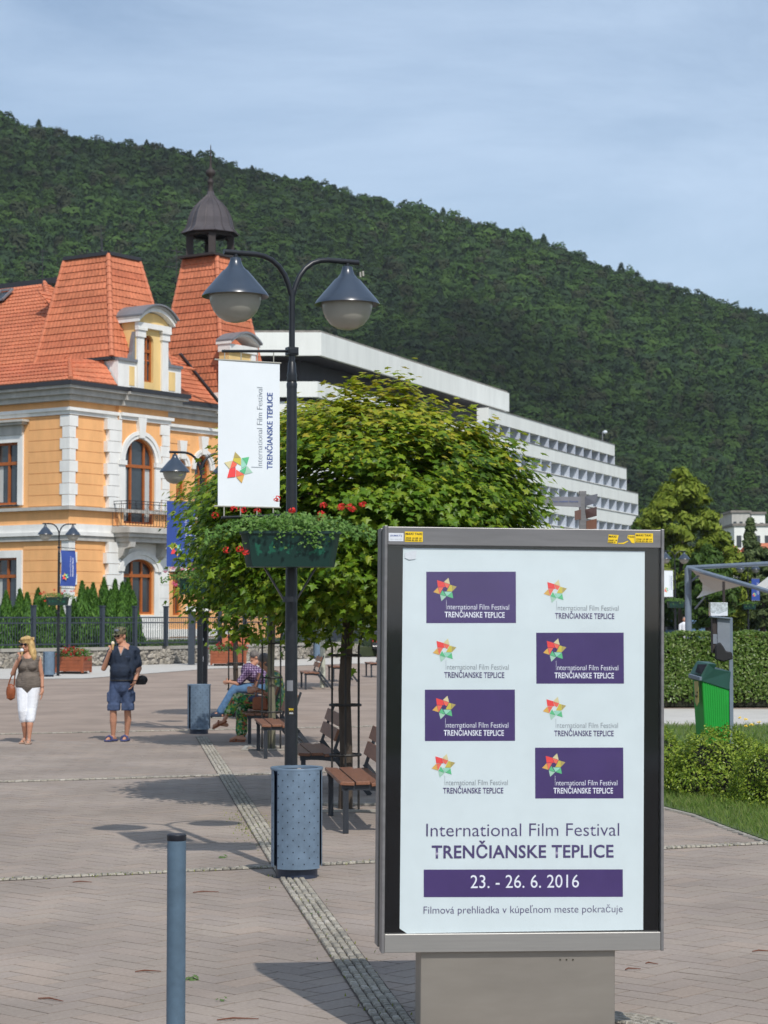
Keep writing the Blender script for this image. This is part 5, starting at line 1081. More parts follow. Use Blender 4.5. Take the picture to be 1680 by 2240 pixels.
# ramp with the red railing panel and gate piers in the garden
t = thing('ramp_wall', 'low brick red ramp wall seen through the iron fence', 'wall', (0, 0, 0)); obj('wall', MB().prism([P(486, 1410, 89), P(545, 1410, 90), P(545, 1388, 90), P(486, 1388, 89)], (0, .3, 0)), 'tile', t); obj('handrail', MB().bar(P(470, 1380, 88.8), P(548, 1378, 89.8), .06), 'fence', t)
for px, lb in ((419, 'left'), (449, 'right')):
    g = P(px, 1349, 84); t = thing('gate_pier', f'grey gate pier with a white cap, {lb} of the second lamp post', 'gate pier', (g.x, 84, 0), 0, 'gate piers'); obj('pier', MB().box((0, 0, 1.1), (.25, .25, 2.2)), 'fence', t); obj('cap', MB().box((0, 0, 2.25), (.42, .42, .2)), 'hotel', t)
# timber planters with red flowers
def wood_planter(label, flab, px0, px1, Y, rz):
    a, b_ = place_x(px0, Y), place_x(px1, Y); L = b_ - a; t = thing('timber_planter', label, 'planter', ((a + b_) / 2, Y, 0), rz, 'timber flower planters'); 
    for r_ in range(4):
        for s in (-1, 1): obj('plank', MB().box((0, s * .34, .16 + r_ * .125), (L + .02 * r_, .035, .118)), 'woodp', t)
        for s in (-1, 1): obj('plank', MB().box((s * (L / 2 + .01 * r_), 0, .16 + r_ * .125), (.035, .66, .118)), 'woodp', t)
    for sx in (-1, 1):
        for sy in (-1, 1): obj('corner_post', MB().box((sx * L / 2, sy * .36, .33), (.08, .05, .56)), 'woodp', t)
    obj('skid', MB().box((0, 0, .04), (L * .86, .5, .08)), 'brownw', t); obj('soil', MB().box((0, 0, .5), (L * .95, .6, .08)), 'soil', t)
    f = thing('bedding_flowers', flab, 'flowers', t.location, rz, 'flowers in the timber planters'); n = 800; Pn = np.stack([rng.uniform(-L * .56, L * .56, n), rng.normal(size=n) * .2, .56 + rng.uniform(0, .32, n)], 1); Pn[:, 2] -= np.abs(Pn[:, 0] / L) ** 2 * .3
    o = leaves('foliage', Pn, rng.normal(size=(n, 3)) + [0, -.5, .8], rng.uniform(.06, .11, n), 'geranium', f); o['kind'] = 'stuff'
    for k in range(34):
        c = np.array([rng.uniform(-L * .55, L * .55), rng.uniform(-.45, .1), .62 + rng.uniform(0, .32)]); c[2] -= abs(c[0] / L) ** 2 * .4; q = rng.normal(size=(9, 3)); leaves('bloom', c + q * .03, q, np.full(9, .07), K['bloomd'], f)
K['bloomd'] = leafmat('crimson_petals', [(.30, .01, .02), (.55, .02, .04), (.4, .015, .02)], .2, .6)
wood_planter('timber planter of red flowers beside the distant lamp and the walking man', 'red flowers in the left timber planter', 131, 192, 71, R(-14)); wood_planter('timber planter of red flowers right of the second lamp, behind the seated pair', 'red flowers in the right timber planter', 463, 537, 82.5, R(4))
# ================================================================ MAPLES
K['maple'] = leafmat('maple_leaves', [(.045, .10, .008), (.09, .18, .012), (.15, .26, .015), (.22, .33, .02), (.30, .36, .03)], .40, .42, .35)
def maple(name, label, base, tx, cen, rad, n, size, trunk_r, seeds, peaks=(), kl=220, singles=0, group='ball maples along the promenade', trunk='trunk', flat=.74):
    g = rng; t = thing('maple_tree', label, 'tree', (base[0], base[1], 0), 0, group); c = np.array(cen) - np.array([base[0], base[1], 0]); rad = np.array(rad, float)
    u = g.normal(size=(kl, 3)); u /= np.linalg.norm(u, axis=1, keepdims=True)
    def surf(u):
        p = 2.6; s = (np.abs(u[:, 0]) ** p + np.abs(u[:, 1]) ** p + np.abs(u[:, 2]) ** p) ** (-1 / p); return u * s[:, None]
    cl = surf(u) * (g.uniform(.72, 1.0, kl) ** .6)[:, None]; cl[:, 2] = np.where(cl[:, 2] < -flat, -flat, cl[:, 2])
    top = 1 - .28 * np.clip(np.abs(cl[:, 0]), 0, 1) ** 2; cl[:, 2] = np.where(cl[:, 2] > 0, cl[:, 2] * top, cl[:, 2]); cl = cl * rad
    sig = np.tile([.20, .20, .062], (kl, 1)) * (rad[0] / 1.7); 
    for pk_ in peaks: cl = np.vstack([cl, np.array(pk_[:3]) - np.array([base[0], base[1], 0]) - c]); sig = np.vstack([sig, [pk_[3], pk_[3], pk_[4]]])
    kl2 = len(cl); idx = g.integers(0, kl2, n); idx[:len(peaks) * 70] = np.repeat(np.arange(kl, kl2), 70) if len(peaks) else idx[:0]
    off = g.normal(size=(n, 3)) * sig[idx]; Pn = cl[idx] + off
    rr = off[:, 0] ** 2 + off[:, 1] ** 2; Pn[:, 2] -= rr * .9
    inner = g.random(n) < .2; ui = surf(g.normal(size=(n, 3)) / 1.0 * 1.0 / 1.0); ui /= np.linalg.norm(ui, axis=1, keepdims=True); Pn[inner] = (ui * g.uniform(.3, .8, (n, 1)) * rad)[inner]
    out_ = Pn / rad; N_ = out_ / (np.linalg.norm(out_, axis=1, keepdims=True) + 1e-6) * .70 + np.array([0, 0, 1.0]) + g.normal(size=(n, 3)) * .38
    S_ = size * g.uniform(.65, 1.2, n)
    # leaves hang with their tips pointing outward and down
    Nn = N_ / np.linalg.norm(N_, axis=1, keepdims=True); tip = out_ * .8 + np.array([0, 0, -.5]) + g.normal(size=(n, 3)) * .55; tip -= (tip * Nn).sum(1, keepdims=True) * Nn; tip /= np.linalg.norm(tip, axis=1, keepdims=True)
    X_ = np.cross(tip, Nn) * S_[:, None]; Y_ = tip * S_[:, None]; Z_ = Nn * S_[:, None]; world = Pn + c
    if singles:                               # the leaves nearest the camera side are objects of their own
        score = -world[:, 1] + .0 * world[:, 2]; vis = (out_[:, 1] < -.2) & (world[:, 0] < 1.75) & (world[:, 0] > -1.9); score[~vis] = -99; pick = np.argsort(-score)[:singles]
        lm = MB().add(*MAPLE).mesh('leaf', False); lm.materials.append(K['maple_l'])
        for i in pick:
            o = bpy.data.objects.new('leaf', lm); COL.objects.link(o); M = Matrix((tuple(X_[i]), tuple(Y_[i]), tuple(Z_[i]))).transposed().to_4x4(); M.translation = world[i]; o.parent = t; o.matrix_local = M
        keep = np.ones(n, bool); keep[pick] = False; world, X_, Y_, Z_ = world[keep], X_[keep], Y_[keep], Z_[keep]
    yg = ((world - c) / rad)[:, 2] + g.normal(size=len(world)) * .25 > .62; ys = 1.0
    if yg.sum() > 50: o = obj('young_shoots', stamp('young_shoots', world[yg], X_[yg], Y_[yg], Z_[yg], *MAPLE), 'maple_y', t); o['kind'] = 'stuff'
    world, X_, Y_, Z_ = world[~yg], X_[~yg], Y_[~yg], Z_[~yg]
    o = obj('crown', stamp('crown', world, X_, Y_, Z_, *MAPLE), 'maple', t); o['kind'] = 'stuff'
    zc = c[2] - rad[2] * .5; obj('trunk', MB().tube([(0, 0, -.02), (.01, 0, .5), (-.01, 0, 1.2), (c[0] * .3, c[1] * .3, zc), (c[0] * .7, c[1] * .7, c[2] + rad[2] * .3)], [trunk_r * 1.15, trunk_r, trunk_r * .95, trunk_r * .85, trunk_r * .3], 14), trunk, t, smooth=True)
    br = MB()
    for k in range(14):
        a = k * 2.4; e_ = Vector((c[0] + rad[0] * .75 * math.cos(a), c[1] + rad[1] * .75 * math.sin(a), c[2] + rad[2] * random.uniform(-.4, .6))); s_ = Vector((c[0] * .4, c[1] * .4, zc + .05 * k)); br.tube([s_, s_.lerp(e_, .5) + Vector((0, 0, .1)), e_], [trunk_r * .45, trunk_r * .25, .01], 6)
    obj('branches', br, 'trunk', t)
    return t
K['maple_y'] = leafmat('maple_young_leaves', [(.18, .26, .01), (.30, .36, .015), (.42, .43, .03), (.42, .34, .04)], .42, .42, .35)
K['maple_l'] = leafmat('maple_leaf_single', [(.06, .14, .01), (.11, .22, .014), (.18, .29, .02), (.27, .34, .03)], .42, .42, .35, obj=True)
def pk(x, y, Y, s=.11, sz=.10): p = P(x, y, Y); return (p.x, p.y, p.z, s, sz)
Tb = (-.39, 21.3)
pks = [pk(871, 852, 21.0), pk(868, 872, 20.9, .2), pk(905, 890, 20.8, .2), pk(780, 856, 21.2), pk(790, 885, 21.0, .22), pk(735, 880, 21.2, .14), pk(830, 880, 21, .2), pk(1095, 985, 21, .16), pk(1148, 1062, 21.3, .11), pk(1152, 1128, 21.3, .11), pk(1010, 930, 21, .2), pk(950, 905, 20.9, .2), pk(660, 905, 21.2, .14), pk(1050, 955, 21.1, .16), pk(1130, 1030, 21.1, .15), pk(700, 1370, 21, .14), pk(810, 1360, 20.9, .14), pk(640, 1350, 21.1, .14), pk(1125, 1160, 21, .14), pk(560, 930, 21.3, .15), pk(520, 980, 21.4, .15)]
maple('m1', 'large ball crowned maple behind the nearest lamp and the poster case', Tb, 0, (-.19, 21.3, 3.0), (1.56, 1.56, 1.12), 42000, .098, .066, 1, pks, 300, 290)
pks2 = [pk(425, 1068, 30.6, .16), pk(450, 1085, 30.4, .2), pk(412, 1110, 30.8, .14), pk(408, 1300, 30.7, .12), pk(440, 1330, 30.6, .14), pk(500, 1370, 30.5, .12), pk(540, 1385, 30.5, .12), pk(412, 1220, 30.7, .12)]
maple('m2', 'smaller ball crowned maple whose left side shows under the blue banner', (-1.65, 30.9), 0, (-1.58, 30.9, 2.88), (1.20, 1.20, 1.02), 17000, .105, .055, 2, pks2, 200, 0, trunk='trunkl')
maple('m3', 'third maple of the row, mostly hidden behind the seated couple', (-2.85, 40.5), 0, (-2.75, 40.5, 2.9), (.92, .92, .9), 4200, .13, .05, 3, (), 110)
maple('m4', 'far maple with a whitewashed trunk foot behind the brown benches', (-1.68, 57.6), 0, (-1.5, 57.6, 3.0), (1.3, 1.3, 1.0), 3000, .17, .07, 4, (), 110, trunk='trunkg')
K['grd'] = mat('rusty_black_steel', (.02, .018, .016), .6, 0, .3, 14)
def guard(label, x, y, r=.155):
    t = thing('tree_guard', label, 'tree guard', (x, y, 0), .2, 'tree guards')
    for k in range(6):
        a = R(k * 60 + 20); c, s = math.cos(a), math.sin(a); obj('rod', MB().tube([(r * c, r * s, 0), (r * c, r * s, 1.62), (r * c * 1.45, r * s * 1.45, 1.85)], .011, 6), 'grd', t)
    for z in (.54, 1.04, 1.54): obj('ring', MB().tube([(r * math.cos(a), r * math.sin(a), z) for a in [2 * math.pi * k / 18 for k in range(19)]], .014, 6), 'grd', t)
guard('thin black steel guard round the trunk of the nearest maple', *Tb); guard('thin steel guard round the second maple trunk beside the seated woman', -1.65, 30.9); guard('thin steel guard round the third maple trunk beside the seated man', -2.85, 40.5)
for (x, y) in (Tb, (-1.65, 30.9), (-2.85, 40.5)):
    gm = MB()
    for s in (-.38, .38): gm.box((x + s, y, .012), (.06, .82, .02)); gm.box((x, y + s, .0125), (.70, .06, .02))
    o = obj('tree_grate', gm, 'kerb'); tag(o, 'square stone edging in the paving round the ' + {Tb: 'nearest', (-1.65, 30.9): 'second', (-2.85, 40.5): 'third'}[(x, y)] + ' maple', 'edging', 'tree pit edgings')

# ================================================================ benches
def make_bench(label, loc, rz):
    t = thing('bench', label, 'bench', loc, rz, 'steel and timber benches'); L = 1.8
    for y in (.06, L - .06):
        pts = [(.035, y, 0), (.035, y, .405)]; obj('leg', MB().bar(*pts, .05, .05), 'frame', t, bevel=.004)
        sb = MB(); q = [(.0, y, .405), (.12, y, .412), (.25, y, .405), (.38, y, .388), (.50, y, .36)]
        for i in range(4): sb.bar(q[i], q[i + 1], .05, .05)
        obj('seat_beam', sb, 'frame', t); obj('back_leg', MB().bar((.76, y, 0), (.37, y, .50), .05, .055), 'frame', t); obj('back_upright', MB().bar((.37, y, .47), (.515, y, .90), .045, .03), 'frame', t)
    obj('cross_rail', MB().bar((.60, .06, .2), (.60, L - .06, .2), .03), 'frame', t)
    for k, (x, z, an) in enumerate(((.045, .446, .05), (.185, .449, -.02), (.325, .440, -.10))): obj('seat_slat', MB().box((x, L / 2, z), (.128, L, .032), Matrix.Rotation(-an if 0 else an, 3, 'Y')), 'wood', t, bevel=.005)
    for s in (.15, .31):
        c = Vector((.37, 0, .47)).lerp(Vector((.515, 0, .90)), s / .453 + .02) ; 
        obj('back_slat', MB().box((c.x - .028, L / 2, c.z + .03), (.03, L, .132), Matrix.Rotation(.325, 3, 'Y')), 'wood', t, bevel=.005)
    return t
make_bench('nearest bench, its sunlit brown seat slats beside the near bin', (-.37, 18.80, 0), R(6.0)); make_bench('bench standing between the two nearest maples, in their shade', (-.90, 22.75, 0), R(6.5))
make_bench('bench left of the near lamp post, in front of the seated woman', (-1.64, 28.7, 0), R(6.8)); make_bench('bench the woman in floral trousers sits on', (-2.07, 32.0, 0), R(6.8)); make_bench('bench the man in the plaid shirt sits on', (-2.80, 39.7, 0), R(6.8))
make_bench('far bench right of the near lamp post with its reddish backrest showing', (-2.10, 55.7, 0), R(6)); make_bench('far dark bench right behind the nearest maple trunk', (-1.52, 62.3, 0), R(6)); make_bench('farthest bench, its front leg just left of the poster case', (-.43, 66.8, 0), R(6))

# ================================================================ hedges and shrubs on the right
K['hedge'] = leafmat('hedge_leaves', [(.05, .10, .012), (.085, .16, .02), (.13, .21, .03), (.22, .28, .09)], .28, .35, .4)
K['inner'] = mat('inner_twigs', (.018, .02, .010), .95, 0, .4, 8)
t = thing('tall_hedge', 'tall clipped hedge behind the green dog waste bin', 'hedge', (0, 0, 0)); hz_ = P(1560, 1384, 44.6).z; obj('twigs', MB().box((9.4, 45.35, hz_ / 2 - .05), (10.6, 1.25, hz_ - .16)), 'inner', t)
n = 44000; k = rng.random(n); fx = rng.uniform(4.0, 14.8, n); front = k < .62
y_ = np.where(front, 44.60 + np.abs(rng.normal(size=n)) * .06 + .05 * np.sin(fx * 4) , rng.uniform(44.6, 46.1, n)); z_ = np.where(front, rng.uniform(.06, 1, n) ** .9 * hz_, hz_ - np.abs(rng.normal(size=n)) * .04 + .025 * np.sin(fx * 5) + .02 * np.sin(fx * 13))
gap = front & (z_ < .28) & (rng.random(n) < .55); z_[gap] += .4
Nn = np.where(front[:, None], [[0, -1, .25]], [[0, -.2, 1]]) + rng.normal(size=(n, 3)) * .5
o = leaves('foliage', np.stack([fx, y_, z_], 1), Nn, rng.uniform(.05, .10, n), 'hedge', t); o['kind'] = 'stuff'
K['box'] = leafmat('boxwood_leaves', [(.08, .15, .015), (.16, .25, .02), (.26, .35, .035), (.35, .42, .06)], .3, .4, .35)
bl_ = [('low bright green shrub directly right of the poster case', (3.0, 23.6), (.66, .58, .70)), ('low shrub in front of the green bin', (3.62, 22.7), (.66, .58, .72)), ('low shrub at the right picture edge, nearest the camera', (4.15, 21.6), (.66, .60, .76)), ('low shrub behind, between the bin and the right edge', (4.45, 22.9), (.62, .55, .60)), ('low shrub half hidden behind the poster case', (2.45, 24.3), (.6, .55, .58))]
for lb, (x, y), (rx, ry, rz_) in bl_:
    t = thing('low_shrub', lb, 'shrub', (x, y, 0), 0, 'low clipped shrubs'); n = 11000; u = rng.normal(size=(n, 3)); u /= np.linalg.norm(u, axis=1, keepdims=True); u[:, 2] = np.abs(u[:, 2]) * 1.0 - .12
    b_ = 1 + .10 * np.sin(u[:, 0] * 7 + x * 3) * np.sin(u[:, 1] * 6 + y) + .07 * np.sin(u[:, 2] * 11 + x * 5) + .05 * np.sin(u[:, 0] * 17 + u[:, 2] * 13)
    rr = rng.uniform(.72, 1.0, n) ** .5 * b_ + np.abs(rng.normal(size=n)) * .035; Pn = u * rr[:, None] * np.array([rx, ry, rz_]) + np.array([0, 0, .05]); Pn[:, 2] = np.maximum(Pn[:, 2], .03)
    o = leaves('foliage', Pn, u + rng.normal(size=(n, 3)) * .6 + [0, 0, .3], rng.uniform(.022, .045, n), 'box', t); o['kind'] = 'stuff'
    obj('twigs', MB().ell((0, 0, .12), (rx * .72, ry * .72, rz_ * .66), 12), 'inner', t)
    st = MB()
    for k in range(9): a = k * .7; st.tube([(.05 * math.cos(a), .05 * math.sin(a), 0), (rx * .5 * math.cos(a), ry * .5 * math.sin(a), rz_ * .7)], [.012, .005], 5)
    obj('stems', st, 'trunk', t)
for k in range(5):
    p = G(1618 + k * 9 + 6 * math.sin(k * 2), [1587, 1606, 1590, 1603, 1597][k]); q = rng.normal(size=(8, 3)); t = leaves('dandelion', q * .012 + np.array([0, 0, .0]), np.tile([[0, -.3, 1.]], (8, 1)), np.full(8, .05), K['sticker']); t.location = (p.x, p.y, .13); tag(t, ['leftmost yellow dandelion right of the green bin', 'second yellow dandelion from the left, lower in the lawn', 'middle dandelion, high in the lawn near the path', 'fourth dandelion from the left, lower in the lawn', 'rightmost dandelion near the right picture edge'][k], 'flower', 'dandelions in the lawn')

# dog waste station
D_ = 24.0; p0 = P(1598, 1349, D_); st_ = thing('dog_waste_station', 'grey metal post with a bag dispenser box beside the green bin', 'dispenser', (p0.x, D_, 0)); sc_ = D_ / F
obj('post', MB().box((0, 0, (P(1598, 1352, D_).z) / 2), (.042, .042, P(1598, 1352, D_).z)), 'rail', st_, bevel=.003)
def q_(x, y, Y=D_): a = P(x, y, Y); return (a.x - p0.x, a.y - D_, a.z)
a, b_ = q_(1566, 1352), q_(1594, 1430); obj('box', MB().box(((a[0] + b_[0]) / 2, -.02, (a[2] + b_[2]) / 2), (b_[0] - a[0], .16, a[2] - b_[2])), 'greybox', st_, bevel=.004)
a, b_ = q_(1556, 1352), q_(1566, 1428); obj('dispenser_front', MB().box(((a[0] + b_[0]) / 2, -.02, (a[2] + b_[2]) / 2), (b_[0] - a[0], .13, a[2] - b_[2])), 'brownw', st_); a, b_ = q_(1557, 1387), q_(1566, 1408); obj('notice', MB().box(((a[0] + b_[0]) / 2, -.088, (a[2] + b_[2]) / 2), (b_[0] - a[0], .006, a[2] - b_[2])), 'greybox', st_)
obj('lid', MB().prism([Vector(q_(1553, 1350)) + Vector((0, .08, 0)), Vector(q_(1597, 1354)) + Vector((0, .08, 0)), Vector(q_(1597, 1351)) + Vector((0, .08, 0)), Vector(q_(1556, 1347)) + Vector((0, .08, 0))], (0, -.22, 0)), 'rail', st_)
bg_ = MB().prism([Vector(q_(*c)) for c in ((1560, 1412), (1570, 1404), (1578, 1415), (1583, 1424), (1596, 1426), (1598, 1441), (1578, 1447), (1560, 1442))], (0, -.07, 0)); o = obj('plastic_bag', bg_, 'blackf', smooth=True, bevel=.012); o.location = (p0.x, D_ - .11, 0); tag(o, 'black plastic bag hanging from the grey dispenser box', 'bag')
a, b_ = q_(1552, 1318), q_(1590, 1347); t = thing('clear_box', 'scuffed clear plastic box standing on top of the bag dispenser', 'box', (p0.x, D_, 0)); obj('box', MB().box(((a[0] + b_[0]) / 2, 0, (a[2] + b_[2]) / 2), (b_[0] - a[0], .14, a[2] - b_[2])), 'clear', t, bevel=.004); obj('paper', MB().prism([Vector(q_(1553, 1347)), Vector(q_(1589, 1347)), Vector(q_(1589, 1336)), Vector(q_(1570, 1343)), Vector(q_(1553, 1341))], (0, -.073, 0)), 'stickerw', t)
Dg = 23.9; gb = thing('dog_waste_bin', 'bright green ribbed waste bin with a dark green hood and a yellow sticker', 'waste bin', (0, 0, 0))
def g3(x, y, dy=0): return P(x, y, Dg + dy)
def loft(mb, front, back): n = len(front); mb.add(front + back, [tuple(range(n)), tuple(reversed(range(n, 2 * n)))] + [(i, i + n, (i + 1) % n + n, (i + 1) % n) for i in range(n)])
body_side = MB(); loft(body_side, [g3(1536, 1484, -.12), g3(1596, 1508, .1), g3(1597, 1640, .1), g3(1545, 1640, -.10)], [g3(1515, 1484, .1), g3(1560, 1484, .36), g3(1570, 1640, .34), g3(1524, 1640, .1)]); obj('body', body_side, 'greenbin', gb, bevel=.01)
rb_ = MB()
for k in range(11):
    f = (k + .6) / 12; a = g3(1536, 1489, -.12).lerp(g3(1596, 1514, .1), f); b_ = g3(1545, 1640, -.10).lerp(g3(1597, 1640, .1), f); rb_.bar(a + Vector((.0, -.004, 0)), b_ + Vector((.0, -.004, 0)), .010, .012, up=(1, 0, 0))
obj('ribs', rb_, 'greenbin', gb)
hd = MB(); loft(hd, [g3(1533, 1474, -.15), g3(1549, 1451, -.13), g3(1568, 1453, -.1), g3(1563, 1463, -.08), g3(1599, 1469, .08), g3(1600, 1511, .1), g3(1535, 1490, -.15)], [g3(1508, 1474, .1), g3(1524, 1446, .12), g3(1552, 1447, .2), g3(1550, 1455, .2), g3(1575, 1462, .36), g3(1575, 1500, .36), g3(1510, 1486, .1)]); obj('hood', hd, 'greenlid', gb, bevel=.006)
obj('opening', MB().prism([g3(1522, 1470, -.03), g3(1527, 1453, -.03), g3(1547, 1453, -.14), g3(1535, 1474, -.165)], (-.008, -.02, 0)), 'hole', gb); obj('lip', MB().bar(g3(1508, 1478, .06), g3(1533, 1485, -.18), .03, .045), 'rail', gb, bevel=.006)
obj('sticker', MB().prism([g3(1519, 1490, -.02), g3(1528, 1490, -.11), g3(1529, 1536, -.11), g3(1525, 1545, -.075), g3(1521, 1536, -.02)], (-.006, -.014, 0)), 'tan', gb); obj('emblem', MB().ell(g3(1523.5, 1522, -.085) + Vector((-.004, -.02, 0)), (.014, .006, .02), 8).ell(g3(1525.5, 1514, -.09) + Vector((-.004, -.02, 0)), (.01, .006, .012), 8), 'black', gb)

# ================================================================ signpost behind the case
SD = 27.0; sp = P(1275.5, 1349, SD); sg = thing('signpost', 'direction signpost with grey and brown panels rising behind the poster case', 'signpost', (sp.x, SD, 0))
def r3(x, y, Y=SD): a = P(x, y, Y); return Vector((a.x - sp.x, Y - SD, a.z))
obj('post', MB().box((0, 0, r3(1277, 1074).z / 2), (.088, .088, r3(1277, 1074).z)), 'alud', sg, bevel=.004)
def arm(name, pts, m, dy0=0, dy1=0, t_=.025):
    q = [r3(x, y) + Vector((0, dy, 0)) for (x, y), dy in zip(pts, (dy0, dy1, dy1, dy0))]; return obj(name, MB().prism(q, (0, t_, 0)), m, sg)
s1_ = arm('sign_panel', [(1186, 1087), (1270, 1087), (1270, 1110), (1186, 1106)], 'signg', -.05, -.05); arm('sign_panel', [(1279, 1087), (1304, 1082), (1301, 1102), (1279, 1108)], 'signg', -.05, -.2)
arm('sign_panel', [(1255, 1119), (1270, 1115), (1270, 1136), (1255, 1139)], 'signb', -.15, -.05); arm('sign_panel', [(1279, 1115), (1302, 1110), (1302, 1130), (1282, 1135)], 'signb', -.05, -.2); arm('sign_panel', [(1282, 1140), (1302, 1136), (1302, 1158), (1282, 1160)], 'signo', -.05, -.2)
a, b_ = r3(1206, 1099), r3(1264, 1099); text('Dom služieb Karola', a.x, b_.x, a.z, .022, 'btext', 'lettering', s1_, .01, -.056)

# ================================================================ shade sail canopy at the right
CD = 62.0; cn = thing('shade_canopy', 'grey steel canopy frame carrying white triangular sails behind the hedge', 'canopy', (0, 0, 0)); c3 = lambda x, y, Y=CD: P(x, y, Y)
a = c3(1505, 1242); obj('post', MB().tube([(a.x, a.y, 0), a], .10, 10), 'rail', cn, smooth=True); obj('beam', MB().tube([c3(1503, 1242), c3(1700, 1232, 60)], .065, 8), 'rail', cn); obj('beam', MB().tube([c3(1505, 1242), c3(1700, 1299, 58)], .065, 8), 'rail', cn); obj('brace', MB().tube([c3(1508, 1274), c3(1536, 1254)], .035, 6), 'rail', cn); obj('brace', MB().tube([c3(1520, 1332, 63), c3(1542, 1306, 63)], .03, 6), 'zinc', cn)
a = c3(1583, 1272, 60); obj('post', MB().tube([(a.x, a.y, 0), a], .04, 8), 'brownw', cn)
b_ = c3(1760, 1310, 56); obj('post', MB().tube([(b_.x, b_.y, 0), b_], .10, 10), 'rail', cn)
def sailm(name, pts, dep):
    vs = [c3(x, y, Y) for x, y, Y in pts]; o = obj(name, MB().add(vs, [tuple(range(len(vs)))]), 'sail', cn); return o
sailm('sail', [(1512, 1246, 61.5), (1528, 1264, 62.5), (1537, 1277, 63), (1536, 1292, 63.5), (1530, 1301, 63.8), (1523, 1309, 64), (1570, 1294, 62), (1624, 1281, 60)], 0)
sailm('sail', [(1600, 1268, 64), (1622, 1271, 63), (1655, 1281, 62), (1680, 1262, 62), (1720, 1250, 62), (1720, 1296, 58), (1680, 1290, 58.5), (1640, 1279, 59.3)], 0)

# ================================================================ broadleaf trees on the right
def broad(label, px, D_, ybot, ytop, wpx, cols, n, size, seed, cone=0, group='trees behind the hedge'):
    top = P(px, ytop, D_).z; bot = max(.8, P(px, ybot, D_).z); x = place_x(px, D_); t = thing('broadleaf_tree' if not cone else 'conifer_tree', label, 'tree', (x, D_, 0), 0, group); rz_ = (top - bot) / 2; rx = wpx / 2 * D_ / F; kl = 110
    u = rng.normal(size=(kl, 3)); u /= np.linalg.norm(u, axis=1, keepdims=True); cl = u * (rng.uniform(.45, 1, kl) ** .5)[:, None]
    w_ = np.clip(1.12 - .62 * np.clip(cl[:, 2], -.3, 1) ** 1.0 * (1.0), .2, 1.1) if not cone else np.clip((1 - cl[:, 2]) * .55, .05, 1); cl[:, :2] *= w_[:, None]; cl = cl * [rx * .88, rx * .88, rz_ * .93]
    idx = rng.integers(0, kl, n); sg_ = rx * .15 if not cone else rx * .12; q = rng.normal(size=(n, 3)); q /= np.linalg.norm(q, axis=1, keepdims=True); q[:, 2] = np.abs(q[:, 2]) * .8 - .25
    Pn = cl[idx] + q * (rng.uniform(.5, 1.15, n) * sg_ * 1.25)[:, None]
    Pn += [0, 0, bot + rz_]; m = leafmat('tree_leaves', cols, .25, .6, .2); o = leaves('crown', Pn, q + rng.normal(size=(n, 3)) * .4 + [0, 0, .25], size * rng.uniform(.7, 1.3, n), m, t, TUFT); o['kind'] = 'stuff'
    obj('trunk', MB().tube([(0, 0, 0), (0, 0, bot + .5), (0, 0, bot + rz_ * 1.4)], [rx * .10, rx * .08, .03], 8), 'trunk', t); return t
LC = [(.11, .16, .016), (.18, .24, .028), (.26, .31, .045)]; DC = [(.035, .075, .012), (.055, .11, .018), (.085, .15, .025)]; GC = [(.06, .09, .035), (.09, .13, .045), (.13, .17, .06)]
broad('yellow green linden with a pointed top behind the right of the poster case', 1492, 110, 1345, 1018, 205, LC, 9000, .42, 1)
broad('lower side of the linden group, dark tree over the white banner', 1450, 116, 1385, 1180, 130, DC, 4000, .4, 2); broad('rounded green tree behind the shade sail posts', 1548, 104, 1385, 1190, 120, DC, 4500, .38, 3)
broad('grey green conifer in front of the far white houses', 1643, 125, 1300, 1128, 74, GC, 4500, .34, 4, cone=1); broad('olive green tree under the conifer at the right edge', 1668, 112, 1395, 1180, 150, GC, 4500, .36, 5); broad('dark green tree above the canopy beam at the right', 1600, 108, 1390, 1192, 105, LC, 4000, .34, 6)
broad('dark tree in the shade behind the canopy post', 1500, 122, 1385, 1250, 90, DC, 3000, .42, 7); broad('dark tree at the right picture edge behind the far blue banner', 1700, 118, 1395, 1240, 120, DC, 3500, .42, 8); broad('low dark tree behind the green bin and the clear box', 1578, 126, 1392, 1262, 130, DC, 3500, .45, 9)
broad('dark tree filling the gap left of the linden', 1410, 128, 1385, 1125, 120, DC, 3500, .5, 10)

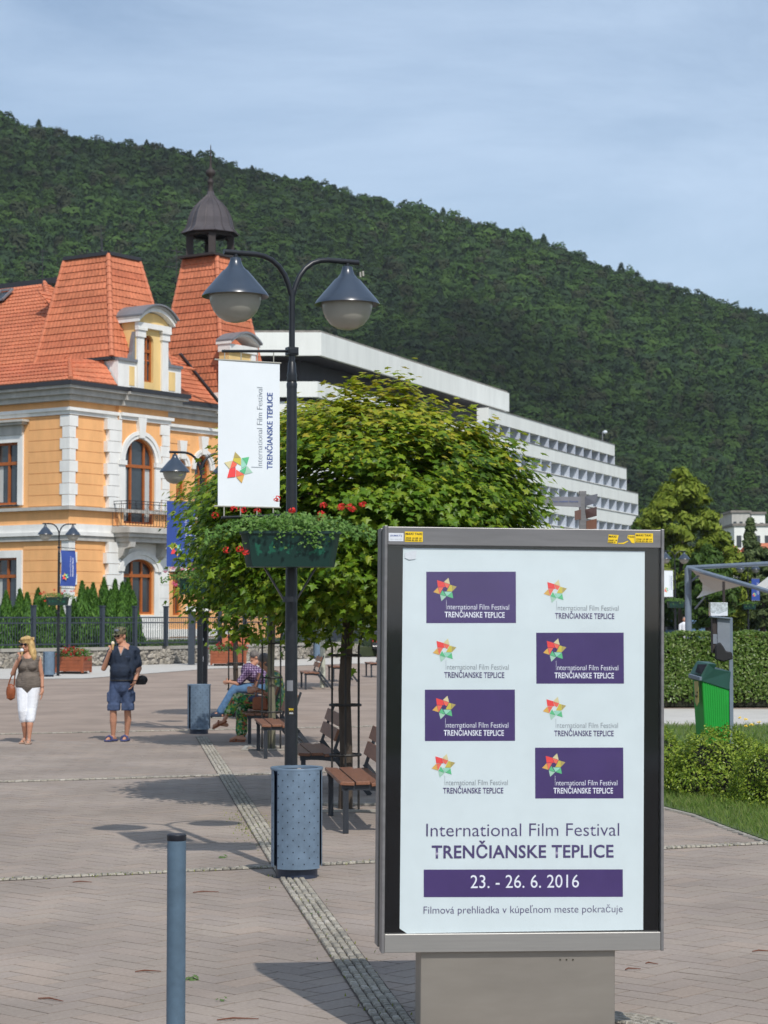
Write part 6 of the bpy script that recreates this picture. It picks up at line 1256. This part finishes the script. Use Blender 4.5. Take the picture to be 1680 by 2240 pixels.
# ================================================================ vehicles and far walkers
def car(label, loc, rz, paint, L=4.1, W_=1.7, H_=1.45, van=False, group='parked cars'):
    t = thing('parked_car' if not van else 'parked_van', label, 'car' if not van else 'van', loc, rz, group); hw = W_ / 2
    side = [(-L / 2, .30), (-L / 2 + .02, .75), (-L / 2 + .15, .90), (-L / 2 + .45, H_ - .05), (-L / 2 + 1.0, H_), (.35, H_ - .02), (1.0, .95), (L / 2 - .15, .78), (L / 2, .55), (L / 2 - .03, .28)] if not van else [(-L / 2, .3), (-L / 2, H_ - .1), (-L / 2 + .1, H_), (L / 2 - 1.2, H_), (L / 2 - .7, 1.0), (L / 2 - .1, .85), (L / 2, .3)]
    f = [Vector((x, -hw * (1 if z < .95 else .86), z)) for x, z in side]; b_ = [Vector((v.x, -v.y, v.z)) for v in f]; mb = MB(); loft(mb, f, b_); obj('body', mb, paint, t, bevel=.05, smooth=True)
    if not van:
        obj('rear_window', MB().prism([(-L / 2 + .16, -hw * .72, .95), (-L / 2 + .16, hw * .72, .95), (-L / 2 + .40, hw * .66, H_ - .12), (-L / 2 + .40, -hw * .66, H_ - .12)], (-.05, 0, .01)), 'pane', t); obj('windscreen', MB().prism([(.98, -hw * .75, .98), (.98, hw * .75, .98), (.42, hw * .70, H_ - .07), (.42, -hw * .70, H_ - .07)], (.04, 0, .03)), 'pane', t)
        for s in (-1, 1): obj('side_window', MB().prism([(-L / 2 + .6, s * hw * .88, .95), (.85, s * hw * .88, .95), (.35, s * hw * .86, H_ - .1), (-L / 2 + .8, s * hw * .86, H_ - .1)], (0, s * .03, 0)), 'pane', t)
    else: obj('windscreen', MB().prism([(L / 2 - .72, -hw * .8, 1.05), (L / 2 - .72, hw * .8, 1.05), (L / 2 - 1.14, hw * .76, H_ - .15), (L / 2 - 1.14, -hw * .76, H_ - .15)], (.05, 0, .03)), 'pane', t)
    for s in (-1, 1):
        obj('tail_light', MB().box((-L / 2 + .05, s * hw * .82, .78), (.08, .22, .2)), 'tail', t); obj('headlight', MB().box((L / 2 - .1, s * hw * .78, .66), (.12, .26, .13)), 'chrome', t)
        for x in (-L / 2 + .75, L / 2 - .8):
            w_ = obj('wheel', MB().lathe([(0, -.09), (.30, -.09), (.31, 0), (.30, .09), (0, .09)], n=20), 'tyre', t, loc=(x, s * (hw - .08), .31), rot=(math.pi / 2, 0, 0)); obj('rim', MB().lathe([(0, -.1), (.19, -.1), (.19, .1), (0, .1)], n=12), 'chrome', w_)
    obj('number_plate', MB().box((-L / 2 - .01, 0, .55), (.02, .5, .11)), 'stickerw', t); obj('bumper', MB().box((-L / 2 + .02, 0, .42), (.1, W_ * .96, .16)), 'blackf' if paint != 'carblack' else paint, t, bevel=.02)
    return t
car('black hatchback seen from behind, left of the poster case', (place_x(838, 104) , 105.6, 0), R(98), 'carblack'); car('pale blue car behind the hedge right beside the poster case', (place_x(1462, 118), 118, .25), R(190), 'carblue', H_=1.5); car('dark car beyond the hedge under the trees', (place_x(1527, 132), 132, .2), R(95), 'carblack'); car('white van beyond the hedge next to the poster case', (place_x(1455, 134), 134, .1), R(185), 'carwhite', 5, 1.9, 2.1, True); car('dark red car at the far right behind the canopy', (place_x(1668, 128), 128, .1), R(180), 'tail')

# ================================================================ people
def surf(name, parts, m, parent, vox=.008, sm=3, loc=(0, 0, 0)):
    mb = MB()
    for p in parts:
        if p[0] == 'e': mb.ell(p[1], p[2], 16, p[3] if len(p) > 3 else None)
        elif p[0] == 'b': mb.box(p[1], p[2], p[3] if len(p) > 3 else None)
        else:
            a, b_ = Vector(p[0]), Vector(p[1]); ra, rb = p[2], p[3]; d = (b_ - a).normalized(); pts = []; rs = []
            for k in range(4): t_ = math.pi / 2 * (k + .35) / 4; pts.append(a - d * ra * math.cos(t_)); rs.append(ra * math.sin(t_))
            pts += [a, b_]; rs += [ra, rb]
            for k in range(4): t_ = math.pi / 2 * (3.65 - k) / 4; pts.append(b_ + d * rb * math.cos(t_)); rs.append(rb * math.sin(t_))
            mb.tube(pts, rs, 12)
    me = mb.mesh(name); o = bpy.data.objects.new(name, me); COL.objects.link(o)
    r = o.modifiers.new('r', 'REMESH'); r.mode = 'VOXEL'; r.voxel_size = vox; s = o.modifiers.new('s', 'SMOOTH'); s.iterations = sm; s.factor = .5
    bpy.context.view_layer.update(); m2 = bpy.data.meshes.new_from_object(o.evaluated_get(bpy.context.evaluated_depsgraph_get())); bpy.data.objects.remove(o); m2.name = name
    m2.materials.clear(); m2.materials.append(K[m]); m2.polygons.foreach_set('use_smooth', [True] * len(m2.polygons)); o = bpy.data.objects.new(name, m2); COL.objects.link(o); o.parent = parent; o.location = loc; return o
def hand(w_, d, side, curl, up=(0, 0, 1)):        # palm and five bent fingers from wrist w_ along d; side = thumb direction
    w_, d, side = Vector(w_), Vector(d).normalized(), Vector(side).normalized(); n_ = d.cross(side).normalized(); P_ = []
    pc = w_ + d * .045; P_.append((w_, w_ + d * .03, .026, .03)); rot = Matrix((side, n_, d)).transposed(); P_.append(('e', pc, (.042, .018, .05), rot))
    for k in range(4):
        b_ = w_ + d * .085 + side * (.030 - .019 * k); l = [.038, .043, .040, .031][k]; c1 = math.cos(curl), math.sin(curl); m_ = b_ + (d * c1[0] + n_ * c1[1]) * l; c2 = math.cos(curl * 2.1), math.sin(curl * 2.1); e_ = m_ + (d * c2[0] + n_ * c2[1]) * l * .8; P_ += [(b_ - d * .02, m_, .0095, .009), (m_, e_, .009, .0075)]
    tb = w_ + d * .03 + side * .032; tm = tb + (d * .6 + side * .6 + n_ * .35).normalized() * .038; P_ += [(w_ + d * .015 + side * .01, tb, .014, .012), (tb, tm, .012, .0105), (tm, tm + (d * .9 + n_ * .55).normalized() * .03, .0105, .009)]
    return P_
def foot(an, toe, r=.035):
    an, toe = Vector(an), Vector(toe); heel = an + (an - toe).normalized() * .05; heel.z = toe.z + .012; return [(an, Vector((an.x, an.y, toe.z + .05)), r * .9, r), (heel, an.lerp(toe, .55) * 1.0 + Vector((0, 0, -.0)), r * .9, r * 1.05), (an.lerp(toe, .4), toe, r, r * .75)]
def head(c, yaw=0, pitch=0, s=1.0, nose=True):
    c = Vector(c); M = Matrix.Rotation(yaw, 3, 'Z') @ Matrix.Rotation(pitch, 3, 'X'); T = lambda x, y, z: c + M @ Vector((x, y, z)) * s
    P_ = [('e', T(0, .012, .025), (.076 * s, .094 * s, .10 * s), M), ('e', T(0, -.012, -.045), (.058 * s, .070 * s, .075 * s), M), ('e', T(0, -.058, -.085), (.026 * s, .022 * s, .022 * s), M)]
    P_ += [(T(0, -.078, .012), T(0, -.102, -.028), .010, .0155)] ; P_ += [('e', T(0, -.082, -.058), (.024, .010, .008), M)]
    for q in (-1, 1): P_ += [('e', T(q * .077, .012, -.005), (.012, .022, .034), M), ('e', T(q * .032, -.074, -.01), (.02, .016, .018), M)]
    return P_, T, M
def glasses(T, M, parent, m='glass'):
    mb = MB()
    for q in (-1, 1): mb.ell(T(q * .033, -.092, .012), (.030, .010, .021), 12, M); mb.bar(T(q * .06, -.088, .018), T(q * .079, .01, .014), .005, .008)
    mb.bar(T(-.01, -.1, .018), T(.01, -.1, .018), .006); return obj('sunglasses', mb, m, parent, smooth=True)
# --- man with camouflage cap
g = G(266, 1622); pm_ = thing('person', 'man in camouflage cap, navy shirt and blue cargo shorts eating ice cream', 'person', (g.x, g.y, 0)); 
hp, T, M = head((-.03, -.01, 1.625), R(-32), R(4))
sk = hp + [((0, .02, 1.53), (.015, .02, 1.41), .06, .068), ((.03, .02, 1.40), (.02, .01, 1.0), .13, .15), ((-.14, .01, 1.385), (.19, .02, 1.40), .062, .062), ((0, .0, .98), (0, .01, .90), .15, .14)]
sk += [((.195, .02, 1.385), (.265, .03, 1.13), .050, .040), ((.265, .03, 1.13), (.205, -.07, .93), .040, .028)] + hand((.205, -.07, .93), (-.35, -.15, -.9), (.0, -1, .1), .35)
sk += [((-.165, .01, 1.375), (-.275, -.07, 1.13), .050, .042), ((-.275, -.07, 1.13), (-.175, -.20, 1.37), .042, .028)] + hand((-.175, -.20, 1.37), (.45, -.25, .85), (.3, .9, .2), 1.0)
sk += [((-.10, .0, .88), (-.125, -.05, .50), .085, .058), ((-.125, -.05, .49), (-.13, -.01, .32), .054, .056), ((-.13, -.01, .32), (-.135, .04, .09), .055, .032), ((.09, .01, .88), (.085, .03, .50), .085, .058), ((.085, .03, .49), (.085, .09, .32), .054, .056), ((.085, .09, .32), (.06, .14, .09), .055, .032)] + foot((-.135, .04, .085), (-.21, -.13, .03)) + foot((.06, .14, .085), (.04, -.04, .03))
surf('body', sk, 'skin', pm_)
surf('shirt', [((.02, .015, 1.375), (.02, .0, 1.18), .140, .155), ((-.07, .01, 1.33), (-.05, -.01, 1.12), .125, .135), ((.11, .02, 1.33), (.09, 0, 1.12), .125, .135), ('e', (.0, -.04, 1.09), (.19, .165, .17)), ('e', (-.09, .02, 1.43), (.075, .085, .05)), ('e', (.12, .02, 1.44), (.075, .085, .05)), ((.0, -.0, 1.05), (0, .0, .95), .175, .165), ((-.07, .0, 1.03), (-.07, .0, .96), .12, .12), ((.08, 0, 1.03), (.08, 0, .96), .12, .12), ((-.15, .01, 1.372), (.19, .02, 1.385), .090, .090), ((-.07, .02, 1.405), (.10, .02, 1.41), .088, .088), ((.0, .0, 1.3), (.02, .0, 1.2), .165, .165), ((.185, .02, 1.385), (.24, .027, 1.20), .080, .072), ((-.155, .01, 1.375), (-.225, -.035, 1.24), .078, .070)], 'navy', pm_, .012, 4)
surf('shorts', [((-.0, .0, .97), (0, 0, .86), .165, .16), ((-.08, .0, .92), (-.118, -.03, .56), .112, .094), ((.07, .01, .92), (.092, .02, .56), .112, .094), ('b', (-.12, -.04, .53), (.185, .18, .10)), ('b', (.092, .02, .53), (.185, .18, .10)), ('b', (.185, .02, .69), (.035, .13, .15)), ('b', (-.21, -.02, .69), (.03, .13, .15))], 'denims', pm_, .012, 3)
obj('collar', MB().prism([(-.050, -.105, 1.465), (.045, -.112, 1.465), (.0, -.169, 1.335)], (0, .022, 0)), 'skin', pm_); obj('belt', MB().tube([(.172 * math.cos(a), .165 * math.sin(a), .945) for a in [2 * math.pi * k / 24 for k in range(25)]], .014, 6), 'blackf', pm_); obj('collar_trim', MB().bar((-.052, -.108, 1.462), (.0, -.173, 1.33), .008).bar((.047, -.115, 1.462), (.0, -.173, 1.33), .010), 'greybox', pm_)
text('smtn', .07, .155, 1.305, .022, K['denims'], 'embroidery', pm_, 0, -.152)
cp = MB().lathe([(.088, -.02), (.094, .01), (.094, .055), (.086, .075), (.05, .09), (0, .095)], n=24)
cap_ = obj('cap', cp, 'camo', pm_, smooth='all'); cap_.location = T(0, .012, .055); cap_.rotation_euler = (M.to_euler()); obj('cap_peak', MB().prism([(-.065, -.08, -.018), (-.05, -.145, -.03), (0, -.165, -.034), (.05, -.145, -.03), (.065, -.08, -.018)], (0, 0, .010)), 'camo', cap_); obj('cap_badge', MB().ell((0, -.093, .045), (.045, .006, .02), 10), 'greybox', cap_); glasses(T, M, pm_); obj('mouth', MB().ell(T(0, -.089, -.058), (.018, .006, .006), 8, M), 'lip', pm_)
for (hx_, hy_), nm in (((-.16, -.035), 0), ((.05, .06), 1)):
    a_ = -.41 if nm == 0 else -.11; rot = Matrix.Rotation(a_, 3, 'Z'); so = MB().box((hx_, hy_, .018), (.105, .27, .032), rot); sl = obj('slipper', so, 'bsandal', pm_, bevel=.014)
    obj('strap', MB().tube([Vector((hx_, hy_, 0)) + rot @ Vector((x, -.05, z)) for x, z in ((-.054, .025), (-.04, .07), (0, .088), (.04, .07), (.054, .025))], .020, 8), 'bsandal', sl, smooth=True)
ic = thing('ice_cream', 'ice cream cone in the raised hand of the man in the cap', 'ice cream', (g.x - .115, g.y - .235, 1.475)); obj('cone', MB().tube([(0, 0, -.06), (0, 0, .03)], [.006, .024], 12), 'cone', ic); obj('scoop', MB().ell((0, 0, .045), (.027, .027, .034), 12), 'ice', ic, smooth='all')
wb = thing('shoulder_bag', 'black bag at the hip of the man in the cap', 'bag', (g.x + .285, g.y + .07, .93)); surf('pouch', [('b', (0, 0, 0), (.15, .1, .11)), ('e', (.02, 0, .02), (.09, .06, .075))], 'blackf', wb, .012, 4); obj('strap', MB().tube([(-.03, 0, .05), (-.10, -.07, .35), (-.15, -.045, .52)], .012, 6), 'blackf', wb)
obj('watch', MB().tube([(.203 + .032 * math.cos(a), -.066 + .032 * math.sin(a), .945) for a in [2 * math.pi * k / 12 for k in range(13)]], .008, 6), 'blackf', pm_)
# --- woman with blonde hair
g = G(61, 1626); pw = thing('person', 'blonde woman in taupe top and white capri trousers eating ice cream', 'person', (g.x, g.y, 0)); hp, T, M = head((-.03, -.015, 1.50), R(-22), R(3), .95)
sk = hp + [((-.01, .01, 1.42), (0, .01, 1.32), .048, .052), ((0, .0, 1.28), (0, 0, .9), .11, .12), ((-.13, 0, 1.285), (.14, 0, 1.285), .045, .045)]
sk += [((-.15, 0, 1.275), (-.235, -.05, 1.06), .040, .034), ((-.235, -.05, 1.06), (-.115, -.19, 1.27), .034, .023)] + hand((-.115, -.19, 1.27), (.35, -.15, .9), (.35, .9, .2), 1.0)
sk += [((.155, 0, 1.275), (.20, .03, 1.02), .042, .034), ((.20, .03, 1.02), (.215, -.02, .82), .034, .023)] + hand((.215, -.02, .82), (.02, -.12, -1), (.0, -1, -.1), .25)
sk += [((-.07, 0, .85), (-.065, -.07, .47), .08, .055), ((-.065, -.07, .47), (-.05, -.02, .28), .05, .05), ((-.05, -.02, .28), (-.055, .07, .08), .048, .027), ((.07, 0, .85), (.055, -.06, .47), .08, .055), ((.055, -.06, .47), (.045, -.10, .28), .05, .05), ((.045, -.10, .28), (.035, -.10, .08), .048, .027)] + foot((-.055, .07, .075), (-.075, -.10, .025), .03) + foot((.035, -.10, .075), (.045, -.27, .025), .03)
surf('body', sk, 'skin', pw, .008)
surf('top', [((0, 0, 1.24), (0, 0, 1.0), .122, .118), ((-.07, 0, 1.22), (-.05, 0, 1.0), .10, .098), ((.07, 0, 1.22), (.05, 0, 1.0), .10, .098), ('e', (-.065, -.085, 1.17), (.075, .065, .07)), ('e', (.065, -.085, 1.17), (.075, .065, .07)), ((-.06, 0, 1.0), (-.06, 0, .87), .118, .122), ((.06, 0, 1.0), (.06, 0, .87), .118, .122), ((0, 0, 1.0), (0, 0, .86), .132, .132), ((-.115, .0, 1.275), (.115, .0, 1.275), .072, .072), ((-.04, -.03, 1.27), (.04, -.03, 1.27), .075, .075), ((0, 0, .99), (0, 0, .90), .150, .150), ((-.07, 0, .95), (-.07, 0, .90), .125, .13), ((.07, 0, .95), (.07, 0, .90), .125, .13), ((-.12, 0, 1.27), (-.10, 0, 1.22), .052, .07), ((.12, 0, 1.27), (.10, 0, 1.22), .052, .07)], 'taupe', pw, .011, 4)
surf('trousers', [((-.045, 0, .88), (.045, 0, .88), .118, .118), ((-.075, 0, .86), (-.068, -.06, .50), .115, .078), ((.075, 0, .86), (.06, -.05, .50), .115, .078), ((-.068, -.06, .50), (-.058, -.03, .37), .078, .072), ((.06, -.06, .50), (.05, -.085, .37), .078, .072)], 'whitec', pw, .011, 3)
surf('hair', [('e', T(0, .02, .05), (.095, .10, .095)), ('e', T(.07, .03, -.03), (.055, .08, .12)), ('e', T(-.065, .035, -.03), (.045, .075, .10)), ('e', T(.10, .02, -.13), (.06, .07, .10)), ('e', T(.12, .01, -.20), (.05, .06, .07)), ('e', T(0, .08, -.08), (.10, .06, .16)), ('e', T(.03, -.04, .10), (.07, .05, .035)), ('e', T(-.03, -.04, .095), (.05, .05, .035))], 'hair', pw, .013, 2)
cu = MB()
for k in range(60):
    a = rng.uniform(-.3, 3.6); z = rng.uniform(-.22, .12); p = T(.105 * math.cos(a), .04 + .085 * math.sin(a), z); cu.tube([p, p + Vector((jig(.02), jig(.015), -.03)), p + Vector((jig(.025), jig(.02), -.07))], [.012, .011, .003], 6)
obj('curls', cu, 'hair', pw, smooth=True); glasses(T, M, pw); obj('mouth', MB().ell(T(0, -.089, -.058), (.018, .006, .006), 8, M), 'lip', pw)
for (x, y, r_) in ((-.065, -.02, -.1), (.042, -.19, .05)): obj('shoe', MB().box((x, y, .012), (.085, .25, .022), Matrix.Rotation(r_, 3, 'Z')), 'beige', pw, bevel=.01); obj('shoe_strap', MB().tube([(x - .04, y - .06, .02), (x, y - .06, .062), (x + .04, y - .06, .02)], .014, 6), 'beige', pw)
obj('bracelet', MB().tube([(.213 + .028 * math.cos(a), -.01 + .028 * math.sin(a), .86) for a in [2 * math.pi * k / 12 for k in range(13)]], .006, 6), 'tanl', pw)
ic = thing('ice_cream', 'ice cream held up by the blonde woman', 'ice cream', (g.x - .065, g.y - .225, 1.385)); obj('cone', MB().tube([(0, 0, -.05), (0, 0, .02)], [.006, .022], 12), 'cone', ic); obj('scoop', MB().ell((0, 0, .035), (.03, .03, .028), 12), 'whitec', ic, smooth='all')
hb = thing('handbag', 'brown leather handbag on the arm of the blonde woman', 'bag', (g.x - .265, g.y - .01, .80)); surf('pouch', [('e', (0, 0, -.02), (.075, .05, .13)), ('b', (0, 0, -.03), (.12, .07, .18))], 'tanl', hb, .01, 5); obj('strap', MB().tube([(-.04, 0, .08), (.0, -.02, .2), (.05, 0, .32), (.09, 0, .46)], .011, 6).tube([(.05, 0, .08), (.06, -.02, .2), (.09, 0, .46)], .011, 6), 'tanl', hb)
# --- seated woman, facing left (-x)
def Q(x, y, Y, o): a = P(x, y, Y); return Vector((a.x - o.x, Y - o.y, a.z))
o_ = Vector((-1.75, 32.75, 0)); ps_ = thing('person', 'seated woman in floral green trousers with one leg crossed, on the bench', 'person', o_)
hd_c = Q(577, 1447, 32.75, o_); hp, T, M = head(hd_c, R(-78), R(14), .93); hip = Q(604, 1535, 32.75, o_); hip.z = .56; shd = Q(600, 1482, 32.75, o_)
kn1 = Q(520, 1527, 32.6, o_); kn2 = Q(530, 1537, 32.9, o_); an1 = Q(490, 1576, 32.55, o_); an2 = Q(528, 1610, 32.6, o_)
sk = hp + [(hd_c + Vector((.02, 0, -.08)), shd + Vector((-.02, 0, .05)), .048, .052), (shd, hip, .12, .14), (shd + Vector((-.02, -.16, .0)), shd + Vector((-.02, .16, 0)), .05, .05), (hip + Vector((0, -.08, 0)), kn1, .085, .055), (hip + Vector((0, .08, 0)), kn2, .085, .055), (kn1, an1, .05, .03), (kn2, an2, .05, .03)]
el = shd + Vector((-.06, -.20, -.27)); wr = Q(560, 1510, 32.5, o_); sk += [(shd + Vector((-.02, -.17, 0)), el, .042, .036), (el, wr, .036, .025)] + hand(wr, (-1, 0, -.1), (0, 0, 1), .5); el2 = shd + Vector((-.06, .20, -.27)); wr2 = wr + Vector((.0, .14, .02)); sk += [(shd + Vector((-.02, .17, 0)), el2, .042, .036), (el2, wr2, .036, .025)] + hand(wr2, (-1, -.2, 0), (0, 0, 1), .5)
t1 = Q(468, 1588, 32.5, o_); t2 = Q(505, 1623, 32.6, o_); t2.z = .035; sk += foot(an1, t1, .034) + foot(an2, t2, .034); surf('body', sk, 'skin', ps_, .009)
surf('blouse', [(shd + Vector((-.01, 0, -.02)), hip + Vector((-.0, 0, .1)), .14, .16), (shd + Vector((-.01, -.08, -.02)), hip + Vector((0, -.06, .1)), .11, .13), (shd + Vector((-.01, .08, -.02)), hip + Vector((0, .06, .1)), .11, .13), (shd + Vector((-.02, -.16, .0)), shd + Vector((-.04, -.19, -.13)), .066, .06), (shd + Vector((-.02, .16, .0)), shd + Vector((-.04, .19, -.13)), .066, .06), (shd + Vector((-.02, -.14, .0)), shd + Vector((-.02, .14, 0)), .065, .065)], 'yfloral', ps_, .013, 3)
surf('trousers', [(hip + Vector((0, -.08, .02)), hip + Vector((0, .08, .02)), .15, .15), (hip + Vector((0, -.08, 0)), kn1, .12, .085), (hip + Vector((0, .08, 0)), kn2, .12, .085), (kn1, kn1.lerp(an1, .62), .088, .08), (kn2, kn2.lerp(an2, .85), .088, .095)], 'floral', ps_, .012, 3)
surf('hair', [('e', T(0, .02, .05), (.092, .105, .09)), ('e', T(0, .05, -.02), (.092, .075, .095))], 'hairg', ps_, .013, 2)
for a_, t_ in ((an1, t1), (an2, t2)): d = (t_ - a_); d.z = 0 if t_ is t2 else d.z; obj('sandal', MB().bar(t_ - d.normalized() * .22 + Vector((0, 0, -.03)), t_ + d.normalized() * .02 + Vector((0, 0, -.03)), .09, .024).tube([t_ - d.normalized() * .08 + Vector((0, y_, z_)) for y_, z_ in ((-.045, -.02), (0, .04), (.045, -.02))], .016, 6), 'tanl', ps_)
hb = thing('handbag', 'tan handbag on the bench beside the woman in floral trousers', 'bag', (P(568, 1544, 32.3).x, 32.28, 0)); obj('pouch', MB().prism([(-.11, 0, .50), (.12, 0, .50), (.12, 0, .68), (.0, 0, .71), (-.11, 0, .69)], (0, .12, 0)), 'tanl', hb, bevel=.02); obj('handle', MB().tube([(-.07, .06, .68), (-.05, .06, .80), (.05, .06, .80), (.07, .06, .68)], .010, 6), 'tanl', hb)
o = obj('jacket', MB().ell((0, 0, 0), (.17, .14, .06), 12), K['denims'], smooth='all'); jp = P(560, 1520, 32.6); o.location = (jp.x, 32.62, .66); tag(o, 'blue folded garment on the lap of the woman in floral trousers', 'garment')
# --- seated man in plaid, leaning forward
o_ = Vector((-2.35, 40.5, 0)); pq = thing('person', 'seated grey haired man in purple plaid shirt and jeans leaning forward', 'person', o_); hd_c = Q(557, 1438, 40.4, o_); hp, T, M = head(hd_c, R(-75), R(26)); hip = Q(585, 1520, 40.5, o_); hip.z = .56; shd = Q(545, 1468, 40.4, o_)
kn1 = Q(513, 1507, 40.25, o_); kn2 = Q(518, 1504, 40.7, o_); an1 = Q(480, 1553, 40.2, o_); an2 = Q(486, 1552, 40.8, o_); an1.z = an2.z = .10
sk = hp + [(hd_c + Vector((.02, 0, -.08)), shd + Vector((0, 0, .04)), .058, .06), (shd, hip, .14, .15), (shd + Vector((0, -.19, 0)), shd + Vector((0, .19, 0)), .058, .058), (hip + Vector((0, -.09, 0)), kn1, .09, .06), (hip + Vector((0, .09, 0)), kn2, .09, .06), (kn1, an1, .055, .036), (kn2, an2, .055, .036)]
for s, kn in ((-1, kn1), (1, kn2)): el = kn + Vector((.06, s * .03, .10)); wr = kn + Vector((-.12, -s * .10, .13)); sk += [(shd + Vector((0, s * .19, 0)), el, .048, .04), (el, wr, .04, .028)] + hand(wr, (-.7, -s * .5, -.2), (0, 0, 1), .6)
t1 = an1 + Vector((-.15, 0, -.065)); t2 = an2 + Vector((-.15, 0, -.065)); sk += foot(an1, t1) + foot(an2, t2); surf('body', sk, 'skin', pq, .010)
surf('shirt', [(shd, hip + Vector((.0, 0, .1)), .165, .175), (shd + Vector((0, -.1, 0)), hip + Vector((0, -.06, .1)), .13, .14), (shd + Vector((0, .1, 0)), hip + Vector((0, .06, .1)), .13, .14), (shd + Vector((0, -.17, 0)), shd + Vector((0, .17, 0)), .08, .08)] + [(shd + Vector((0, s * .19, 0)), (kn + Vector((.06, s * .03, .10))).lerp(shd + Vector((0, s * .19, 0)), .2), .078, .062) for s, kn in ((-1, kn1), (1, kn2))], 'plaid', pq, .013, 3)
surf('jeans', [(hip + Vector((0, -.09, .02)), hip + Vector((0, .09, .02)), .15, .15), (hip + Vector((0, -.09, 0)), kn1, .12, .085), (hip + Vector((0, .09, 0)), kn2, .12, .085), (kn1, an1.lerp(kn1, .08), .086, .075), (kn2, an2.lerp(kn2, .08), .086, .075)], 'jeans', pq, .012, 3); surf('hair', [('e', T(0, .015, .055), (.090, .108, .085)), ('e', T(0, .05, -.01), (.090, .07, .085))], 'hairg', pq, .013, 2)
for a_ in (an1, an2): obj('shoe', MB().ell(a_ + Vector((-.07, 0, -.052)), (.15, .052, .05), 12), 'navy', pq, smooth='all')
# --- far walker behind the hedge
def walker(label, px, D_, m1, m2):
    t = thing('person', label, 'person', (place_x(px, D_), D_, .2)); hp, T, M = head((0, 0, 1.6)); surf('body', hp + [((0, 0, 1.5), (0, 0, 1.4), .05, .06), ((0, 0, 1.35), (0, 0, .95), .13, .13), ((-.17, 0, 1.38), (.17, 0, 1.38), .05, .05), ((-.19, 0, 1.36), (-.22, 0, .85), .045, .03), ((.19, 0, 1.36), (.22, -.08, .85), .045, .03), ((-.09, 0, .9), (-.1, .12, .06), .08, .04), ((.09, 0, .9), (.1, -.14, .06), .08, .04)], 'skin', t, .02); surf('jacket', [((0, 0, 1.36), (0, 0, .9), .16, .15), ((-.19, 0, 1.36), (-.21, 0, .95), .06, .05), ((.19, 0, 1.36), (.21, -.06, .95), .06, .05), ((-.15, 0, 1.38), (.15, 0, 1.38), .07, .07)], m1, t, .02); surf('trousers', [((-.09, 0, .92), (-.1, .12, .12), .10, .065), ((.09, 0, .92), (.1, -.14, .12), .10, .065)], m2, t, .02); surf('hair', [('e', T(0, .02, .05), (.085, .09, .08))], 'hairg', t, .02)
walker('distant walker in a pale jacket behind the hedge near the canopy post', 1497, 92, 'whitec', 'navy')

# ================================================================ litter on the paving
K['twig'] = mat('dry_twig', (.14, .045, .02), .8); K['fleaf'] = leafmat('fallen_leaf', [(.07, .14, .04), (.12, .18, .06)], .2, .6)
for lb, (x, y), dx in (('reddish twig on the paving at the lower left, left of the bollard', (112, 2189), .16), ('curved reddish twig just left of the bollard', (324, 2127), .14), ('thin twig near the bin, left of the sett strip', (450, 1953), .18), ('twig left of the sett crossing', (180, 1931), .14), ('small twig on the paving right of the plinth', (1384, 2122), .09), ('short thick twig right of the plinth, nearer the edge', (1426, 2110), .07), ('long thin twig at the bottom edge right of the bollard', (520, 2232), .2), ('twig at the far right lower edge', (1668, 2083), .12)):
    p = G(x, y); a = random.uniform(-.5, .5); obj_ = obj('twig', MB().tube([(-dx / 2, 0, .006), (-.02, .012, .010), (dx / 2, -.01, .006)], [.003, .0045, .002], 6), 'twig', rz=a); obj_.location = (p.x, p.y, 0); tag(obj_, lb, 'twig', 'twigs on the paving')
for lb, (x, y), s in (('crumpled green leaf on the paving between bollard and bin', (488, 1877), .10), ('torn green leaf just right of the bollard', (420, 2144), .11), ('small yellow leaf at the bottom right of the bollard', (485, 2191), .05), ('tiny yellow green leaf near the sett strip by the case', (690, 2002), .06)):
    p = G(x, y); o = leaves('fallen_leaf', np.array([[0, 0, .008], [.02, .01, .02], [-.025, 0, .012]]), np.array([[.2, -.3, 1], [.5, -.2, .8], [-.4, -.3, .9]]), np.array([s, s * .7, s * .6]) * .7, 'fleaf', tmpl=MAPLE); o.location = (p.x, p.y, 0); tag(o, lb, 'leaf', 'fallen leaves on the paving')

# ---------------------------------------------------------------- haze
hzb = MB().box((0, 1050, 149.2), (2000, 2760, 300.6)).mesh('haze'); hm = bpy.data.materials.new('haze_air'); hm.use_nodes = True; n = hm.node_tree; n.nodes.remove(n.nodes['Principled BSDF'])
pvn = n.nodes.new('ShaderNodeVolumePrincipled'); pvn.inputs['Density'].default_value = .00007; pvn.inputs['Color'].default_value = (.82, .90, 1, 1); pvn.inputs['Anisotropy'].default_value = .1; n.links.new(pvn.outputs[0], n.nodes['Material Output'].inputs['Volume'])
hzb.materials.append(hm); ho = bpy.data.objects.new('haze', hzb); COL.objects.link(ho); ho['kind'] = 'stuff'; ho['label'] = 'thin pale air haze over the whole valley'
